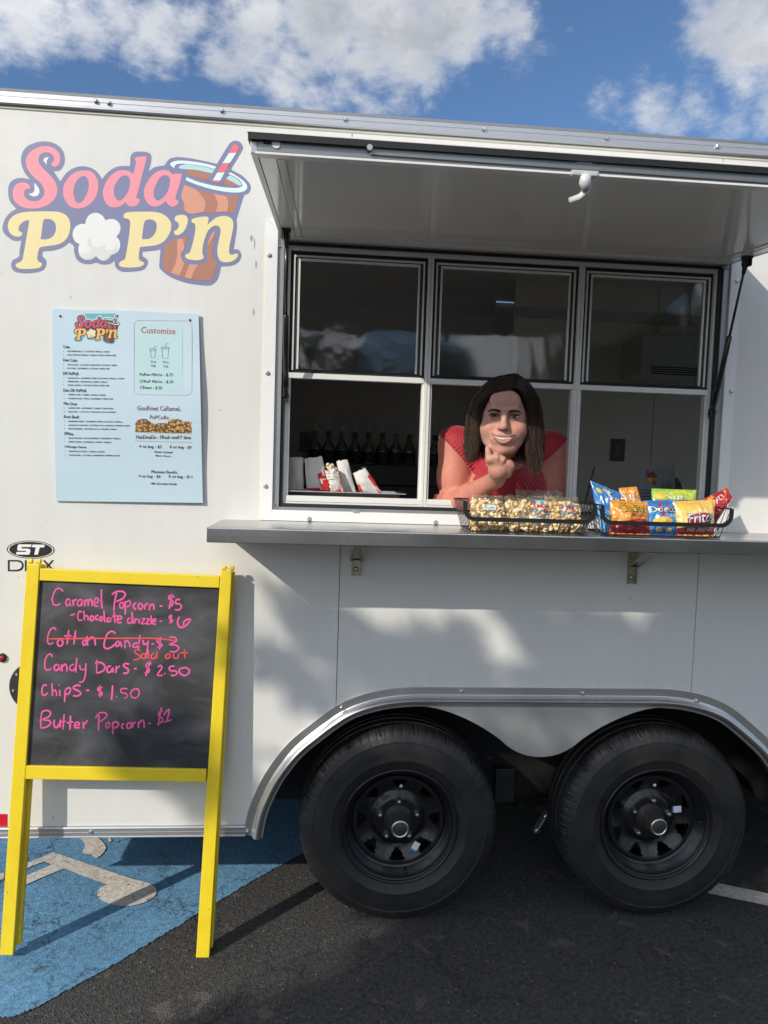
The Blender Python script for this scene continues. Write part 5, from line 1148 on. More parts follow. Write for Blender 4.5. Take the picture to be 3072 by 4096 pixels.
# ================================================================== inside the trailer
M_inner = pmat('inner_wall', (.50, .48, .44), .5, var=.06, vscale=4)
M_innerdark = pmat('inner_wall_dark', (.66, .62, .56), .5, var=.1, vscale=4)
M_ceil = pmat('inner_ceiling', (.74, .73, .70), .5, var=.04)
IY = 2.02
mb = MB().box(XL + .03, 1.00, IY, IY + .02, .42, 2.70); iw = mb.build('inner_wall', M_innerdark, TR)
mb = MB().box(XL + .03, XL + .05, .06, IY, .42, 2.70); mb.build('inner_wall', M_innerdark, TR)
for y0, y1, z0, z1 in ((.07, .24, .42, 2.69), (1.26, IY, .42, 2.69), (.24, 1.26, 2.48, 2.69)): MB().box(XR - .05, XR - .03, y0, y1, z0, z1).build('inner_wall', M_innerdark, TR)
mb = MB().box(XL + .03, XR - .03, .06, IY, 2.69, 2.71); mb.build('inner_ceiling', M_ceil, TR)
mb = MB().box(XL + .03, XR - .03, .42, IY, .40, .42); mb.build('inner_floor', pmat('inner_floor', (.50, .48, .45), .5), TR)
for x0, x1, z0, z1 in ((XL + .06, OX0 - .01, 1.10, 2.68), (OX1 + .01, XR - .06, 1.10, 2.68), (OX0 - .008, OX1 + .008, OZ1 + .01, 2.68), (OX0 - .008, OX1 + .008, 1.10, OZ0 - .01)):
    mb = MB().box(x0, x1, .0565, .066, z0, z1); mb.build('inner_lining', M_ceil, TR)
SYW = 1.55; xs = W(2608, 1750, SYW).x
for x0, x1 in ((1.00, xs - .002), (xs + .002, XR - .05)):
    mb = MB().box(x0, x1, SYW, SYW + .012, .42, 2.69, .001); mb.build('steel_wall_sheet', M_steelwall, TR)
mb = MB().box(1.00, XR - .05, SYW + .013, SYW + .02, .42, 2.69); mb.build('wall_core', M_dark, TR)
for px, py in ((2606, 1600), (2595, 1772), (2612, 1420)): screw(px, py, SYW - .001, ME_pan_small, TR)
# cove strip with screws high on the walls
for x0, x1, Y in ((XL + .06, .99, IY), (1.01, XR - .06, SYW)):
    z = W(1450, 1215, IY).z if Y == IY else W(2600, 1275, SYW).z
    mb = MB().box(x0, x1, Y - .012, Y - .001, z - .028, z + .028, .002); cs = mb.build('cove_strip', M_alu, TR)
    for k in range(6):
        o = bpy.data.objects.new('screw', ME_pan_small); C.objects.link(o); o.location = (x0 + (x1 - x0) * (k + .5) / 6, Y - .0125, z); adopt(o, cs)
def outlet(px, py, Y, w, h, mat):
    p = W(px, py, Y); mb = MB().box(p.x - w / 2, p.x + w / 2, Y - .006, Y - .0005, p.z - h / 2, p.z + h / 2, .0025); o = mb.build('wall_outlet', mat, TR)
    for dz in (-.26 * h, .26 * h) if False else (-.17 * h, .17 * h):
        mb = MB(); c = Vector((p.x, Y - .007, p.z + dz)); mb.lathe([(.0145, .001), (.0145, -.001), (.0001, -.0012)], 20, c, 'y'); rc = mb.build('receptacle', pmat('outlet_face', (.20, .20, .19), .5), o)
        mb = MB(); mb.box(c.x - .0065, c.x - .0035, Y - .0092, Y - .0083, c.z - .002, c.z + .007); mb.box(c.x + .0035, c.x + .0065, Y - .0092, Y - .0083, c.z - .002, c.z + .006); mb.box(c.x - .002, c.x + .002, Y - .0092, Y - .0083, c.z - .010, c.z - .005); mb.build('slots', M_black, rc)
outlet(2469, 1800, SYW, .088, .128, pmat('grey_plate', (.13, .13, .125), .35, .4))
outlet(1222, 1768, IY, .075, .125, pmat('tan_plate', (.24, .22, .2), .5))
# back shelf and bench
zs = W(1500, 1858, 1.93).z
mb = MB().box(XL + .06, .98, 1.78, IY - .002, zs - .12, zs, .004); mb.build('back_shelf', pmat('dark_laminate', (.05, .045, .042), .4, var=.1), TR)
mb = MB().box(XL + .06, .98, 1.80, IY - .002, .43, zs - .125, .004); mb.build('back_cabinet', pmat('brown_cabinet', (.09, .05, .042), .5, var=.12), TR)
mb = MB().box(-.62, .33, .075, .52, 1.392, 1.412, .002); mb.build('inner_counter', M_steel, TR)
mb = MB().box(.92, 2.2, .075, .52, 1.392, 1.412, .002); mb.build('inner_counter', M_steel, TR)

# --- syrup bottles with pumps
M_glass = film('bottle_glass', (.80, .82, .80), wave=.0005, wscale=30, opac=.16, body=(.62, .62, .60))
M_pump = pmat('white_pump', (.70, .69, .66), .35, var=.04)
SYR = [(.05, .022, .010), (.012, .010, .012), (.03, .02, .008), (.010, .012, .03), (.012, .008, .008), (.05, .03, .01), (.01, .01, .01), (.06, .03, .01), (.015, .01, .012)]
NECK = [(.22, .15, .03), (.10, .09, .05), (.30, .30, .28), (.015, .09, .14), (.16, .10, .03), (.24, .14, .03), (.3, .29, .27), (.22, .12, .02), (.03, .04, .07)]
LBL = ['syrup bottle with amber neck band and pump beside the wall outlet', 'syrup bottle with olive neck band and pump, dark filling', 'syrup bottle with clear neck and white pump between olive and teal banded bottles', 'syrup bottle with teal neck band and white pump', 'syrup bottle with brown neck band and pump beside the teal banded one', 'syrup bottle with gold neck band and white pump, amber filling', 'syrup bottle with clear neck and white pump, black filling', 'syrup bottle with orange neck band beside the window post', 'syrup bottle with navy neck band seen beside the woman\'s shoulder']
for k, px in enumerate((1258, 1311.6, 1365, 1418, 1471.5, 1527, 1580, 1635, 1736)):
    Yb = 1.90; p = W(px, 1857, Yb); ztop = W(px, 1668 + k * 2.4, Yb).z; p.z = zs - .0; H = ztop - zs; S = H / .335
    r = .040
    B = empty('syrup_bottle', (p.x, Yb, zs)); tag(B, LBL[k], 'bottle', 'pump bottles on the back shelf')
    P = lambda q: [(a * r / .04, zs + b * S) for a, b in q]
    mb = MB(); mb.lathe(P([(.001, .001), (.036, .001), (.040, .006), (.040, .105), (.038, .120), (.028, .145), (.019, .160), (.0155, .175), (.0140, .235), (.0145, .238), (.0145, .243)]), 20, (p.x, Yb, 0)); mb.build('glass', M_glass, B, True)
    fill = (.118, .10, .11, .112, .09, .115, .108, .095, .11)[k]
    mb = MB(); mb.lathe(P([(.001, .004), (.035, .004), (.0385, .008), (.0385, min(fill, .105)), (.0365, fill), (.001, fill)]), 20, (p.x, Yb, 0)); mb.build('syrup', pmat('syrup_%d' % k, SYR[k], .25, var=.05), B, True)
    mb = MB(); mb.lathe(P([(.0150, .185), (.0148, .232)]), 16, (p.x, Yb, 0)); mb.build('neck_band', pmat('neck_%d' % k, NECK[k], .5, var=.1), B, True)
    mb = MB(); mb.lathe(P([(.0405, .03), (.0405, .095)]), 20, (p.x, Yb, 0)); mb.build('label', pmat('label_%d' % (k % 3), ((.03, .028, .035), (.04, .03, .03), (.02, .022, .03))[k % 3], .55, var=.6, vscale=90), B, True)
    mb = MB(); mb.lathe(P([(.0145, .240), (.0175, .243), (.0175, .258), (.012, .268), (.0065, .272), (.0055, .312), (.0075, .316), (.0115, .322), (.0115, .330), (.004, .335), (.0001, .335)]), 14, (p.x, Yb, 0)); mb.tube([(p.x, Yb, zs + .326 * S), (p.x - .004, Yb - .022, zs + .326 * S), (p.x - .005, Yb - .034, zs + .318 * S)], .0048, 8); mb.build('pump', M_pump, B, True)

# --- tray with paper popcorn bags on the inner counter
ztr = W(1400, 1964, .20).z
TYo = empty('serving_tray', (.05, .24, 1.413)); tag(TYo, 'grey metal tray under the paper popcorn bags inside the window', 'tray')
tx = [W(1060, 1955, .12).x, W(1606, 1975, .12).x]
mb = MB(); a0, a1 = tx; y0, y1 = .10, .36
prf = [(0.0, 1.4135, .03), (0.0, 1.4135 + .0, .028)]
v = []; f = []
rows = [(.03, 1.4135), (.026, 1.4145), (.006, ztr - .002), (-.012, ztr), (-.013, ztr - .003)]
for ins, z in rows: v += [(a0 + ins, y0 + ins, z), (a1 - ins, y0 + ins, z), (a1 - ins, y1 - ins, z), (a0 + ins, y1 - ins, z)]
for i in range(len(rows) - 1):
    for k in range(4): f.append((i * 4 + k, i * 4 + (k + 1) % 4, (i + 1) * 4 + (k + 1) % 4, (i + 1) * 4 + k))
f.append((0, 1, 2, 3))
make('pan', v, f, M_steel, TYo)
M_paper = pmat('white_paper', (.72, .70, .66), .8, var=.07, vscale=22, bump=.25, bscale=45); M_pred = pmat('red_paper_print', (.62, .025, .03), .7, var=.1, vscale=30, bump=.2, bscale=45)
def paper_bag(name, label, quad, Y, depth, red=None, text=None, open_=.01):
    """quad: survey corners TL TR BR BL of the front; sides folded inwards"""
    q = [W(*p, Y) for p in quad]; cen = (q[0] + q[1] + q[2] + q[3]) / 4
    base = (q[2] + q[3]) / 2; R = empty(name, (base.x, Y + depth / 2, base.z)); tag(R, label, 'popcorn bag', 'paper popcorn bags in the tray')
    NUx, NVx = 10, 12
    def fr(u, v, y=0.0, off=0.0):
        p = q[0].lerp(q[1], u).lerp(q[3].lerp(q[2], u), v); bul = math.sin(math.pi * min(1, max(0, u))) * math.sin(math.pi * (.15 + .85 * v)) * .010
        w = .004 * noise.noise((u * 5 + cen.x * 40, v * 5, cen.x * 9)) + .003 * noise.noise((u * 11, v * 13 + cen.x * 60, 2)); top = .006 * noise.noise((u * 7 + cen.x * 90, 0, 4)) * (1 - v)
        return Vector((p.x + w * .5, Y - bul * (1 - 2 * y) + depth * y + w - off, p.z + top))
    fv, ff, mi = [], [], []
    for side in (0, 1):
        b = len(fv)
        for j in range(NVx + 1):
            for i in range(NUx + 1): fv.append(fr(i / NUx, j / NVx, side))
        for j in range(NVx):
            for i in range(NUx):
                a = b + j * (NUx + 1) + i; ff.append((a, a + 1, a + NUx + 2, a + NUx + 1)); mi.append(0)
    n1 = (NUx + 1) * (NVx + 1)
    for ed in (0, NUx):
        b = len(fv); sgn = 1 if ed == 0 else -1
        for j in range(NVx + 1):
            m_ = (fv[j * (NUx + 1) + ed] + fv[n1 + j * (NUx + 1) + ed]) / 2; fv.append(m_ + Vector((sgn * .012 * (1 - j / NVx * .6), 0, 0)))
        for j in range(NVx):
            a0_, a1_ = j * (NUx + 1) + ed, (j + 1) * (NUx + 1) + ed
            ff.append((a0_, b + j, b + j + 1, a1_)); ff.append((b + j, n1 + a0_, n1 + a1_, b + j + 1)); mi += [0, 0]
    o = make('paper', fv, ff, [M_paper, M_pred], R, mi, smooth=True)
    if red:
        mb = MB()
        for lp, m_ in red:
            L = []
            for a, b in zip(lp, lp[1:] + lp[:1]):
                for k in range(5): L.append((a[0] + (b[0] - a[0]) * k / 5, a[1] + (b[1] - a[1]) * k / 5))
            mb.poly([L], lambda u, v: fr(u, v, 0, .0012 if m_ == 0 else .002), m_)
        if text: gv, gf = glyphs(text[0]); mb.add([fr(text[1] + (text[2] - text[1]) * p[0], text[4] + (text[3] - text[4]) * p[1], 0, .0026) for p in gv], gf, 1)
        mb.build('print', [M_pred, M_paper], R, fix=False)
    return R
st = [([(0, .0), (1, .0), (1, .98), (0, .98)], 0)] + [([(0, k * .17 + .10), (1, k * .17 - .06 + .02), (1, k * .17 + .04 + .0), (0, k * .17 + .19)], 1) for k in range(0, 4)]
paper_bag('popcorn_bag', 'red and white striped paper bag half hidden behind the window post', [(1112, 1838), (1154, 1836), (1152, 1958), (1118, 1958)], .17, .05, [([(0, .0), (1, .0), (1, .98), (0, .98)], 0)] + [([(0, k * .2 + .05), (.8, k * .2 - .04), (.8, k * .2 + .05), (0, k * .2 + .15)], 1) for k in range(1, 4)])
paper_bag('popcorn_bag', 'plain white paper bag standing upright beside the striped one', [(1158, 1828), (1212, 1830), (1214, 1960), (1155, 1958)], .15, .06)
paper_bag('popcorn_bag', 'white paper bag with faint red flank leaning in the tray', [(1217, 1834), (1288, 1826), (1318, 1962), (1228, 1960)], .14, .06, [([(.60, .50), (1.0, .40), (1, 1), (.66, 1)], 0), ([(.0, .93), (.6, .93), (.6, 1), (0, 1)], 0)])
pb = paper_bag('popcorn_bag', 'open red striped paper bag with popcorn showing at its top', [(1298, 1884), (1346, 1868), (1376, 1966), (1322, 1966)], .12, .06, [([(0, .02), (1, .02), (1, 1), (0, 1)], 0)] + [([(0, .06 + .15 * k), (1, -.06 + .15 * k + .08), (1, .03 + .15 * k + .08), (0, .14 + .15 * k)], 1) for k in range(3)], ('POP', .12, .92, .68, .92))
paper_bag('popcorn_bag', 'white creased paper bag standing just behind the open popcorn bag', [(1344, 1844), (1392, 1838), (1424, 1968), (1368, 1968)], .16, .06)
paper_bag('popcorn_bag', 'white paper bag tipped far over at the end of the tray', [(1412, 1893), (1462, 1872), (1528, 1972), (1440, 1970)], .15, .055, [([(.80, .30), (1.0, .25), (1, 1), (.86, 1)], 0), ([(0, .60), (.12, .62), (.16, 1), (0, 1)], 0)])
def kernel_mesh(seed, s=1.0):
    r = random.Random(seed); bm = bmesh.new()
    for k in range(5):
        d = Vector((r.uniform(-1, 1), r.uniform(-1, 1), r.uniform(-1, 1))).normalized() * (.0045 if k else 0) * s; rad = r.uniform(.0036, .0056) * s * (1.1 if k == 0 else 1)
        bmesh.ops.create_icosphere(bm, subdivisions=1, radius=rad, matrix=Matrix.Translation(d))
    for q in bm.verts: q.co += q.co.normalized() * .0006 * noise.noise(q.co * 600 + Vector((seed, 0, 0)))
    vv = [q.co.copy() for q in bm.verts]; ff = [[q.index for q in f.verts] for f in bm.faces]; bm.free(); return vv, ff
KERN = [kernel_mesh(k) for k in range(8)]
def kernels(name, spots, mats, parent, scale=1.0):
    V, F, MI = [], [], []; r = random.Random(len(spots))
    for p in spots:
        vv, ff = KERN[r.randrange(8)]; Rm = Quaternion((r.gauss(0, 1), r.gauss(0, 1), r.gauss(0, 1), r.gauss(0, 1))).normalized().to_matrix(); s = r.uniform(.8, 1.2) * scale; b = len(V); m_ = r.randrange(len(mats))
        V += [p + Rm @ (q * s) for q in vv]; F += [[i + b for i in f] for f in ff]; MI += [m_] * len(ff)
    o = make(name, V, F, mats, parent, MI, smooth=True); o['kind'] = 'stuff'; return o
M_pc = [pmat('popcorn_white', (.80, .72, .52), .6, var=.15, vscale=120, sub=.1), pmat('popcorn_cream', (.76, .62, .36), .6, var=.2, vscale=120)]
kernels('popcorn', [W(1318 + rng.uniform(-14, 16), 1868 + rng.uniform(-8, 10), .13 + rng.uniform(0, .04)) for k in range(26)], M_pc, pb, .9)

# --- things on the right inner counter
p = W(2625, 1985, .42); zc = 1.4125
SI = empty('counter_menu', (p.x, .42, zc)); tag(SI, 'grey laminated drink menu standing inside the right window', 'menu')
mq = [(2556, 1862), (2700, 1864), (2694, 1990), (2545, 1985)]; mb = MB(); a = [W(*q, .42) for q in mq]; a[2].z = a[3].z = zc + .001; a[2].y = a[3].y = .40; mb.hexa(a + [q + Vector((0, .003, 0)) for q in a], 0); mb.build('sheet', pmat('grey_menu', (.30, .31, .33), .3, var=.05), SI)
def IM(u, v): return a[0].lerp(a[1], u).lerp(a[3].lerp(a[2], u), v) + Vector((0, -.001, 0))
logo('printed_logo', lambda px, py: IM(.18 + (px - 12) / 991 * .34, .06 + (py - 563) / 578 * .26), dict(PAL_MENU), .0002, SI, tagname='m')
mb = MB()
for k in range(11): w = rng.uniform(.25, .42); stroke(mb, [(.07, .40 + k * .05), (.07 + w, .40 + k * .05)], .014, lambda x, y, o_: IM(x, y) + Vector((0, -o_, 0)))
for k in range(4): u0 = .60 + k * .085; stroke(mb, [(u0, .30 - .02 * k), (u0 + .012, .50), (u0 + .05, .50), (u0 + .06, .30 - .02 * k)], .012, lambda x, y, o_: IM(x, y) + Vector((0, -o_, 0)))
for k in range(4): stroke(mb, [(.58, .62 + k * .07), (.58 + .30 - .04 * k, .62 + k * .07)], .016, lambda x, y, o_: IM(x, y) + Vector((0, -o_, 0)))
mb.build('printed_text', ink('menu_black', (.03, .03, .03)), SI, fix=False)
# crumpled dark plastic bag
p = W(2745, 1990, .46); PBo = None
v, f = [], []
for j in range(13):
    for i in range(24):
        a_ = 2 * math.pi * i / 24; h = j / 12; r = (.045 * (1 - .55 * h ** 1.5) + .012 * noise.noise((math.cos(a_) * 2, math.sin(a_) * 2, h * 3))) * (1 if j < 12 else .5)
        v.append((p.x + r * math.cos(a_) * .95 - .05 * h ** 1.6, .47 + r * .7 * math.sin(a_), zc + .001 + h * .205))
for j in range(12):
    for i in range(24): f.append((j * 24 + i, j * 24 + (i + 1) % 24, (j + 1) * 24 + (i + 1) % 24, (j + 1) * 24 + i))
o = make('plastic_bag', v, f, film('smoke_plastic', (.45, .45, .44), wave=.01, wscale=40, opac=.25, body=(.12, .12, .12)), smooth=True); tag(o, 'crumpled smoky plastic bag beside the inner drink menu', 'plastic bag')
# cup with a dark striped straw
p = W(2335, 1985, .36); CU = empty('drink_cup', (p.x, .36, zc)); tag(CU, 'clear cup with a dark twisted straw inside the right window', 'cup')
mb = MB(); mb.lathe([(.001, zc + .001), (.030, zc + .001), (.040, zc + .085), (.042, zc + .086)], 24, (p.x, .36, 0)); mb.build('cup', M_glass, CU, True)
tp = W(2377, 1868, .36); mb = MB(); bt = Vector((p.x - .01, .36, zc + .01))
mb.tube([bt.lerp(tp, k / 14) for k in range(15)], [.0032 if k % 2 else .0024 for k in range(15)], 8); mb.build('straw', M_black, CU, True)
p = W(2490, 1975, .38); mb = MB(); mb.lathe([(.001, zc + .001), (.026, zc + .001), (.031, zc + .075), (.033, zc + .076)], 24, (p.x, .38, 0)); o = mb.build('plastic_cup', M_glass, None, True); tag(o, 'small clear cup standing before the steel wall', 'cup')
# wall sheets: allergy notice and a small notice
def notice(px0, py0, px1, py1, Y, label, col):
    p0, p1 = W(px0, py0, Y), W(px1, py1, Y); mb = MB().box(p0.x, p1.x, Y - .003, Y - .0005, p1.z, p0.z); o = mb.build('wall_notice', pmat('notice_%d' % px0, col, .5, var=.04)); tag(o, label, 'notice'); return p0, p1, o
p0, p1, no = notice(2130, 1380, 2250, 1530, IY - .004, 'cream allergy notice on the inner wall behind the woman', (.42, .40, .34))
mb = MB(); cx = (p0.x + p1.x) / 2; w = p1.x - p0.x; h = p0.z - p1.z; NP = lambda u, v, o_=0: Vector((p0.x + u * w, IY - .0075 - o_, p0.z - v * h))
mb.poly([[(.3, .42), (.15, .62), (.45, .62)]], NP, 1)
for s, u0, u1, y in (('May Contain', .2, .85, .70), ('Food Allergens', .12, .9, .82)): txt(mb, s, u0, u1, y - .045, y + .045, NP, 0, 0)
mb.poly([ell(.65, .52, .14, .09, 16, 0)], NP, 1); mb.build('printed_text', [ink('notice_dark', (.08, .05, .04)), ink('notice_orange', (.40, .16, .04))], no, fix=False)
p0, p1, no = notice(2148, 1578, 2210, 1700, IY - .004, 'small white framed notice half hidden by her hair', (.40, .39, .38))
mb = MB()
for k in range(3): stroke(mb, [(.1, .12 + .05 * k), (.85, .12 + .05 * k)], .02, lambda u, v, o_: Vector((p0.x + u * (p1.x - p0.x), IY - .0078, p0.z - v * (p0.z - p1.z))))
mb.build('printed_text', ink('notice_dark', (.08, .05, .04)), no, fix=False)
# air conditioner
p0, p1 = W(2568, 1330, 1.30), W(2822, 1515, 1.30)
AC = empty('air_conditioner', ((p0.x + p1.x) / 2, 1.42, p1.z)); tag(AC, 'white wall air conditioner seen through the right window pane', 'air conditioner')
mb = MB().box(p0.x, p1.x + .25, 1.30, SYW - .003, p1.z, p0.z, .012); mb.build('housing', pmat('ac_white', (.55, .55, .53), .4, var=.03), AC)
for k in range(4): mb = MB().box(p0.x + .06, p1.x + .2, 1.297, 1.2995, p1.z + .012 + k * .012, p1.z + .019 + k * .012); mb.build('louvre', pmat('ac_dark', (.05, .05, .05), .5), AC)

# ================================================================== wire baskets on the counter shelf
M_wire = pmat('black_wire', (.012, .012, .013), .45, var=.1)
def basket(x0, x1, label):
    yf, yb, zb, zt, zf = -.272, -.075, cz1 + .004, 1.527, 1.4745; tp = .024
    B = empty('wire_basket', ((x0 + x1) / 2, -.17, cz1)); tag(B, label, 'basket', 'black wire baskets on the counter')
    # flat front band: up at both ends, low along the front
    r = .032; path = [Vector((x0, yf + .03, zt)), Vector((x0, yf, zt)), Vector((x0, yf, zf + r))]
    for k in range(1, 7): a = math.pi + k / 6 * math.pi / 2; path.append(Vector((x0 + r + r * math.cos(a), yf, zf + r + r * math.sin(a))))
    right = [Vector((x0 + x1 - p.x, p.y, p.z)) for p in path[::-1]]; path = path + right
    v, f = [], []; hw, th = .0065, .003
    for i, p in enumerate(path):
        t = (path[min(i + 1, len(path) - 1)] - path[max(i - 1, 0)]); t.y = 0 if i > 1 and i < len(path) - 2 else t.y; t.normalize(); nn = Vector((-t.z, 0, t.x)) if 0 < i < len(path) - 1 else Vector((1 if i == 0 else -1, 0, 0)) * -1
        if i in (0, len(path) - 1): nn = Vector((0, 0, 1)); 
        if i in (1, len(path) - 2): nn = Vector((-1 if i == 1 else 1, 0, 0)) * -1
        for a, b in ((-1, 0), (1, 0), (1, 1), (-1, 1)): v.append(p + nn * hw * a + Vector((0, th * b, 0)))
    for i in range(2, len(path) - 3 + 1):
        if i + 1 > len(path) - 3: break
        for k in range(4): f.append((i * 4 + k, i * 4 + (k + 1) % 4, (i + 1) * 4 + (k + 1) % 4, (i + 1) * 4 + k))
    f.append((8, 9, 10, 11)); e = (len(path) - 3) * 4; f.append((e + 3, e + 2, e + 1, e)); make('front_band', v, f, M_wire, B)
    for x in (x0, x1): mb = MB().box(x - .0065, x + .0065, yf, yf + .003, zf + r, zt, 0); mb.build('front_band', M_wire, B)
    mb = MB(); mb.tube([(x0, yf + .002, zt), (x0, yb, zt), (x1, yb, zt), (x1, yf + .002, zt)], .0026, 8); mb.build('top_rim', M_wire, B)
    bx0, bx1, by0, by1 = x0 + tp, x1 - tp, yf + .016, yb - .016
    mb = MB(); mb.tube([(bx0, by0, zb), (bx1, by0, zb), (bx1, by1, zb), (bx0, by1, zb)], .0022, 8, closed=True); mb.build('base_rim', M_wire, B)
    rad = .0013
    def wire(pts): mb = MB(); mb.tube(pts, rad, 5); mb.build('wire', M_wire, B)
    n = 12
    for k in range(1, n):
        u = k / n; wire([(x0 + (x1 - x0) * u, yf + .0015, zf), (bx0 + (bx1 - bx0) * u, by0, zb)]); wire([(x0 + (x1 - x0) * u, yb, zt), (bx0 + (bx1 - bx0) * u, by1, zb)])
        wire([(bx0 + (bx1 - bx0) * u, by0, zb), (bx0 + (bx1 - bx0) * u, by1, zb)])
    for k in range(0, 8):
        u = k / 7 * .96 + .02
        for a, b in ((x0, bx0), (x1, bx1)): wire([(a, yf + (yb - yf) * u, zt), (b, by0 + (by1 - by0) * u, zb)])
    for k in (1, 2): zz = zb + (.03 if k == 1 else .03); y_ = by0 + (by1 - by0) * k / 3; wire([(bx0, y_, zb), (bx1, y_, zb)])
    return B
b1x = (W(1862, 2010, -.272).x, W(2380, 2020, -.272).x); b2x = (W(2412, 2015, -.272).x, W(2928, 2040, -.272).x)
basket(*b1x, 'black wire basket holding the clear bags of caramel popcorn')
basket(*b2x, 'black wire basket holding the chip bags')

# ================================================================== cellophane bags of caramel popcorn
M_cello = film('cellophane', (.96, .95, .93), wave=.02, wscale=55, rough=.07, opac=.10, body=(.85, .78, .62))
M_cara = [pmat('caramel_corn_gold', (.74, .54, .25), .45, var=.25, vscale=160, coat=.3), pmat('caramel_corn_pale', (.78, .58, .30), .5, var=.25, vscale=160, coat=.2), pmat('caramel_corn_dark', (.66, .43, .17), .45, var=.25, vscale=160, coat=.3), pmat('caramel_corn_cream', (.84, .72, .48), .55, var=.2, vscale=140)]
M_lab = pmat('blue_white_label', (.60, .70, .78), .45, var=.03)
def cello(px0, px1, pyt, pyb, Y, label, sticker=None, name=None, lean=.03, top=.03):
    q0, q1 = W(px0, pyb, Y), W(px1, pyb, Y); zt_, zb_ = W((px0 + px1) / 2, pyt, Y).z, max(W((px0 + px1) / 2, pyb, Y).z, cz1 + .007); zb_ = cz1 + .007
    cx, hw, H = (q0.x + q1.x) / 2, (q1.x - q0.x) / 2, zt_ - zb_; dp = .034
    B = empty('popcorn_pack', (cx, Y, zb_)); tag(B, label, 'popcorn pack', 'clear popcorn packs in the basket')
    def P(u, v, s):         # u across -1..1, v up 0..1, s -1 front 1 back
        t = max(0.0, 1 - abs(u) ** 3) ** .6 * (min(1, v / .12) ** .5) * (1 if v < .62 else max(.03, 1 - ((v - .62) / .38) ** 1.3)); w = noise.noise((u * 3 + cx * 30, v * 4, s)) * .005 + noise.noise((u * 9 + cx * 50, v * 9, s * 3)) * .0022
        return Vector((cx + u * hw * (1 - .07 * v * v) + w * .6, Y + s * dp * t + w * (.3 + t) + lean * v, zb_ + H * v + .006 * noise.noise((u * 4 + cx * 20, 5, 0)) * v ** 4))
    N, Mv = 14, 16; V, F = [], []
    for s in (-1, 1):
        b = len(V)
        for j in range(Mv + 1):
            for i in range(N + 1): V.append(P(-1 + 2 * i / N, j / Mv, s))
        for j in range(Mv):
            for i in range(N): a = b + j * (N + 1) + i; F.append((a, a + 1, a + N + 2, a + N + 1))
    make('cellophane', V, F, M_cello, B, smooth=True)
    r = random.Random(int(px0)); spots = []; tries = 0
    while len(spots) < 300 and tries < 6000:
        tries += 1; u, v, s = r.uniform(-.95, .95), r.uniform(.02, .80), r.uniform(-1, 1) ; s = -abs(s) ** .35 if r.random() < .8 else s
        f_, bk = P(u, v, -1), P(u, v, 1); p = f_.lerp(bk, .5 + s * .5 * .86)
        if all((p - q).length_squared > .0102 ** 2 for q in spots): spots.append(p)
    kernels('popcorn', spots, M_cara, B, 1.25)
    V, F = [], []
    for s in (-1, 1):
        b = len(V)
        for j in range(11):
            for i in range(11): f_, bk = P(-.9 + 1.8 * i / 10, .03 + .072 * j, -1), P(-.9 + 1.8 * i / 10, .03 + .072 * j, 1); V.append(f_.lerp(bk, .5 + s * .27))
        for j in range(10):
            for i in range(10): a = b + j * 11 + i; F.append((a, a + 1, a + 12, a + 11))
    make('popcorn_heap', V, F, M_cara[0], B, smooth=True)
    mb = MB()
    if name:
        u0, u1, v0, v1, s_ = name; rr = [(u0 + (u1 - u0) * (.5 + .5 * math.copysign(abs(math.cos(a)) ** .35, math.cos(a))), v0 + (v1 - v0) * (.5 + .5 * math.copysign(abs(math.sin(a)) ** .35, math.sin(a)))) for a in [2 * math.pi * k / 28 for k in range(28)]]
        mb.poly([rr], lambda u, v: P(u, v, -1) + Vector((0, -.002, 0)), 0); gv, gf = glyphs(s_)
        mb.add([P(u0 + (u1 - u0) * (.14 + .72 * p[0]), v0 + (v1 - v0) * (.34 + .30 * p[1]), -1) + Vector((0, -.0035, 0)) for p in gv], gf, 1); mb.build('name_label', [M_lab, ink('label_black', (.02, .02, .03))], B, fix=False)
    if sticker:
        u0, u1, v0, v1 = sticker; logo('logo_sticker', lambda px, py: P(u0 + (u1 - u0) * (px - 12) / 991, v1 - (v1 - v0) * (py - 563) / 578, -1) + Vector((0, -.0025, 0)), PAL_BAG, .0003, B, tagname='b', halo=40)
cello(1882, 2016, 1982, 2138, -.205, 'clear pack of golden caramel popcorn with only a name label', None, (-.42, .38, .58, .74, 'CHURRO'), lean=.02)
cello(2010, 2212, 1984, 2142, -.190, 'clear pack of caramel popcorn with logo sticker and black cherry label', (.05, .78, .52, .86), (.10, .85, .34, .49, 'BLACK CHERRY'), lean=.02)
cello(2196, 2318, 1990, 2138, -.185, 'clear pack of popcorn with logo sticker and chocolate label', (-.45, .75, .50, .80), (-.30, .85, .30, .46, 'CHOC DRIZZLE'), lean=.02)
cello(2056, 2260, 1962, 2120, -.115, 'clear popcorn pack with crumpled top standing behind the labelled ones', lean=.02)

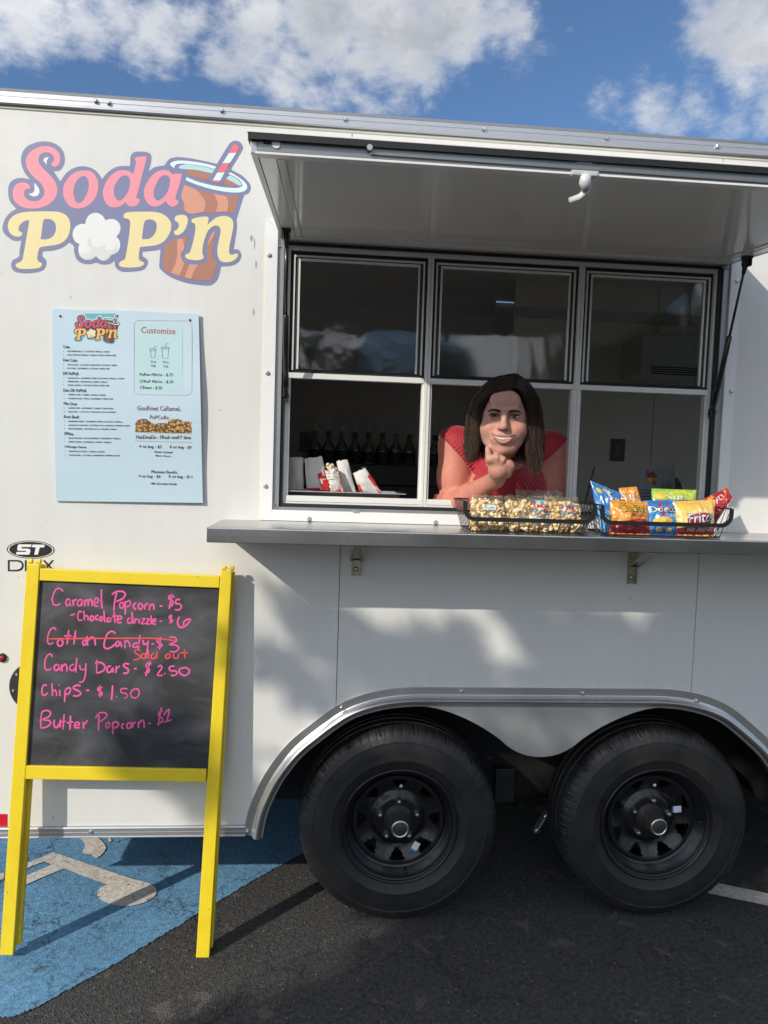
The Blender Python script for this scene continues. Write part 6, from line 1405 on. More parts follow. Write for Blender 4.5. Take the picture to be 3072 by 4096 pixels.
# ================================================================== chip bags
def in_poly(x, y, poly):
    c = False; n = len(poly)
    for i in range(n):
        (x1, y1), (x2, y2) = poly[i], poly[i - 1]
        if (y1 > y) != (y2 > y) and x < (x2 - x1) * (y - y1) / (y2 - y1) + x1: c = not c
    return c
FOIL = {}
def foil(k, col, rough=.27):
    return pmat('foil_' + k, col, rough, .0, var=.06, vscale=30, coat=.6, bump=.12, bscale=60, spec=.6)
M_silver = pmat('foil_seal', (.6, .6, .6), .25, .8, var=.1)
def chipbag(label, quad, Ytop, Ybot, base, paint, texts=(), thick=.022, seed=0, shapes=()):
    """quad: survey corners TL TR BR BL; paint(u, v) -> colour key; u, v in 0..1 from the top left"""
    T0, T1, B1, B0 = W(*quad[0], Ytop), W(*quad[1], Ytop), W(*quad[2], Ybot), W(*quad[3], Ybot)
    n = (T1 - T0).cross(B0 - T0).normalized(); n = -n if n.y > 0 else n
    R = empty('chip_bag', ((B0.x + B1.x) / 2, Ybot, (B0.z + B1.z) / 2)); tag(R, label, 'chip bag', 'chip bags in the basket')
    keys = list(base); mats = [foil(k, base[k]) for k in keys]
    def P(u, v, s, off=0.0):
        p = T0.lerp(T1, u).lerp(B0.lerp(B1, u), v); e = max(0, math.sin(math.pi * max(0, min(1, u)))) ** .55; vv = max(0, min(1, (v - .05) / .90)); g = max(0, math.sin(math.pi * vv)) ** .6
        w = noise.noise((u * 3 + seed * 7, v * 3, s)) * .008 + abs(noise.noise((u * 6 + seed * 3, v * 4 - u * 2, s + 5))) * .009 - .003 + .0012 * math.sin(v * 260) * (1 if v < .055 or v > .95 else 0); cr = .004 * noise.noise((u * 14 + seed, v * 2.2, 9)) * (1 - g)
        edge = .05 * (1 - abs(2 * v - 1)) * (.5 - u) * .25
        return p + n * (-s * thick * 1.35 * e * g + (w * (.25 + e * g) + cr) * (-s) + off * (-s)) + (T1 - T0) * edge * (1 + .5 * noise.noise((v * 5, seed, 1)))
    NU_, NV_ = 44, 52; V, F, MI = [], [], []
    for s in (-1, 1):
        b = len(V)
        for j in range(NV_ + 1):
            for i in range(NU_ + 1): V.append(P(i / NU_, j / NV_, s))
        for j in range(NV_):
            for i in range(NU_):
                a = b + j * (NU_ + 1) + i; F.append((a, a + 1, a + NU_ + 2, a + NU_ + 1)); MI.append(keys.index(paint((i + .5) / NU_, (j + .5) / NV_)) if s < 0 else 0)
    make('pouch', V, F, mats, R, MI, smooth=True)
    for nm, txts in (('lettering', texts),):
        if not txts: continue
        mb = MB(); mk = []; 
        for s_, u0, u1, v0, v1, key, slant, outline in txts:
            if key not in mk: mk.append(key)
            gv, gf = glyphs(s_); cx_ = .5
            def put(gx, gy, off, grow=0.0): return P(u0 + (u1 - u0) * gx, v1 + (v0 - v1) * gy + slant * gx, -1, off)
            if outline:
                if outline not in mk: mk.append(outline)
                d = .012
                for ox, oy in ((d, 0), (-d, 0), (0, d * 1.4), (0, -d * 1.4), (d, d), (-d, -d), (d, -d), (-d, d)): mb.add([P(u0 + (u1 - u0) * p[0] + ox, v1 + (v0 - v1) * p[1] + slant * p[0] + oy, -1, .0012 + .00003 * (ox * 7 + oy * 3)) for p in gv], gf, mk.index(outline))
            mb.add([put(p[0], p[1], .0022) for p in gv], gf, mk.index(key))
        mb.build(nm, [foil(k, base[k]) for k in mk], R, fix=False)
    return R
WHT = (.78, .78, .76)
def ov(u, v, cu, cv, ru, rv, rot=0.0):
    a, b = u - cu, v - cv; c, s = math.cos(rot), math.sin(rot); return ((a * c + b * s) / ru) ** 2 + ((-a * s + b * c) / rv) ** 2 < 1
# back row first
chipbag('leaning blue chip bag at the end of the basket by the popcorn', [(2361, 1922), (2484, 1974), (2474, 2140), (2404, 2136)], -.15, -.20, dict(blue=(.03, .20, .52), sky=(.10, .36, .66), white=WHT, yellow=(.80, .52, .05)),
        lambda u, v: 'yellow' if (ov(u, v, .20, .16, .10, .055) or ov(u, v, .5, .10, .13, .05)) else ('sky' if v > .55 + .1 * math.sin(4 * u) else 'blue'), [('Sun', .42, 1.0, .08, .30, 'white', .06, None), ('CHIPS', .62, 1.0, .30, .40, 'white', .03, None)], seed=1, thick=.016)
chipbag('orange chip bag tucked behind the blue one', [(2474, 1952), (2546, 1946), (2590, 2080), (2490, 2090)], -.11, -.12, dict(orange=(.72, .30, .04), white=WHT, gold=(.75, .5, .1), dark=(.2, .05, .02)), lambda u, v: 'gold' if v > .42 else 'orange', [('Sun', .04, .78, .10, .34, 'white', .06, None), ('CHIPS', .36, .96, .34, .48, 'white', .05, None), ('WHOLE', .42, .95, .52, .62, 'dark', .03, None)], seed=2, thick=.012)
chipbag('lime green chip bag with dark red lower half at the back', [(2606, 1954), (2786, 1960), (2778, 2100), (2612, 2095)], -.10, -.11, dict(lime=(.36, .56, .06), yellow=(.75, .70, .08), red=(.40, .02, .03), white=WHT, dark=(.16, .01, .02)), lambda u, v: 'red' if v > .31 else ('yellow' if ov(u, v, .18, .20, .13, .07) or (ov(u, v, .62, .24, .30, .2) and not ov(u, v, .60, .26, .26, .17)) else 'lime'), [('Sun', .30, .72, .14, .30, 'white', .0, None), ('CHIPS', .4, .85, .33, .42, 'white', .0, None)], seed=3, thick=.014)
chipbag('bright red chip bag leaning out of the basket end beside the yellow one', [(2806, 2000), (2908, 1950), (2930, 1992), (2846, 2120)], -.12, -.16, dict(red=(.62, .012, .02), deep=(.30, .008, .02), white=WHT, orange=(.85, .40, .03)), lambda u, v: 'deep' if v > .62 else ('orange' if ov(u, v, .30, .10, .12, .09) or (ov(u, v, .72, .20, .16, .26) and not ov(u, v, .66, .19, .15, .24)) else 'red'), [('Sun', .10, .68, .14, .40, 'white', -.02, None)], seed=4, thick=.014)
# front row
chipbag('orange and red bag of crunchy cheese snacks', [(2440, 2000), (2590, 2008), (2602, 2142), (2436, 2136)], -.215, -.238, dict(orange=(.80, .20, .012), red=(.55, .015, .02), yellow=(.90, .58, .02), black=(.02, .012, .01), white=WHT), lambda u, v: 'red' if v > .60 + .06 * math.sin(5 * u + 1) else 'orange',
        [('Cheetos', .22, .88, .10, .36, 'yellow', -.03, 'black'), ('Crunchy', .42, .86, .38, .50, 'yellow', -.03, 'red')], seed=5, thick=.02)
chipbag('blue bag of tortilla chips standing in the middle of the front row', [(2572, 2002), (2712, 2000), (2718, 2142), (2596, 2140)], -.205, -.235, dict(blue=(.012, .10, .36), mid=(.02, .24, .60), white=WHT, red=(.7, .06, .03), corn=(.80, .50, .08), black=(.01, .01, .02)), lambda u, v: 'corn' if (ov(u, v, .42, .62, .28, .10) or ov(u, v, .3, .86, .10, .05) or ov(u, v, .62, .86, .10, .05)) else ('red' if in_poly(u, v, [(.34, .12), (.72, .10), (.45, .46), (.60, .46), (.38, .50)]) and not in_poly(u, v, [(.40, .15), (.66, .13), (.47, .36)]) else ('mid' if .36 < v < .75 else 'blue')),
        [('Doritos', .10, .96, .20, .38, 'white', .0, 'black'), ('COOL RANCH', .50, .95, .44, .53, 'white', .0, None)], seed=6, thick=.02)
chipbag('yellow and red bag of corn chips at the front of the basket', [(2690, 2006), (2858, 2000), (2856, 2146), (2704, 2144)], -.218, -.240, dict(gold=(.72, .45, .05), pale=(.80, .60, .20), red=(.50, .012, .02), white=WHT, navy=(.03, .04, .12)), lambda u, v: 'red' if (v > .76 or ov(u, v, .56, .56, .34, .19, -.12)) else ('pale' if ov(u, v, .60, .52, .42, .27, -.12) else 'gold'),
        [('Fritos', .26, .90, .40, .68, 'white', -.08, 'navy'), ('THE ORIGINAL', .22, .93, .80, .89, 'white', -.03, None)], seed=7, thick=.022)

# ================================================================== the woman leaning out of the middle window
class Field:
    """signed distance grid; shapes are blended in, then skinned into one surface"""
    def __init__(s, lo, hi, h):
        s.lo = np.array(lo, float); s.h = h; s.n = np.ceil((np.array(hi) - s.lo) / h).astype(int) + 1
        s.d = np.full(s.n, .2, np.float32); s.ax = [s.lo[i] + h * np.arange(s.n[i]) for i in range(3)]
    def win(s, lo, hi, pad):
        a = np.maximum(0, np.floor((np.array(lo) - pad - s.lo) / s.h).astype(int)); b = np.minimum(s.n, np.ceil((np.array(hi) + pad - s.lo) / s.h).astype(int) + 1)
        if (b <= a).any(): return None
        sl = tuple(slice(a[i], b[i]) for i in range(3)); X, Y, Z = np.meshgrid(*[s.ax[i][sl[i]] for i in range(3)], indexing='ij'); return sl, X, Y, Z
    def blend(s, sl, d, k, sub=False):
        o = s.d[sl]; d = d.astype(np.float32)
        if sub:
            d = -d; h = np.clip(.5 - .5 * (o - d) / k, 0, 1); s.d[sl] = o * (1 - h) + d * h + k * h * (1 - h); return
        h = np.clip(.5 + .5 * (o - d) / k, 0, 1); s.d[sl] = o * (1 - h) + d * h - k * h * (1 - h)
    def cap(s, a, b, ra, rb, k=.012, sub=False, sq=None):
        a, b = np.array(a, float), np.array(b, float); m = max(ra, rb); w = s.win(np.minimum(a, b) - m, np.maximum(a, b) + m, k * 2 + .012)
        if w is None: return
        sl, X, Y, Z = w; ab = b - a; L = max(1e-9, ab @ ab); t = np.clip(((X - a[0]) * ab[0] + (Y - a[1]) * ab[1] + (Z - a[2]) * ab[2]) / L, 0, 1)
        d = np.sqrt((X - a[0] - t * ab[0]) ** 2 + (Y - a[1] - t * ab[1]) ** 2 + (Z - a[2] - t * ab[2]) ** 2) - (ra + (rb - ra) * t); s.blend(sl, d, k, sub)
    def ell(s, c, r, R=None, k=.012, sub=False):
        c = np.array(c, float); r = np.array(r, float); R = np.eye(3) if R is None else R; m = r.max(); w = s.win(c - m, c + m, k * 2 + .012)
        if w is None: return
        sl, X, Y, Z = w; P = np.stack([X - c[0], Y - c[1], Z - c[2]], -1) @ R; q = P / r; k0 = np.linalg.norm(q, axis=-1); k1 = np.linalg.norm(q / r, axis=-1)
        d = np.where(k0 > 1e-6, k0 * (k0 - 1) / np.maximum(k1, 1e-6), -r.min()); s.blend(sl, d, k, sub)
    def at(s, P):
        g = (np.array(P) - s.lo) / s.h; i = np.clip(np.floor(g).astype(int), 0, s.n - 2); f = np.clip(g - i, 0, 1); out = 0
        for dx in (0, 1):
            for dy in (0, 1):
                for dz in (0, 1):
                    w = (f[..., 0] if dx else 1 - f[..., 0]) * (f[..., 1] if dy else 1 - f[..., 1]) * (f[..., 2] if dz else 1 - f[..., 2]); out = out + w * s.d[i[..., 0] + dx, i[..., 1] + dy, i[..., 2] + dz]
        return out
    def skin(s):
        D = s.d; neg = D < 0; nx, ny, nz = D.shape
        c = np.zeros((nx - 1, ny - 1, nz - 1), np.uint8)
        for dx in (0, 1):
            for dy in (0, 1):
                for dz in (0, 1): c += neg[dx:nx - 1 + dx, dy:ny - 1 + dy, dz:nz - 1 + dz]
        act = (c > 0) & (c < 8); idx = np.argwhere(act); num = np.full(act.shape, -1, np.int64); num[act] = np.arange(len(idx))
        acc = np.zeros((len(idx), 3)); cnt = np.zeros(len(idx)); corners = [(a, b, e) for a in (0, 1) for b in (0, 1) for e in (0, 1)]
        for i, p in enumerate(corners):
            for ax in range(3):
                if p[ax]: continue
                q = list(p); q[ax] = 1; A = D[idx[:, 0] + p[0], idx[:, 1] + p[1], idx[:, 2] + p[2]]; B = D[idx[:, 0] + q[0], idx[:, 1] + q[1], idx[:, 2] + q[2]]; m = (A < 0) != (B < 0); t = np.where(m, A / np.where(A == B, 1, A - B), 0)
                v = np.repeat(np.array(p, float)[None], len(idx), 0); v[:, ax] = t; acc[m] += v[m]; cnt[m] += 1
        V = s.lo + s.h * (idx + acc / np.maximum(cnt, 1)[:, None]); quads = []
        for ax in range(3):
            o1, o2 = [(1, 2), (2, 0), (0, 1)][ax]; sl0 = [slice(None)] * 3; sl1 = [slice(None)] * 3; sl0[ax] = slice(0, -1); sl1[ax] = slice(1, None); A, B = neg[tuple(sl0)], neg[tuple(sl1)]; e = np.argwhere(A != B)
            ok = (e[:, o1] > 0) & (e[:, o2] > 0) & (e[:, o1] < D.shape[o1] - 1) & (e[:, o2] < D.shape[o2] - 1); e = e[ok]; fl = A[e[:, 0], e[:, 1], e[:, 2]]
            def cell(d1, d2): g = e.copy(); g[:, o1] -= d1; g[:, o2] -= d2; return num[g[:, 0], g[:, 1], g[:, 2]]
            q = np.stack([cell(1, 1), cell(0, 1), cell(0, 0), cell(1, 0)], 1); q[~fl] = q[~fl][:, ::-1]; quads.append(q)
        return V, np.concatenate(quads)
def fast_mesh(name, V, F, mat, col=None):
    me = bpy.data.meshes.new(name); me.vertices.add(len(V)); me.vertices.foreach_set('co', np.asarray(V, np.float32).ravel()); n = len(F)
    me.loops.add(n * 4); me.loops.foreach_set('vertex_index', F.ravel().astype(np.int32)); me.polygons.add(n); me.polygons.foreach_set('loop_start', np.arange(0, n * 4, 4, dtype=np.int32)); me.polygons.foreach_set('loop_total', np.full(n, 4, np.int32))
    me.polygons.foreach_set('use_smooth', np.ones(n, bool)); me.update(calc_edges=True); me.validate(); me.materials.append(mat)
    if col is not None:
        at = me.color_attributes.new('tone', 'FLOAT_COLOR', 'POINT'); at.data.foreach_set('color', np.concatenate([col, np.ones((len(V), 1))], 1).astype(np.float32).ravel())
    return me
def relax(V, F, it=2, lam=.5):
    V = V.copy(); E = np.concatenate([F[:, [0, 1]], F[:, [1, 2]], F[:, [2, 3]], F[:, [3, 0]]]); n = len(V)
    for _ in range(it):
        a = np.zeros_like(V); c = np.zeros(n); np.add.at(a, E[:, 0], V[E[:, 1]]); np.add.at(c, E[:, 0], 1); V += lam * (a / np.maximum(c, 1)[:, None] - V)
    return V

def biggest(V, F):
    """keep the largest connected piece"""
    n = len(V); lab = np.arange(n)
    while True:
        m = lab[F].min(1); new = lab.copy()
        for k in range(4): np.minimum.at(new, F[:, k], m)
        new = new[new]
        if (new == lab).all(): break
        lab = new
    u, c = np.unique(lab, return_counts=True); keep = lab == u[c.argmax()]; idx = np.cumsum(keep) - 1; return V[keep], idx[F[keep[F[:, 0]]]]
YF = -.272                                     # plane of the eyes
HS = (YF + 2.35 - .015) / 2800 * 1.0           # metres per survey point there
eye_mid = W(2017, 1663, YF)
Fh = (EYE - eye_mid).normalized(); up0 = Vector((0, 0, 1)); Ah = up0.cross(Fh).normalized(); Ch = Fh.cross(Ah).normalized()
roll = math.radians(-1.2); Ah, Ch = (Ah * math.cos(roll) + Ch * math.sin(roll)), (Ch * math.cos(roll) - Ah * math.sin(roll))
# head frame: a to the picture's right, b out of the face, c up; origin between the eyes, .085 behind the eye plane
HO = eye_mid - Fh * .085
def hp(a, b, c): return HO + Ah * a + Fh * b + Ch * c
HR = np.array([[*Ah], [*Fh], [*Ch]]).T
PW = empty('person', (.55, .45, .42)); tag(PW, 'smiling woman in a sleeveless red blouse leaning out with chin on her fist', 'person')
lo = (.26, -.345, 1.40); hi = (.93, .44, 1.93); FD = Field(lo, hi, .0034)
def hell(c, r, k=.012, sub=False): FD.ell(hp(*c), r, HR, k, sub)
def hcap(a, b, ra, rb, k=.01, sub=False): FD.cap(hp(*a), hp(*b), ra, rb, k, sub)
# head
hell((0, -.012, .028), (.073, .090, .088)); hell((0, .012, -.030), (.0725, .068, .080), .02); hell((0, .030, -.062), (.055, .050, .050), .02)
hcap((-.051, .012, -.050), (-.025, .055, -.096), .020, .018, .02); hcap((.051, .012, -.050), (.025, .055, -.096), .020, .018, .02)
hell((0, .066, -.101), (.023, .019, .018), .014); hell((0, .074, .045), (.046, .012, .032), .02)
for s in (-1, 1):
    hell((s * .041, .050, -.036), (.025, .030, .022), .016); hell((s * .031, .083, .014), (.022, .010, .008), .010)
    hell((s * .0305, .0995, -.001), (.0165, .0135, .0095), .008, True); hell((s * .0305, .074, -.001), (.015, .013, .011), .006)
    hell((s * .0125, .090, -.036), (.0075, .010, .0065), .006); hell((s * .073, -.012, -.012), (.008, .016, .028), .006)
hcap((0, .084, .008), (0, .103, -.031), .0085, .0105, .010); hell((0, .104, -.034), (.0105, .010, .0085), .006)
hell((0, .080, -.066), (.037, .012, .021), .014)
for s in (-1, 1):
    hell((s * .045, .046, -.046), (.020, .024, .022), .016)
    hcap((s * .0185, .0985, -.040), (s * .0405, .0800, -.066), .0022, .0030, .007, True)
    hcap((s * .020, .091, -.0135), (s * .042, .082, -.0115), .0010, .0010, .005, True)
hell((0, .0985, -.0680), (.029, .012, .0078), .005, True)
# neck, torso
nb = W(2035, 1860, .03); FD.cap(hp(0, -.03, -.06), nb, .048, .056, .025)
sL, sR = W(1822, 1782, .13), W(2204, 1800, .13); chest = W(2022, 1930, .16); bel = Vector((.57, .36, 1.38))
FD.cap(sL + Vector((.03, .02, -.012)), sR + Vector((-.03, .02, -.012)), .056, .056, .03); FD.ell(chest, (.155, .115, .14), None, .05); FD.cap(chest, bel, .135, .15, .05)
for s, c in ((-1, W(1945, 1965, .06)), (1, W(2105, 1970, .06))): FD.ell(c, (.062, .055, .06), None, .04)
FD.cap(nb, chest + Vector((0, 0, .05)), .06, .10, .04)
nk0 = nb + Vector((0, .03, .045)); FD.cap(nk0, sL, .045, .055, .03); FD.cap(nk0, sR, .045, .055, .03)
# her right arm: elbow on the sill, fist under the chin
eL, wL = W(1812, 2026, .100), W(1984, 1917, -.190)
FD.cap(sL, sL.lerp(eL, .55) + Vector((-.004, 0, 0)), .059, .056, .02); FD.cap(sL.lerp(eL, .5), eL, .056, .044, .02); FD.cap(eL, eL.lerp(wL, .42) + Vector((0, 0, .004)), .042, .041, .02); FD.cap(eL.lerp(wL, .38), wL, .041, .0265, .012)
# fist: palm block, curled fingers seen from the back of the hand, thumb along the jaw
hc = W(1998, 1879, -.243)
FD.cap(wL, hc, .0265, .029, .012); FD.ell(hc + Vector((-.002, .002, .006)), (.034, .021, .034), None, .010)
kn = [W(1962, 1837, -.260), W(1986, 1833, -.268), W(2011, 1840, -.268), W(2034, 1855, -.262)]
for i in range(4):
    FD.cap(hc.lerp(kn[i], .25), kn[i], .0125, .0112, .008); p2 = kn[i] + Vector((.001, .034, .010 - i * .004)); FD.cap(kn[i], p2, .0108, .0098, .006); FD.cap(p2, p2 + Vector((.002, .004, -.026)), .0095, .0085, .004)
FD.cap(kn[0] + Vector((-.004, .012, -.006)), W(1953, 1810, -.253), .0095, .0090, .006); FD.cap(W(1953, 1810, -.253), W(1949, 1792, -.240), .0088, .0070, .004)
FD.cap(W(2030, 1898, -.243), W(2045, 1865, -.260), .0125, .0105, .008); FD.cap(W(2045, 1865, -.260), W(2040, 1851, -.253), .0105, .0098, .005)
for i in range(3): FD.cap((kn[i] + kn[i + 1]) / 2 + Vector((0, -.012, .002)), hc.lerp((kn[i] + kn[i + 1]) / 2, .55) + Vector((0, -.022, 0)), .0035, .002, .006, True)
# her left arm: down to the sill, forearm laid across, finger ends showing
eR, wR = W(2212, 2040, .110), W(1935, 2022, .085)
FD.cap(sR, sR.lerp(eR, .55), .058, .056, .02); FD.cap(sR.lerp(eR, .5), eR, .056, .044, .02); FD.cap(eR, wR, .040, .026, .02)
for i in range(4):
    z0 = i * 14; tipx = (1756, 1736, 1728, 1733)[i]; y_ = (1968, 1984, 1999, 2014)[i]; FD.cap(W(1800, y_ + 6, .085 - i * .006), W(tipx + 8, y_, .078 - i * .006), .0098, .0082, .003)
FD.cap(wR, W(1800, 1998, .08), .024, .026, .01)
BV, BF = FD.skin(); BV = relax(BV, BF, 2, .4)
# skin tones by place: cheeks, lips, knuckles
L_ = (BV - np.array(HO)) @ HR; base = np.array([.53, .285, .215]); col = np.repeat(base[None], len(BV), 0)
head = (L_[:, 2] > -.13) & (L_[:, 1] > -.02)
col *= np.where(head, 1.0, 1.0)[:, None]
for s in (-1, 1):
    g = np.exp(-(((L_[:, 0] - s * .043) / .022) ** 2 + ((L_[:, 2] + .034) / .016) ** 2)) * head; col += g[:, None] * np.array([.06, -.035, -.02])
g = np.exp(-((L_[:, 0] / .014) ** 2 + ((L_[:, 2] + .036) / .012) ** 2)) * head; col += g[:, None] * np.array([.03, -.025, -.015])
arm = ~head; col[arm] *= np.array([1.10, .80, .76])
hand = np.linalg.norm(BV - np.array(hc), axis=1) < .06; col[hand & arm] *= np.array([.92, 1.12, 1.15])
# mottled skin, redder on the arms
def skin_mat():
    m = bpy.data.materials.new('skin'); nt, n, l, b = nodes_of(m); a = n.new('ShaderNodeVertexColor'); a.layer_name = 'tone'; t = n.new('ShaderNodeTexCoord')
    z = n.new('ShaderNodeTexNoise'); z.inputs['Scale'].default_value = 70; z.inputs['Detail'].default_value = 5; l.new(t.outputs['Object'], z.inputs['Vector'])
    r = n.new('ShaderNodeMapRange'); r.inputs['To Min'].default_value = .80; r.inputs['To Max'].default_value = 1.16; l.new(z.outputs['Fac'], r.inputs['Value'])
    mx = n.new('ShaderNodeVectorMath'); mx.operation = 'SCALE'; l.new(a.outputs[0], mx.inputs[0]); l.new(r.outputs[0], mx.inputs['Scale']); l.new(mx.outputs[0], b.inputs['Base Color'])
    b.inputs['Roughness'].default_value = .56; b.inputs['Specular IOR Level'].default_value = .35; b.inputs['Subsurface Weight'].default_value = .08; b.inputs['Subsurface Radius'].default_value = (.012, .005, .003); b.inputs['Subsurface Scale'].default_value = 1.0
    n2 = n.new('ShaderNodeTexNoise'); n2.inputs['Scale'].default_value = 420; l.new(t.outputs['Object'], n2.inputs['Vector']); bp = n.new('ShaderNodeBump'); bp.inputs['Strength'].default_value = .15; bp.inputs['Distance'].default_value = .0008; l.new(n2.outputs['Fac'], bp.inputs['Height']); l.new(bp.outputs[0], b.inputs['Normal']); return m
body = link('body', fast_mesh('body', BV, BF, skin_mat(), np.clip(col, 0, 1)), PW)
def face_b(a, c):
    """how far out the face is at (a, c)"""
    bs = np.linspace(.135, .03, 106); P = np.array([[*hp(a, b, c)] for b in bs]); d = FD.at(P); i = np.argmax(d < 0)
    if d[i] >= 0: return .05
    if i == 0: return bs[0]
    return bs[i - 1] + (bs[i] - bs[i - 1]) * d[i - 1] / (d[i - 1] - d[i])
def onface(a, c, off): return hp(a, face_b(a, c) + off, c)
# eyes
M_eyew = pmat('eye_white', (.34, .30, .27), .4, var=.02); M_iris = pmat('iris', (.022, .011, .007), .4, coat=.15, spec=.2, var=.2, vscale=400); M_pup = pmat('pupil', (.003, .003, .003), .3, spec=.2); M_lash = pmat('lashes', (.012, .008, .007), .6); M_brow = pmat('eyebrow', (.020, .012, .009), .7, var=.3, vscale=200)
for s in (-1, 1):
    cx, cc = s * .0305, -.001; b0 = face_b(cx, cc)
    mb = MB(); al = [(cx + .0140 * math.cos(t), cc + (.0046 if math.sin(t) > 0 else .0032) * math.sin(t) + .0006 * math.cos(t) * s) for t in [2 * math.pi * k / 24 for k in range(24)]]
    eb = lambda a, c, o: hp(a, max(face_b(a, c), b0) + .0012 + o - ((a - cx) ** 2) * 14, c)
    mb.poly([al], lambda u, v: eb(u, v, 0)); eye = mb.build('eye', M_eyew, PW, fix=False)
    mb = MB(); mb.poly([[(cx - .0005 + .0064 * math.cos(t), cc + .0005 + min(.0043, max(-.0034, .0064 * math.sin(t)))) for t in [2 * math.pi * k / 20 for k in range(20)]]], lambda u, v: eb(u, v, .0004)); mb.build('iris', M_iris, eye, fix=False)
    mb = MB(); mb.poly([[(cx - .0005 + .0026 * math.cos(t), cc + .0003 + .0026 * math.sin(t)) for t in [2 * math.pi * k / 14 for k in range(14)]]], lambda u, v: eb(u, v, .0008)); mb.build('pupil', M_pup, eye, fix=False)
    mb = MB(); mb.poly([[(cx - .0024 + .0010 * math.cos(t), cc + .0019 + .0010 * math.sin(t)) for t in [2 * math.pi * k / 8 for k in range(8)]]], lambda u, v: eb(u, v, .0012)); mb.build('catch_light', M_eyew, eye, fix=False)
    mb = MB(); pts = [eb(cx + .0142 * math.cos(t), cc + .0054 * math.sin(t), .0006) for t in [math.pi * (1 - k / 12) for k in range(13)]]; mb.tube(pts, [.0006 + .0016 * math.sin(math.pi * (.15 + .8 * (k / 12 if s > 0 else 1 - k / 12))) for k in range(13)], 6); mb.build('upper_lashes', M_lash, eye, True)
    mb = MB(); pts = [eb(cx + .0128 * math.cos(t), cc - .0033 * math.sin(t), .0002) for t in [math.pi * (1 - k / 10) for k in range(11)]]; mb.tube(pts, .00045, 5); mb.build('lower_lashes', M_brow, eye, True)
    mb = MB(); bw = [(s * .0135, .0118), (s * .018, .0138), (s * .026, .0158), (s * .034, .0166), (s * .042, .0150), (s * .0495, .0105)]; bw = spline(bw, closed=False, n=4); k = len(bw)
    mb.tube([onface(a, c, .0012) for a, c in bw], [.0052 * (1 - .72 * (i / (k - 1)) ** 1.8) for i in range(k)], 8, flat=.8); mb.build('eyebrow', M_brow, PW, True)
# smile: dark mouth, teeth, lips
M_mouth = pmat('mouth_dark', (.06, .012, .012), .6); M_teeth = pmat('teeth', (.80, .74, .66), .25, coat=.5, var=.03); M_lip = pmat('lips', (.36, .115, .095), .38, var=.08, vscale=150, coat=.1)
mc = -.0655; up_ = lambda t: (t * .0345, mc + .0100 * t * t + .0020 * (1 - t * t)); lw_ = lambda t: (t * .0335, mc + .0100 * t * t - .0150 * (1 - t * t))
ts = [-1 + 2 * k / 20 for k in range(21)]; mbz = lambda a, c, o: hp(a, max(.0915 - 9.0 * a * a, face_b(a, c) + .0008) + o, c)
mb = MB(); mb.poly([[up_(t) for t in ts] + [lw_(t) for t in ts[::-1]]], lambda u, v: mbz(u, v, -.0015)); mo = mb.build('mouth', M_mouth, PW, fix=False)
xs_ = [-.0215, -.0165, -.0115, -.0066, 0, .0066, .0115, .0165, .0215]
for a0_, a1_ in zip(xs_[:-1], xs_[1:]):
    mid = (a0_ + a1_) / 2; t = mid / .0325; top_ = up_(t)[1] + .0005; ln = .0088 * (1 - .30 * abs(t)); bot_ = max(top_ - ln, lw_(t)[1] + .0005); mb = MB(); g_ = .00018
    q = [(a0_ + g_, top_), (a1_ - g_, top_), (a1_ - g_ * 3, bot_ + .0006), (mid, bot_), (a0_ + g_ * 3, bot_ + .0006)]; mb.poly([q], lambda u, v: mbz(u, v, .0006), thick=tuple(-Fh * .002)); mb.build('tooth', M_teeth, mo)
mb = MB(); mb.tube([mbz(*up_(t), .0005) + Ch * .0016 for t in ts], [.0009 + .0015 * (1 - t * t) ** .7 for t in ts], 8); mb.build('upper_lip', M_lip, PW, True)
mb = MB(); mb.tube([mbz(*lw_(t), .0005) - Ch * .0012 for t in ts], [.0009 + .0026 * (1 - t * t) ** .7 for t in ts], 8); mb.build('lower_lip', M_lip, PW, True)
mb = MB(); c = hp(.072, -.002, -.048); mb.lathe([(.0001, -.0045), (.0035, -.003), (.0045, 0), (.0035, .003), (.0001, .0045)], 12, c, 'y'); mb.build('earring', pmat('pearl', (.7, .66, .6), .2, coat=1), PW, True)

# blouse
FB = Field((.27, -.10, 1.40), (.90, .44, 1.80), .0036); _F = FD; inf = .009
FB.cap(sL + Vector((.03, .02, -.01)), sR + Vector((-.03, .02, -.01)), .058 + inf, .058 + inf, .03); FB.ell(chest, (.155 + inf, .115 + inf, .14 + inf), None, .05); FB.cap(chest, bel, .135 + inf, .15 + inf, .05)
for s, c in ((-1, W(1945, 1965, .06)), (1, W(2105, 1970, .06))): FB.ell(c, (.062 + inf, .055 + inf, .06 + inf), None, .04)
FB.cap(nb + Vector((0, .05, -.05)), chest + Vector((0, 0, .05)), .07, .11, .04); FB.cap(nk0 + Vector((0, .01, -.005)), sL, .045 + inf, .057 + inf, .03); FB.cap(nk0 + Vector((0, .01, -.005)), sR, .045 + inf, .057 + inf, .03)
FB.cap(sL, sL.lerp(eL, .45), .064, .065, .02); FB.cap(sR, sR.lerp(eR, .40), .064, .065, .02); FB.cap(nb + Vector((0, .004, -.035)), chest + Vector((0, 0, .05)), .086, .120, .03)
X, Y, Z = np.meshgrid(*FB.ax, indexing='ij')
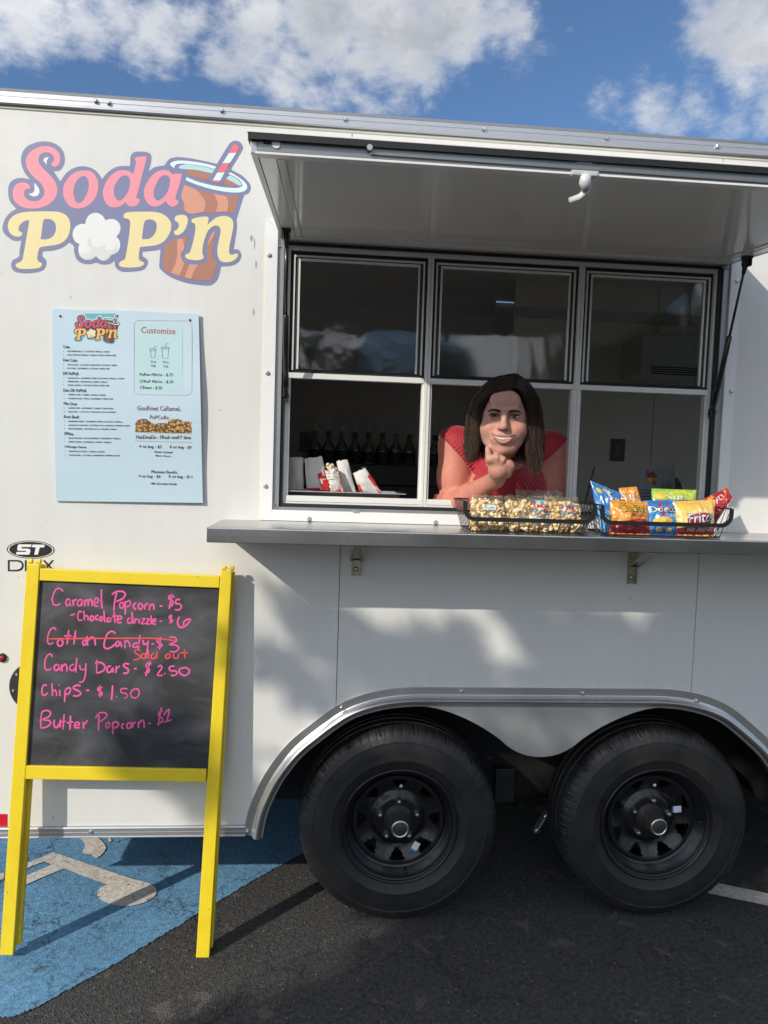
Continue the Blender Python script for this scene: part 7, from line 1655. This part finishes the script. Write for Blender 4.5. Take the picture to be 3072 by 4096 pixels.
# shirring: fine ripples over the shoulders and front
A1, A2 = W(1772, 1750, .08), W(1906, 1905, .06); hem = (A2 - A1); hem_n = np.array([hem.z, 0, -hem.x]); hem_n = hem_n / np.linalg.norm(hem_n); hem_n = hem_n if hem_n[0] > 0 else -hem_n
dl = (X - A1.x) * hem_n[0] + (Z - A1.z) * hem_n[2]                                   # inside the left armhole when > 0
B1_, B2_ = W(2246, 1782, .08), W(2138, 1880, .06); hb = (B2_ - B1_); hbn = np.array([hb.z, 0, -hb.x]); hbn = hbn / np.linalg.norm(hbn); hbn = hbn if hbn[0] < 0 else -hbn
dr = (X - B1_.x) * hbn[0] + (Z - B1_.z) * hbn[2]
al_l = ((X - A1.x) * hem.x + (Z - A1.z) * hem.z) / hem.length; al_r = ((X - B1_.x) * hb.x + (Z - B1_.z) * hb.z) / hb.length
rip = .0024 * np.sin(al_l * 2 * np.pi / .0125) * np.clip(1 - dl / .035, 0, 1) * (X < .55) + .0024 * np.sin(al_r * 2 * np.pi / .0125) * np.clip(1 - dr / .035, 0, 1) * (X >= .55)
rip = rip + .0012 * np.sin(X * 2 * np.pi / .011 + 3 * np.sin(Z * 22)) * np.clip(np.minimum(dl, dr) / .05, 0, 1)
FB.d += rip.astype(np.float32); 
def segd(a, b):
    a, b = np.array(a), np.array(b); ab = b - a; t = np.clip(((X - a[0]) * ab[0] + (Y - a[1]) * ab[1] + (Z - a[2]) * ab[2]) / (ab @ ab), 0, 1.0); return np.sqrt((X - a[0] - t * ab[0]) ** 2 + (Y - a[1] - t * ab[1]) ** 2 + (Z - a[2] - t * ab[2]) ** 2)
for dd, s_, e_ in ((dl, sL, eL), (dr, sR, eR)): FB.d = np.maximum(FB.d, -np.maximum(dd, segd(s_, e_) - .092).astype(np.float32))
nk = (X - nb.x) ** 2 / .055 ** 2 + (Y - nb.y + .03) ** 2 / .085 ** 2 + (Z - nb.z - .082) ** 2 / .062 ** 2; FB.d = np.maximum(FB.d, ((1 - nk) * .04).astype(np.float32))
# only a cloth shell: open where the arms and neck come out
FBi = FB.d.copy(); ed = FB.d; SVv, SF = biggest(*FB.skin()); SVv = relax(SVv, SF, 1, .35)
link('blouse', fast_mesh('blouse', SVv, SF, pmat('red_cloth', (.37, .009, .022), .62, var=.14, vscale=40, sheen=.3, bump=.3, bscale=260)), PW)
# trousers and shoes below the counter
mb = MB(); hipc = Vector((.58, .50, 1.16))
mb.tube([bel + Vector((0, 0, .08)), bel.lerp(hipc, .5), hipc, hipc + Vector((0, .02, -.10))], [.14, .165, .185, .17], 20)
for s in (-1, 1): mb.tube([hipc + Vector((s * .08, .02, -.06)), Vector((.58 + s * .09, .52, .86)), Vector((.58 + s * .10, .55, .52)), Vector((.58 + s * .10, .55, .46))], [.10, .075, .055, .055], 16)
mb.build('trousers', pmat('dark_denim', (.02, .024, .04), .8, var=.2), PW, True)
for s in (-1, 1): mb = MB(); mb.tube([(.58 + s * .10, .59, .455), (.58 + s * .10, .52, .452), (.58 + s * .105, .44, .446), (.58 + s * .105, .40, .443)], [.034, .036, .034, .022], 12, flat=.8); mb.build('shoe', M_black, PW, True)

# hair: guide locks blended into many strands
def hair_mat():
    m = bpy.data.materials.new('dark_brown_hair'); nt, n, l, b = nodes_of(m); t = n.new('ShaderNodeTexCoord'); oi = n.new('ShaderNodeVertexColor'); oi.layer_name = 'tone'
    l.new(oi.outputs[0], b.inputs['Base Color']); b.inputs['Roughness'].default_value = .36; b.inputs['Specular IOR Level'].default_value = .35; return m
GL = {-1: [[(.028, .084, .083), (-.022, .083, .072), (-.064, .062, .046), (-.0815, .046, .006), (-.0815, .044, -.045), (-.082, .046, -.095), (-.090, .048, -.140)],
           [(.030, .045, .120), (-.035, .056, .108), (-.086, .040, .060), (-.104, .030, .008), (-.107, .026, -.050), (-.110, .028, -.105), (-.098, .036, -.150)],
           [(.024, -.02, .132), (-.045, -.02, .112), (-.094, -.02, .060), (-.108, -.02, .0), (-.110, -.02, -.055), (-.108, -.01, -.11), (-.10, 0, -.150)],
           [(.016, -.07, .115), (-.03, -.098, .085), (-.07, -.10, .03), (-.086, -.09, -.03), (-.088, -.08, -.07), (-.085, -.07, -.11), (-.08, -.06, -.145)],
           [(.010, -.09, .09), (.0, -.115, .05), (-.01, -.115, 0), (-.02, -.11, -.04), (-.02, -.10, -.08), (-.02, -.09, -.11), (-.02, -.08, -.14)]],
      1: [[(.030, .084, .084), (.046, .078, .074), (.070, .060, .044), (.083, .045, .004), (.083, .042, -.045), (.084, .044, -.100), (.092, .046, -.160)],
          [(.034, .045, .120), (.066, .054, .102), (.096, .040, .052), (.108, .030, .004), (.112, .026, -.060), (.117, .028, -.120), (.108, .036, -.172)],
          [(.030, -.02, .132), (.066, -.02, .106), (.102, -.02, .05), (.112, -.02, -.01), (.118, -.02, -.065), (.118, -.01, -.12), (.108, 0, -.168)],
          [(.022, -.07, .115), (.05, -.098, .085), (.08, -.10, .03), (.09, -.09, -.03), (.092, -.08, -.07), (.09, -.07, -.12), (.085, -.06, -.155)],
          [(.014, -.09, .09), (.02, -.115, .05), (.02, -.115, 0), (.02, -.11, -.04), (.02, -.10, -.08), (.02, -.09, -.11), (.02, -.08, -.145)]]}
HRNG = random.Random(11)
def cr3(G, t):
    x = t * (len(G) - 1); i = min(int(x), len(G) - 2); f_ = x - i; g = lambda k: Vector(G[max(0, min(len(G) - 1, k))]); a, b, c, d = g(i - 1), g(i), g(i + 1), g(i + 2)
    return .5 * ((2 * b) + (c - a) * f_ + (2 * a - 5 * b + 4 * c - d) * f_ ** 2 + (3 * b - a - 3 * c + d) * f_ ** 3)
HV, HF, HC = [], [], []; NP_, SG_ = 14, 3
for s in (-1, 1):
    G5 = GL[s]
    for k in range(2500):
        w = HRNG.random() ** .8 * (len(G5) - 1); i = min(int(w), len(G5) - 2); f_ = w - i; depth = HRNG.random() ** 2 * .012; ph = HRNG.uniform(0, 6.28); amp = HRNG.uniform(.0005, .0034) * (2.2 if HRNG.random() < .08 else 1); rad = HRNG.uniform(.00045, .00095); endc = HRNG.uniform(.74, 1.06)
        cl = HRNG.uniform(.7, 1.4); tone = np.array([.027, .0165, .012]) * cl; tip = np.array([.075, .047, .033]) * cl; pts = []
        for q in range(NP_):
            t = q / (NP_ - 1); tt = min(1, t * endc); p = cr3(G5[i], tt).lerp(cr3(G5[i + 1], tt), f_)
            n3 = Vector((p.x, p.y * .6, max(0, p.z) * .8)); n3 = n3.normalized() if n3.length > 0 else Vector((0, 0, 1)); grow = min(1, t * 3)
            p = p - n3 * depth * (.3 + .7 * grow) + Vector((math.sin(ph + t * 7), math.cos(ph * 1.7 + t * 6), 0)) * amp * (t * 2.2 + .2) + Vector((noise.noise((w * 4, s, t * 2)) * .016 * t + noise.noise((w * 17, s, t * 3)) * .006 * t, 0, 0)); pts.append(hp(*p))
        b0 = len(HV); upv = None
        for q, p in enumerate(pts):
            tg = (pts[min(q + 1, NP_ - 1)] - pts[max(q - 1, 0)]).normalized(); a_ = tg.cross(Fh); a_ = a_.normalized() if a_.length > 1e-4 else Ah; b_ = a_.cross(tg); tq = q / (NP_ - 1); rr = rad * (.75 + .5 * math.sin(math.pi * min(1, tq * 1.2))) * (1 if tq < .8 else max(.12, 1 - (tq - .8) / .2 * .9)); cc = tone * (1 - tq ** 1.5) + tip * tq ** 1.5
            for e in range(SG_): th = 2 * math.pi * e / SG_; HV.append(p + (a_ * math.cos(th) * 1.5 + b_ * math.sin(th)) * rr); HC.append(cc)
        for q in range(NP_ - 1):
            for e in range(SG_): e2 = (e + 1) % SG_; HF.append((b0 + q * SG_ + e, b0 + q * SG_ + e2, b0 + (q + 1) * SG_ + e2, b0 + (q + 1) * SG_ + e))
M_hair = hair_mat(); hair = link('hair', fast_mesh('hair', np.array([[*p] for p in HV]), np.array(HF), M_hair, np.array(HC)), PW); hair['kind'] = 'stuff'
FH = Field((HO.x - .17, HO.y - .16, HO.z - .2), (HO.x + .17, HO.y + .16, HO.z + .17), .005); _s = FD
def e2(c, r, k=.01, sub=False): FH.ell(hp(*c), r, HR, k, sub)
e2((0, -.018, .040), (.090, .092, .086)); e2((-.088, -.008, -.05), (.017, .045, .10), .02); e2((.094, -.008, -.06), (.017, .045, .105), .02); e2((0, -.085, -.03), (.075, .022, .10), .02)
e2((0, .085, -.045), (.080, .10, .118), .008, True)
CV, CF = FH.skin(); CV = relax(CV, CF, 1); link('hair_mass', fast_mesh('hair_mass', CV, CF, M_hair, np.repeat(np.array([[.010, .0065, .0052]]), len(CV), 0)), PW)

# ================================================================== trees across the lot (behind the viewer): they shade the trailer and show in the panes
M_leaf = pmat('green_leaf', (.055, .105, .025), .5, var=.45, vscale=3, spec=.4)
M_leaf2 = pmat('olive_leaf', (.075, .10, .03), .5, var=.45, vscale=3, spec=.4)
M_bark = pmat('grey_bark', (.10, .085, .07), .9, var=.35, vscale=20, bump=.6, bscale=30)
def tree(name, label, base, clumps, leaves, size, seed, mat, trunk_r=.14):
    """clumps: (x, y, z, radius, share)"""
    r = np.random.default_rng(seed); T = empty(name, base); tag(T, label, 'tree', 'trees across the parking lot'); b = Vector(base)
    tot = sum(c[4] for c in clumps); cen = Vector((sum(c[0] * c[4] for c in clumps) / tot, sum(c[1] * c[4] for c in clumps) / tot, 0)); zmin = min(c[2] - c[3] for c in clumps)
    mb = MB(); fork = Vector((b.x * .6 + cen.x * .4, b.y * .6 + cen.y * .4, max(1.4, zmin * .9 + .3)))
    mb.tube([b, b.lerp(fork, .3) + Vector((.03, .02, 0)), b.lerp(fork, .7) - Vector((.04, 0, 0)), fork], [trunk_r * 1.35, trunk_r, trunk_r * .85, trunk_r * .7], 12); mb.build('trunk', M_bark, T, True)
    mb = MB()
    for c in clumps:
        e = Vector(c[:3]); m1 = fork.lerp(e, .45) + Vector((0, 0, .18 * (e - fork).length)); pts = [fork.lerp(m1, .0) - Vector((0, 0, .05)), fork.lerp(m1, .5), m1, m1.lerp(e, .5), e]
        q_ = min(1.0, c[3] / .4); mb.tube(pts, [trunk_r * .5 * q_, trunk_r * .36 * q_, trunk_r * .25 * q_, trunk_r * .15 * q_, .012 * q_], 7)
        for k in range(5 if c[3] > .3 else 2):
            d = Vector(r.normal(size=3)); d.normalize(); mb.tube([m1.lerp(e, .3 + .14 * k), e + d * c[3] * .45, e + d * c[3] * .85 + Vector((0, 0, -.05))], [.022 * q_, .012 * q_, .004 * q_], 5)
    mb.build('limbs', M_bark, T, True)
    V, F = [], []
    for c in clumps:
        n = int(leaves * c[4] / tot); P = r.normal(size=(n, 3)); P /= np.linalg.norm(P, axis=1)[:, None]; P *= (r.random(n) ** .42)[:, None] * c[3] * np.array([1, 1, .8])
        ns = 9; q = r.normal(size=(ns, 3)); q /= np.linalg.norm(q, axis=1)[:, None]; q *= c[3] * .72; dd = np.min(np.linalg.norm(P[:, None] - q[None], axis=2), axis=1); P = P[dd < c[3] * (.42 + .18 * r.random(n))]
        n = len(P); P = P + np.array(c[:3]); A = r.normal(size=(n, 3)); A[:, 2] -= .5; A /= np.linalg.norm(A, axis=1)[:, None]; B = np.cross(A, r.normal(size=(n, 3))); B /= np.linalg.norm(B, axis=1)[:, None]; N = np.cross(A, B)
        L = size * r.uniform(.7, 1.3, n)[:, None]; b0 = sum(len(v) for v in V)
        V.append(np.stack([P, P + A * L * .45 + B * L * .27 + N * L * .06, P + A * L, P + A * L * .45 - B * L * .27 + N * L * .06], 1).reshape(-1, 3)); F.append(np.arange(n * 4).reshape(-1, 4) + b0)
    me = fast_mesh('crown', np.concatenate(V), np.concatenate(F), mat); me.polygons.foreach_set('use_smooth', np.zeros(len(me.polygons), bool)); o = link('crown', me, T); o['kind'] = 'stuff'; return T
SD = SUN_DIR
def up_sun(x, y, z, s): return Vector((x, y, z)) - SD * s
# crown pieces put where their shade is seen to fall: (x, z on the wall or ground, distance towards the sun, radius, share)
shade = [((1.15, 0, .22), 8.2, .55, 1.1), ((2.1, 0, .45), 8.6, .62, 1.1), ((-.42, 0, .60), 8.1, .18, .16), ((.25, 0, .35), 8.0, .30, .4),
         ((.55, 0, .05), 8.5, .55, 1.0), ((1.0, -.5, -.2), 8.0, .75, 1.5), ((.42, -.75, 0), 8.8, .58, 1.1), ((2.2, -.8, 0), 8.2, .9, 1.4), ((-.18, -.50, 0), 8.4, .22, .22), ((1.3, -1.4, 0), 8.8, 1.0, 1.6), ((0.3, -1.5, 0), 8.6, .8, 1.2), ((-.75, -.80, 0), 8.9, .25, .2)]
# outer twigs: small bunches of leaves whose shade dapples the wall under the counter
for u_, v_, r_ in ((300, 235, 40), (340, 270, 55), (400, 300, 50), (450, 290, 45), (500, 330, 60), (540, 312, 34), (575, 330, 50), (622, 332, 55), (655, 380, 50), (560, 375, 45), (500, 385, 45), (240, 345, 32), (215, 330, 26), (290, 385, 35), (330, 402, 32), (800, 240, 45), (860, 290, 50), (900, 240, 36), (930, 330, 60), (860, 370, 55), (820, 402, 45), (700, 388, 30), (640, 275, 32), (390, 250, 30), (470, 345, 40),
                   (1000, 300, 75), (1010, 390, 70), (1080, 330, 80), (1150, 270, 70), (1160, 370, 85), (1240, 310, 80), (1280, 390, 80), (1330, 280, 75), (1380, 360, 90)):
    p = W(700 + u_ / .56, 2050 + v_ / .56); shade.append(((p.x, 0, p.z), 7.2 + .25 * math.sin(u_), r_ * .00165, .040 * (r_ / 45) ** 2))
cl = []
for p, s, r_, w in shade: q = up_sun(*p, s); cl.append((q.x, q.y, q.z, r_ * .9, w))
c0 = Vector((sum(c[0] for c in cl) / len(cl), sum(c[1] for c in cl) / len(cl), 0))
tree('shade_tree', 'leafy shade tree across the lot whose dappled shade falls on the trailer', (c0.x - .3, c0.y - .4, 0), cl, 38000, .085, 5, M_leaf)
for k, (x, y, h, m_) in enumerate(((4.6, -11.0, 5.0, M_leaf), (7.5, -13.0, 6.2, M_leaf2), (2.8, -16.5, 5.2, M_leaf), (12.5, -10.5, 6.6, M_leaf), (-9.0, -17.5, 6.0, M_leaf2), (-3.0, -21.0, 5.4, M_leaf), (18.5, -14.0, 8.0, M_leaf2), (-13.0, -9.0, 6.5, M_leaf), (10.0, -19.0, 7.5, M_leaf), (-15.0, -15.0, 7.5, M_leaf), (0.2, -25.0, 8.0, M_leaf2), (-17.0, -2.0, 7.0, M_leaf2), (21.0, -5.0, 7.5, M_leaf))):  # last six are added, unseen, to block light from the low sky
    rr = random.Random(40 + k); cl = []
    for q in range(9):
        a = rr.uniform(0, 6.28); d = rr.uniform(0, 1.9) * h / 6; cl.append((x + d * math.cos(a), y + d * math.sin(a), h * rr.uniform(.42, .85), h * rr.uniform(.17, .25), 1.0))
    tree('lot_tree', ('young green tree nearest the trailer hatch', 'broad olive tree behind the photographer, right of the shade tree', 'low round green tree at the far kerb', 'tall green tree beyond the front of the trailer', 'olive tree at the far left of the lot', 'round green tree at the back of the lot', 'tallest olive tree far beyond the trailer front', 'added green tree left of the lot near the shade tree', 'added wide green tree behind the broad olive one', 'added wide green tree in the far left corner', 'added tall olive tree straight across the lot', 'added olive tree beyond the rear end of the trailer', 'added green tree beyond the added end door')[k], (x, y, 0), cl, 9000, .16, 60 + k, m_, .17)

# unseen leafy screen added beyond the trailer to darken the ground under it
r = np.random.default_rng(9); n = 26000
P = np.stack([r.uniform(-6, 8, n), 4.2 + .35 * r.normal(size=n).clip(-1.6, 1.6), 1.55 * r.random(n) ** .8 + .02], 1); P[:, 2] *= 1 + .12 * np.sin(P[:, 0] * 2.3) + .06 * np.sin(P[:, 0] * 7)
A = r.normal(size=(n, 3)); A /= np.linalg.norm(A, axis=1)[:, None]; B = np.cross(A, r.normal(size=(n, 3))); B /= np.linalg.norm(B, axis=1)[:, None]; L = .10 * r.uniform(.7, 1.3, n)[:, None]
HGV = np.stack([P, P + A * L * .5 + B * L * .3, P + A * L, P + A * L * .5 - B * L * .3], 1).reshape(-1, 3); HGV[:, 2] = np.maximum(HGV[:, 2], .01)
o = link('added_hedge', fast_mesh('added_hedge', HGV, np.arange(n * 4).reshape(-1, 4), M_leaf)); tag(o, 'leafy green screen added unseen behind the trailer to block low light', 'added_hedge')
# wheels on the far side
for cx in (.278, 1.218):
    w_ = bpy.data.objects.new('wheel', ME_rim); C.objects.link(w_); w_.location = (cx, DEPTH - .03, .357); w_.rotation_euler = (0, 0, math.pi); adopt(w_, TR)
    for nm, me in (('tyre', ME_tyre), ('spoked_disc', ME_disc), ('hub', ME_hub)): q = bpy.data.objects.new(nm, me); C.objects.link(q); q.parent = w_
MB().box(arch[0][0], arch[-1][0], DEPTH - .30, DEPTH - .29, .45, 1.03).build('wheel_housing', M_liner, TR)
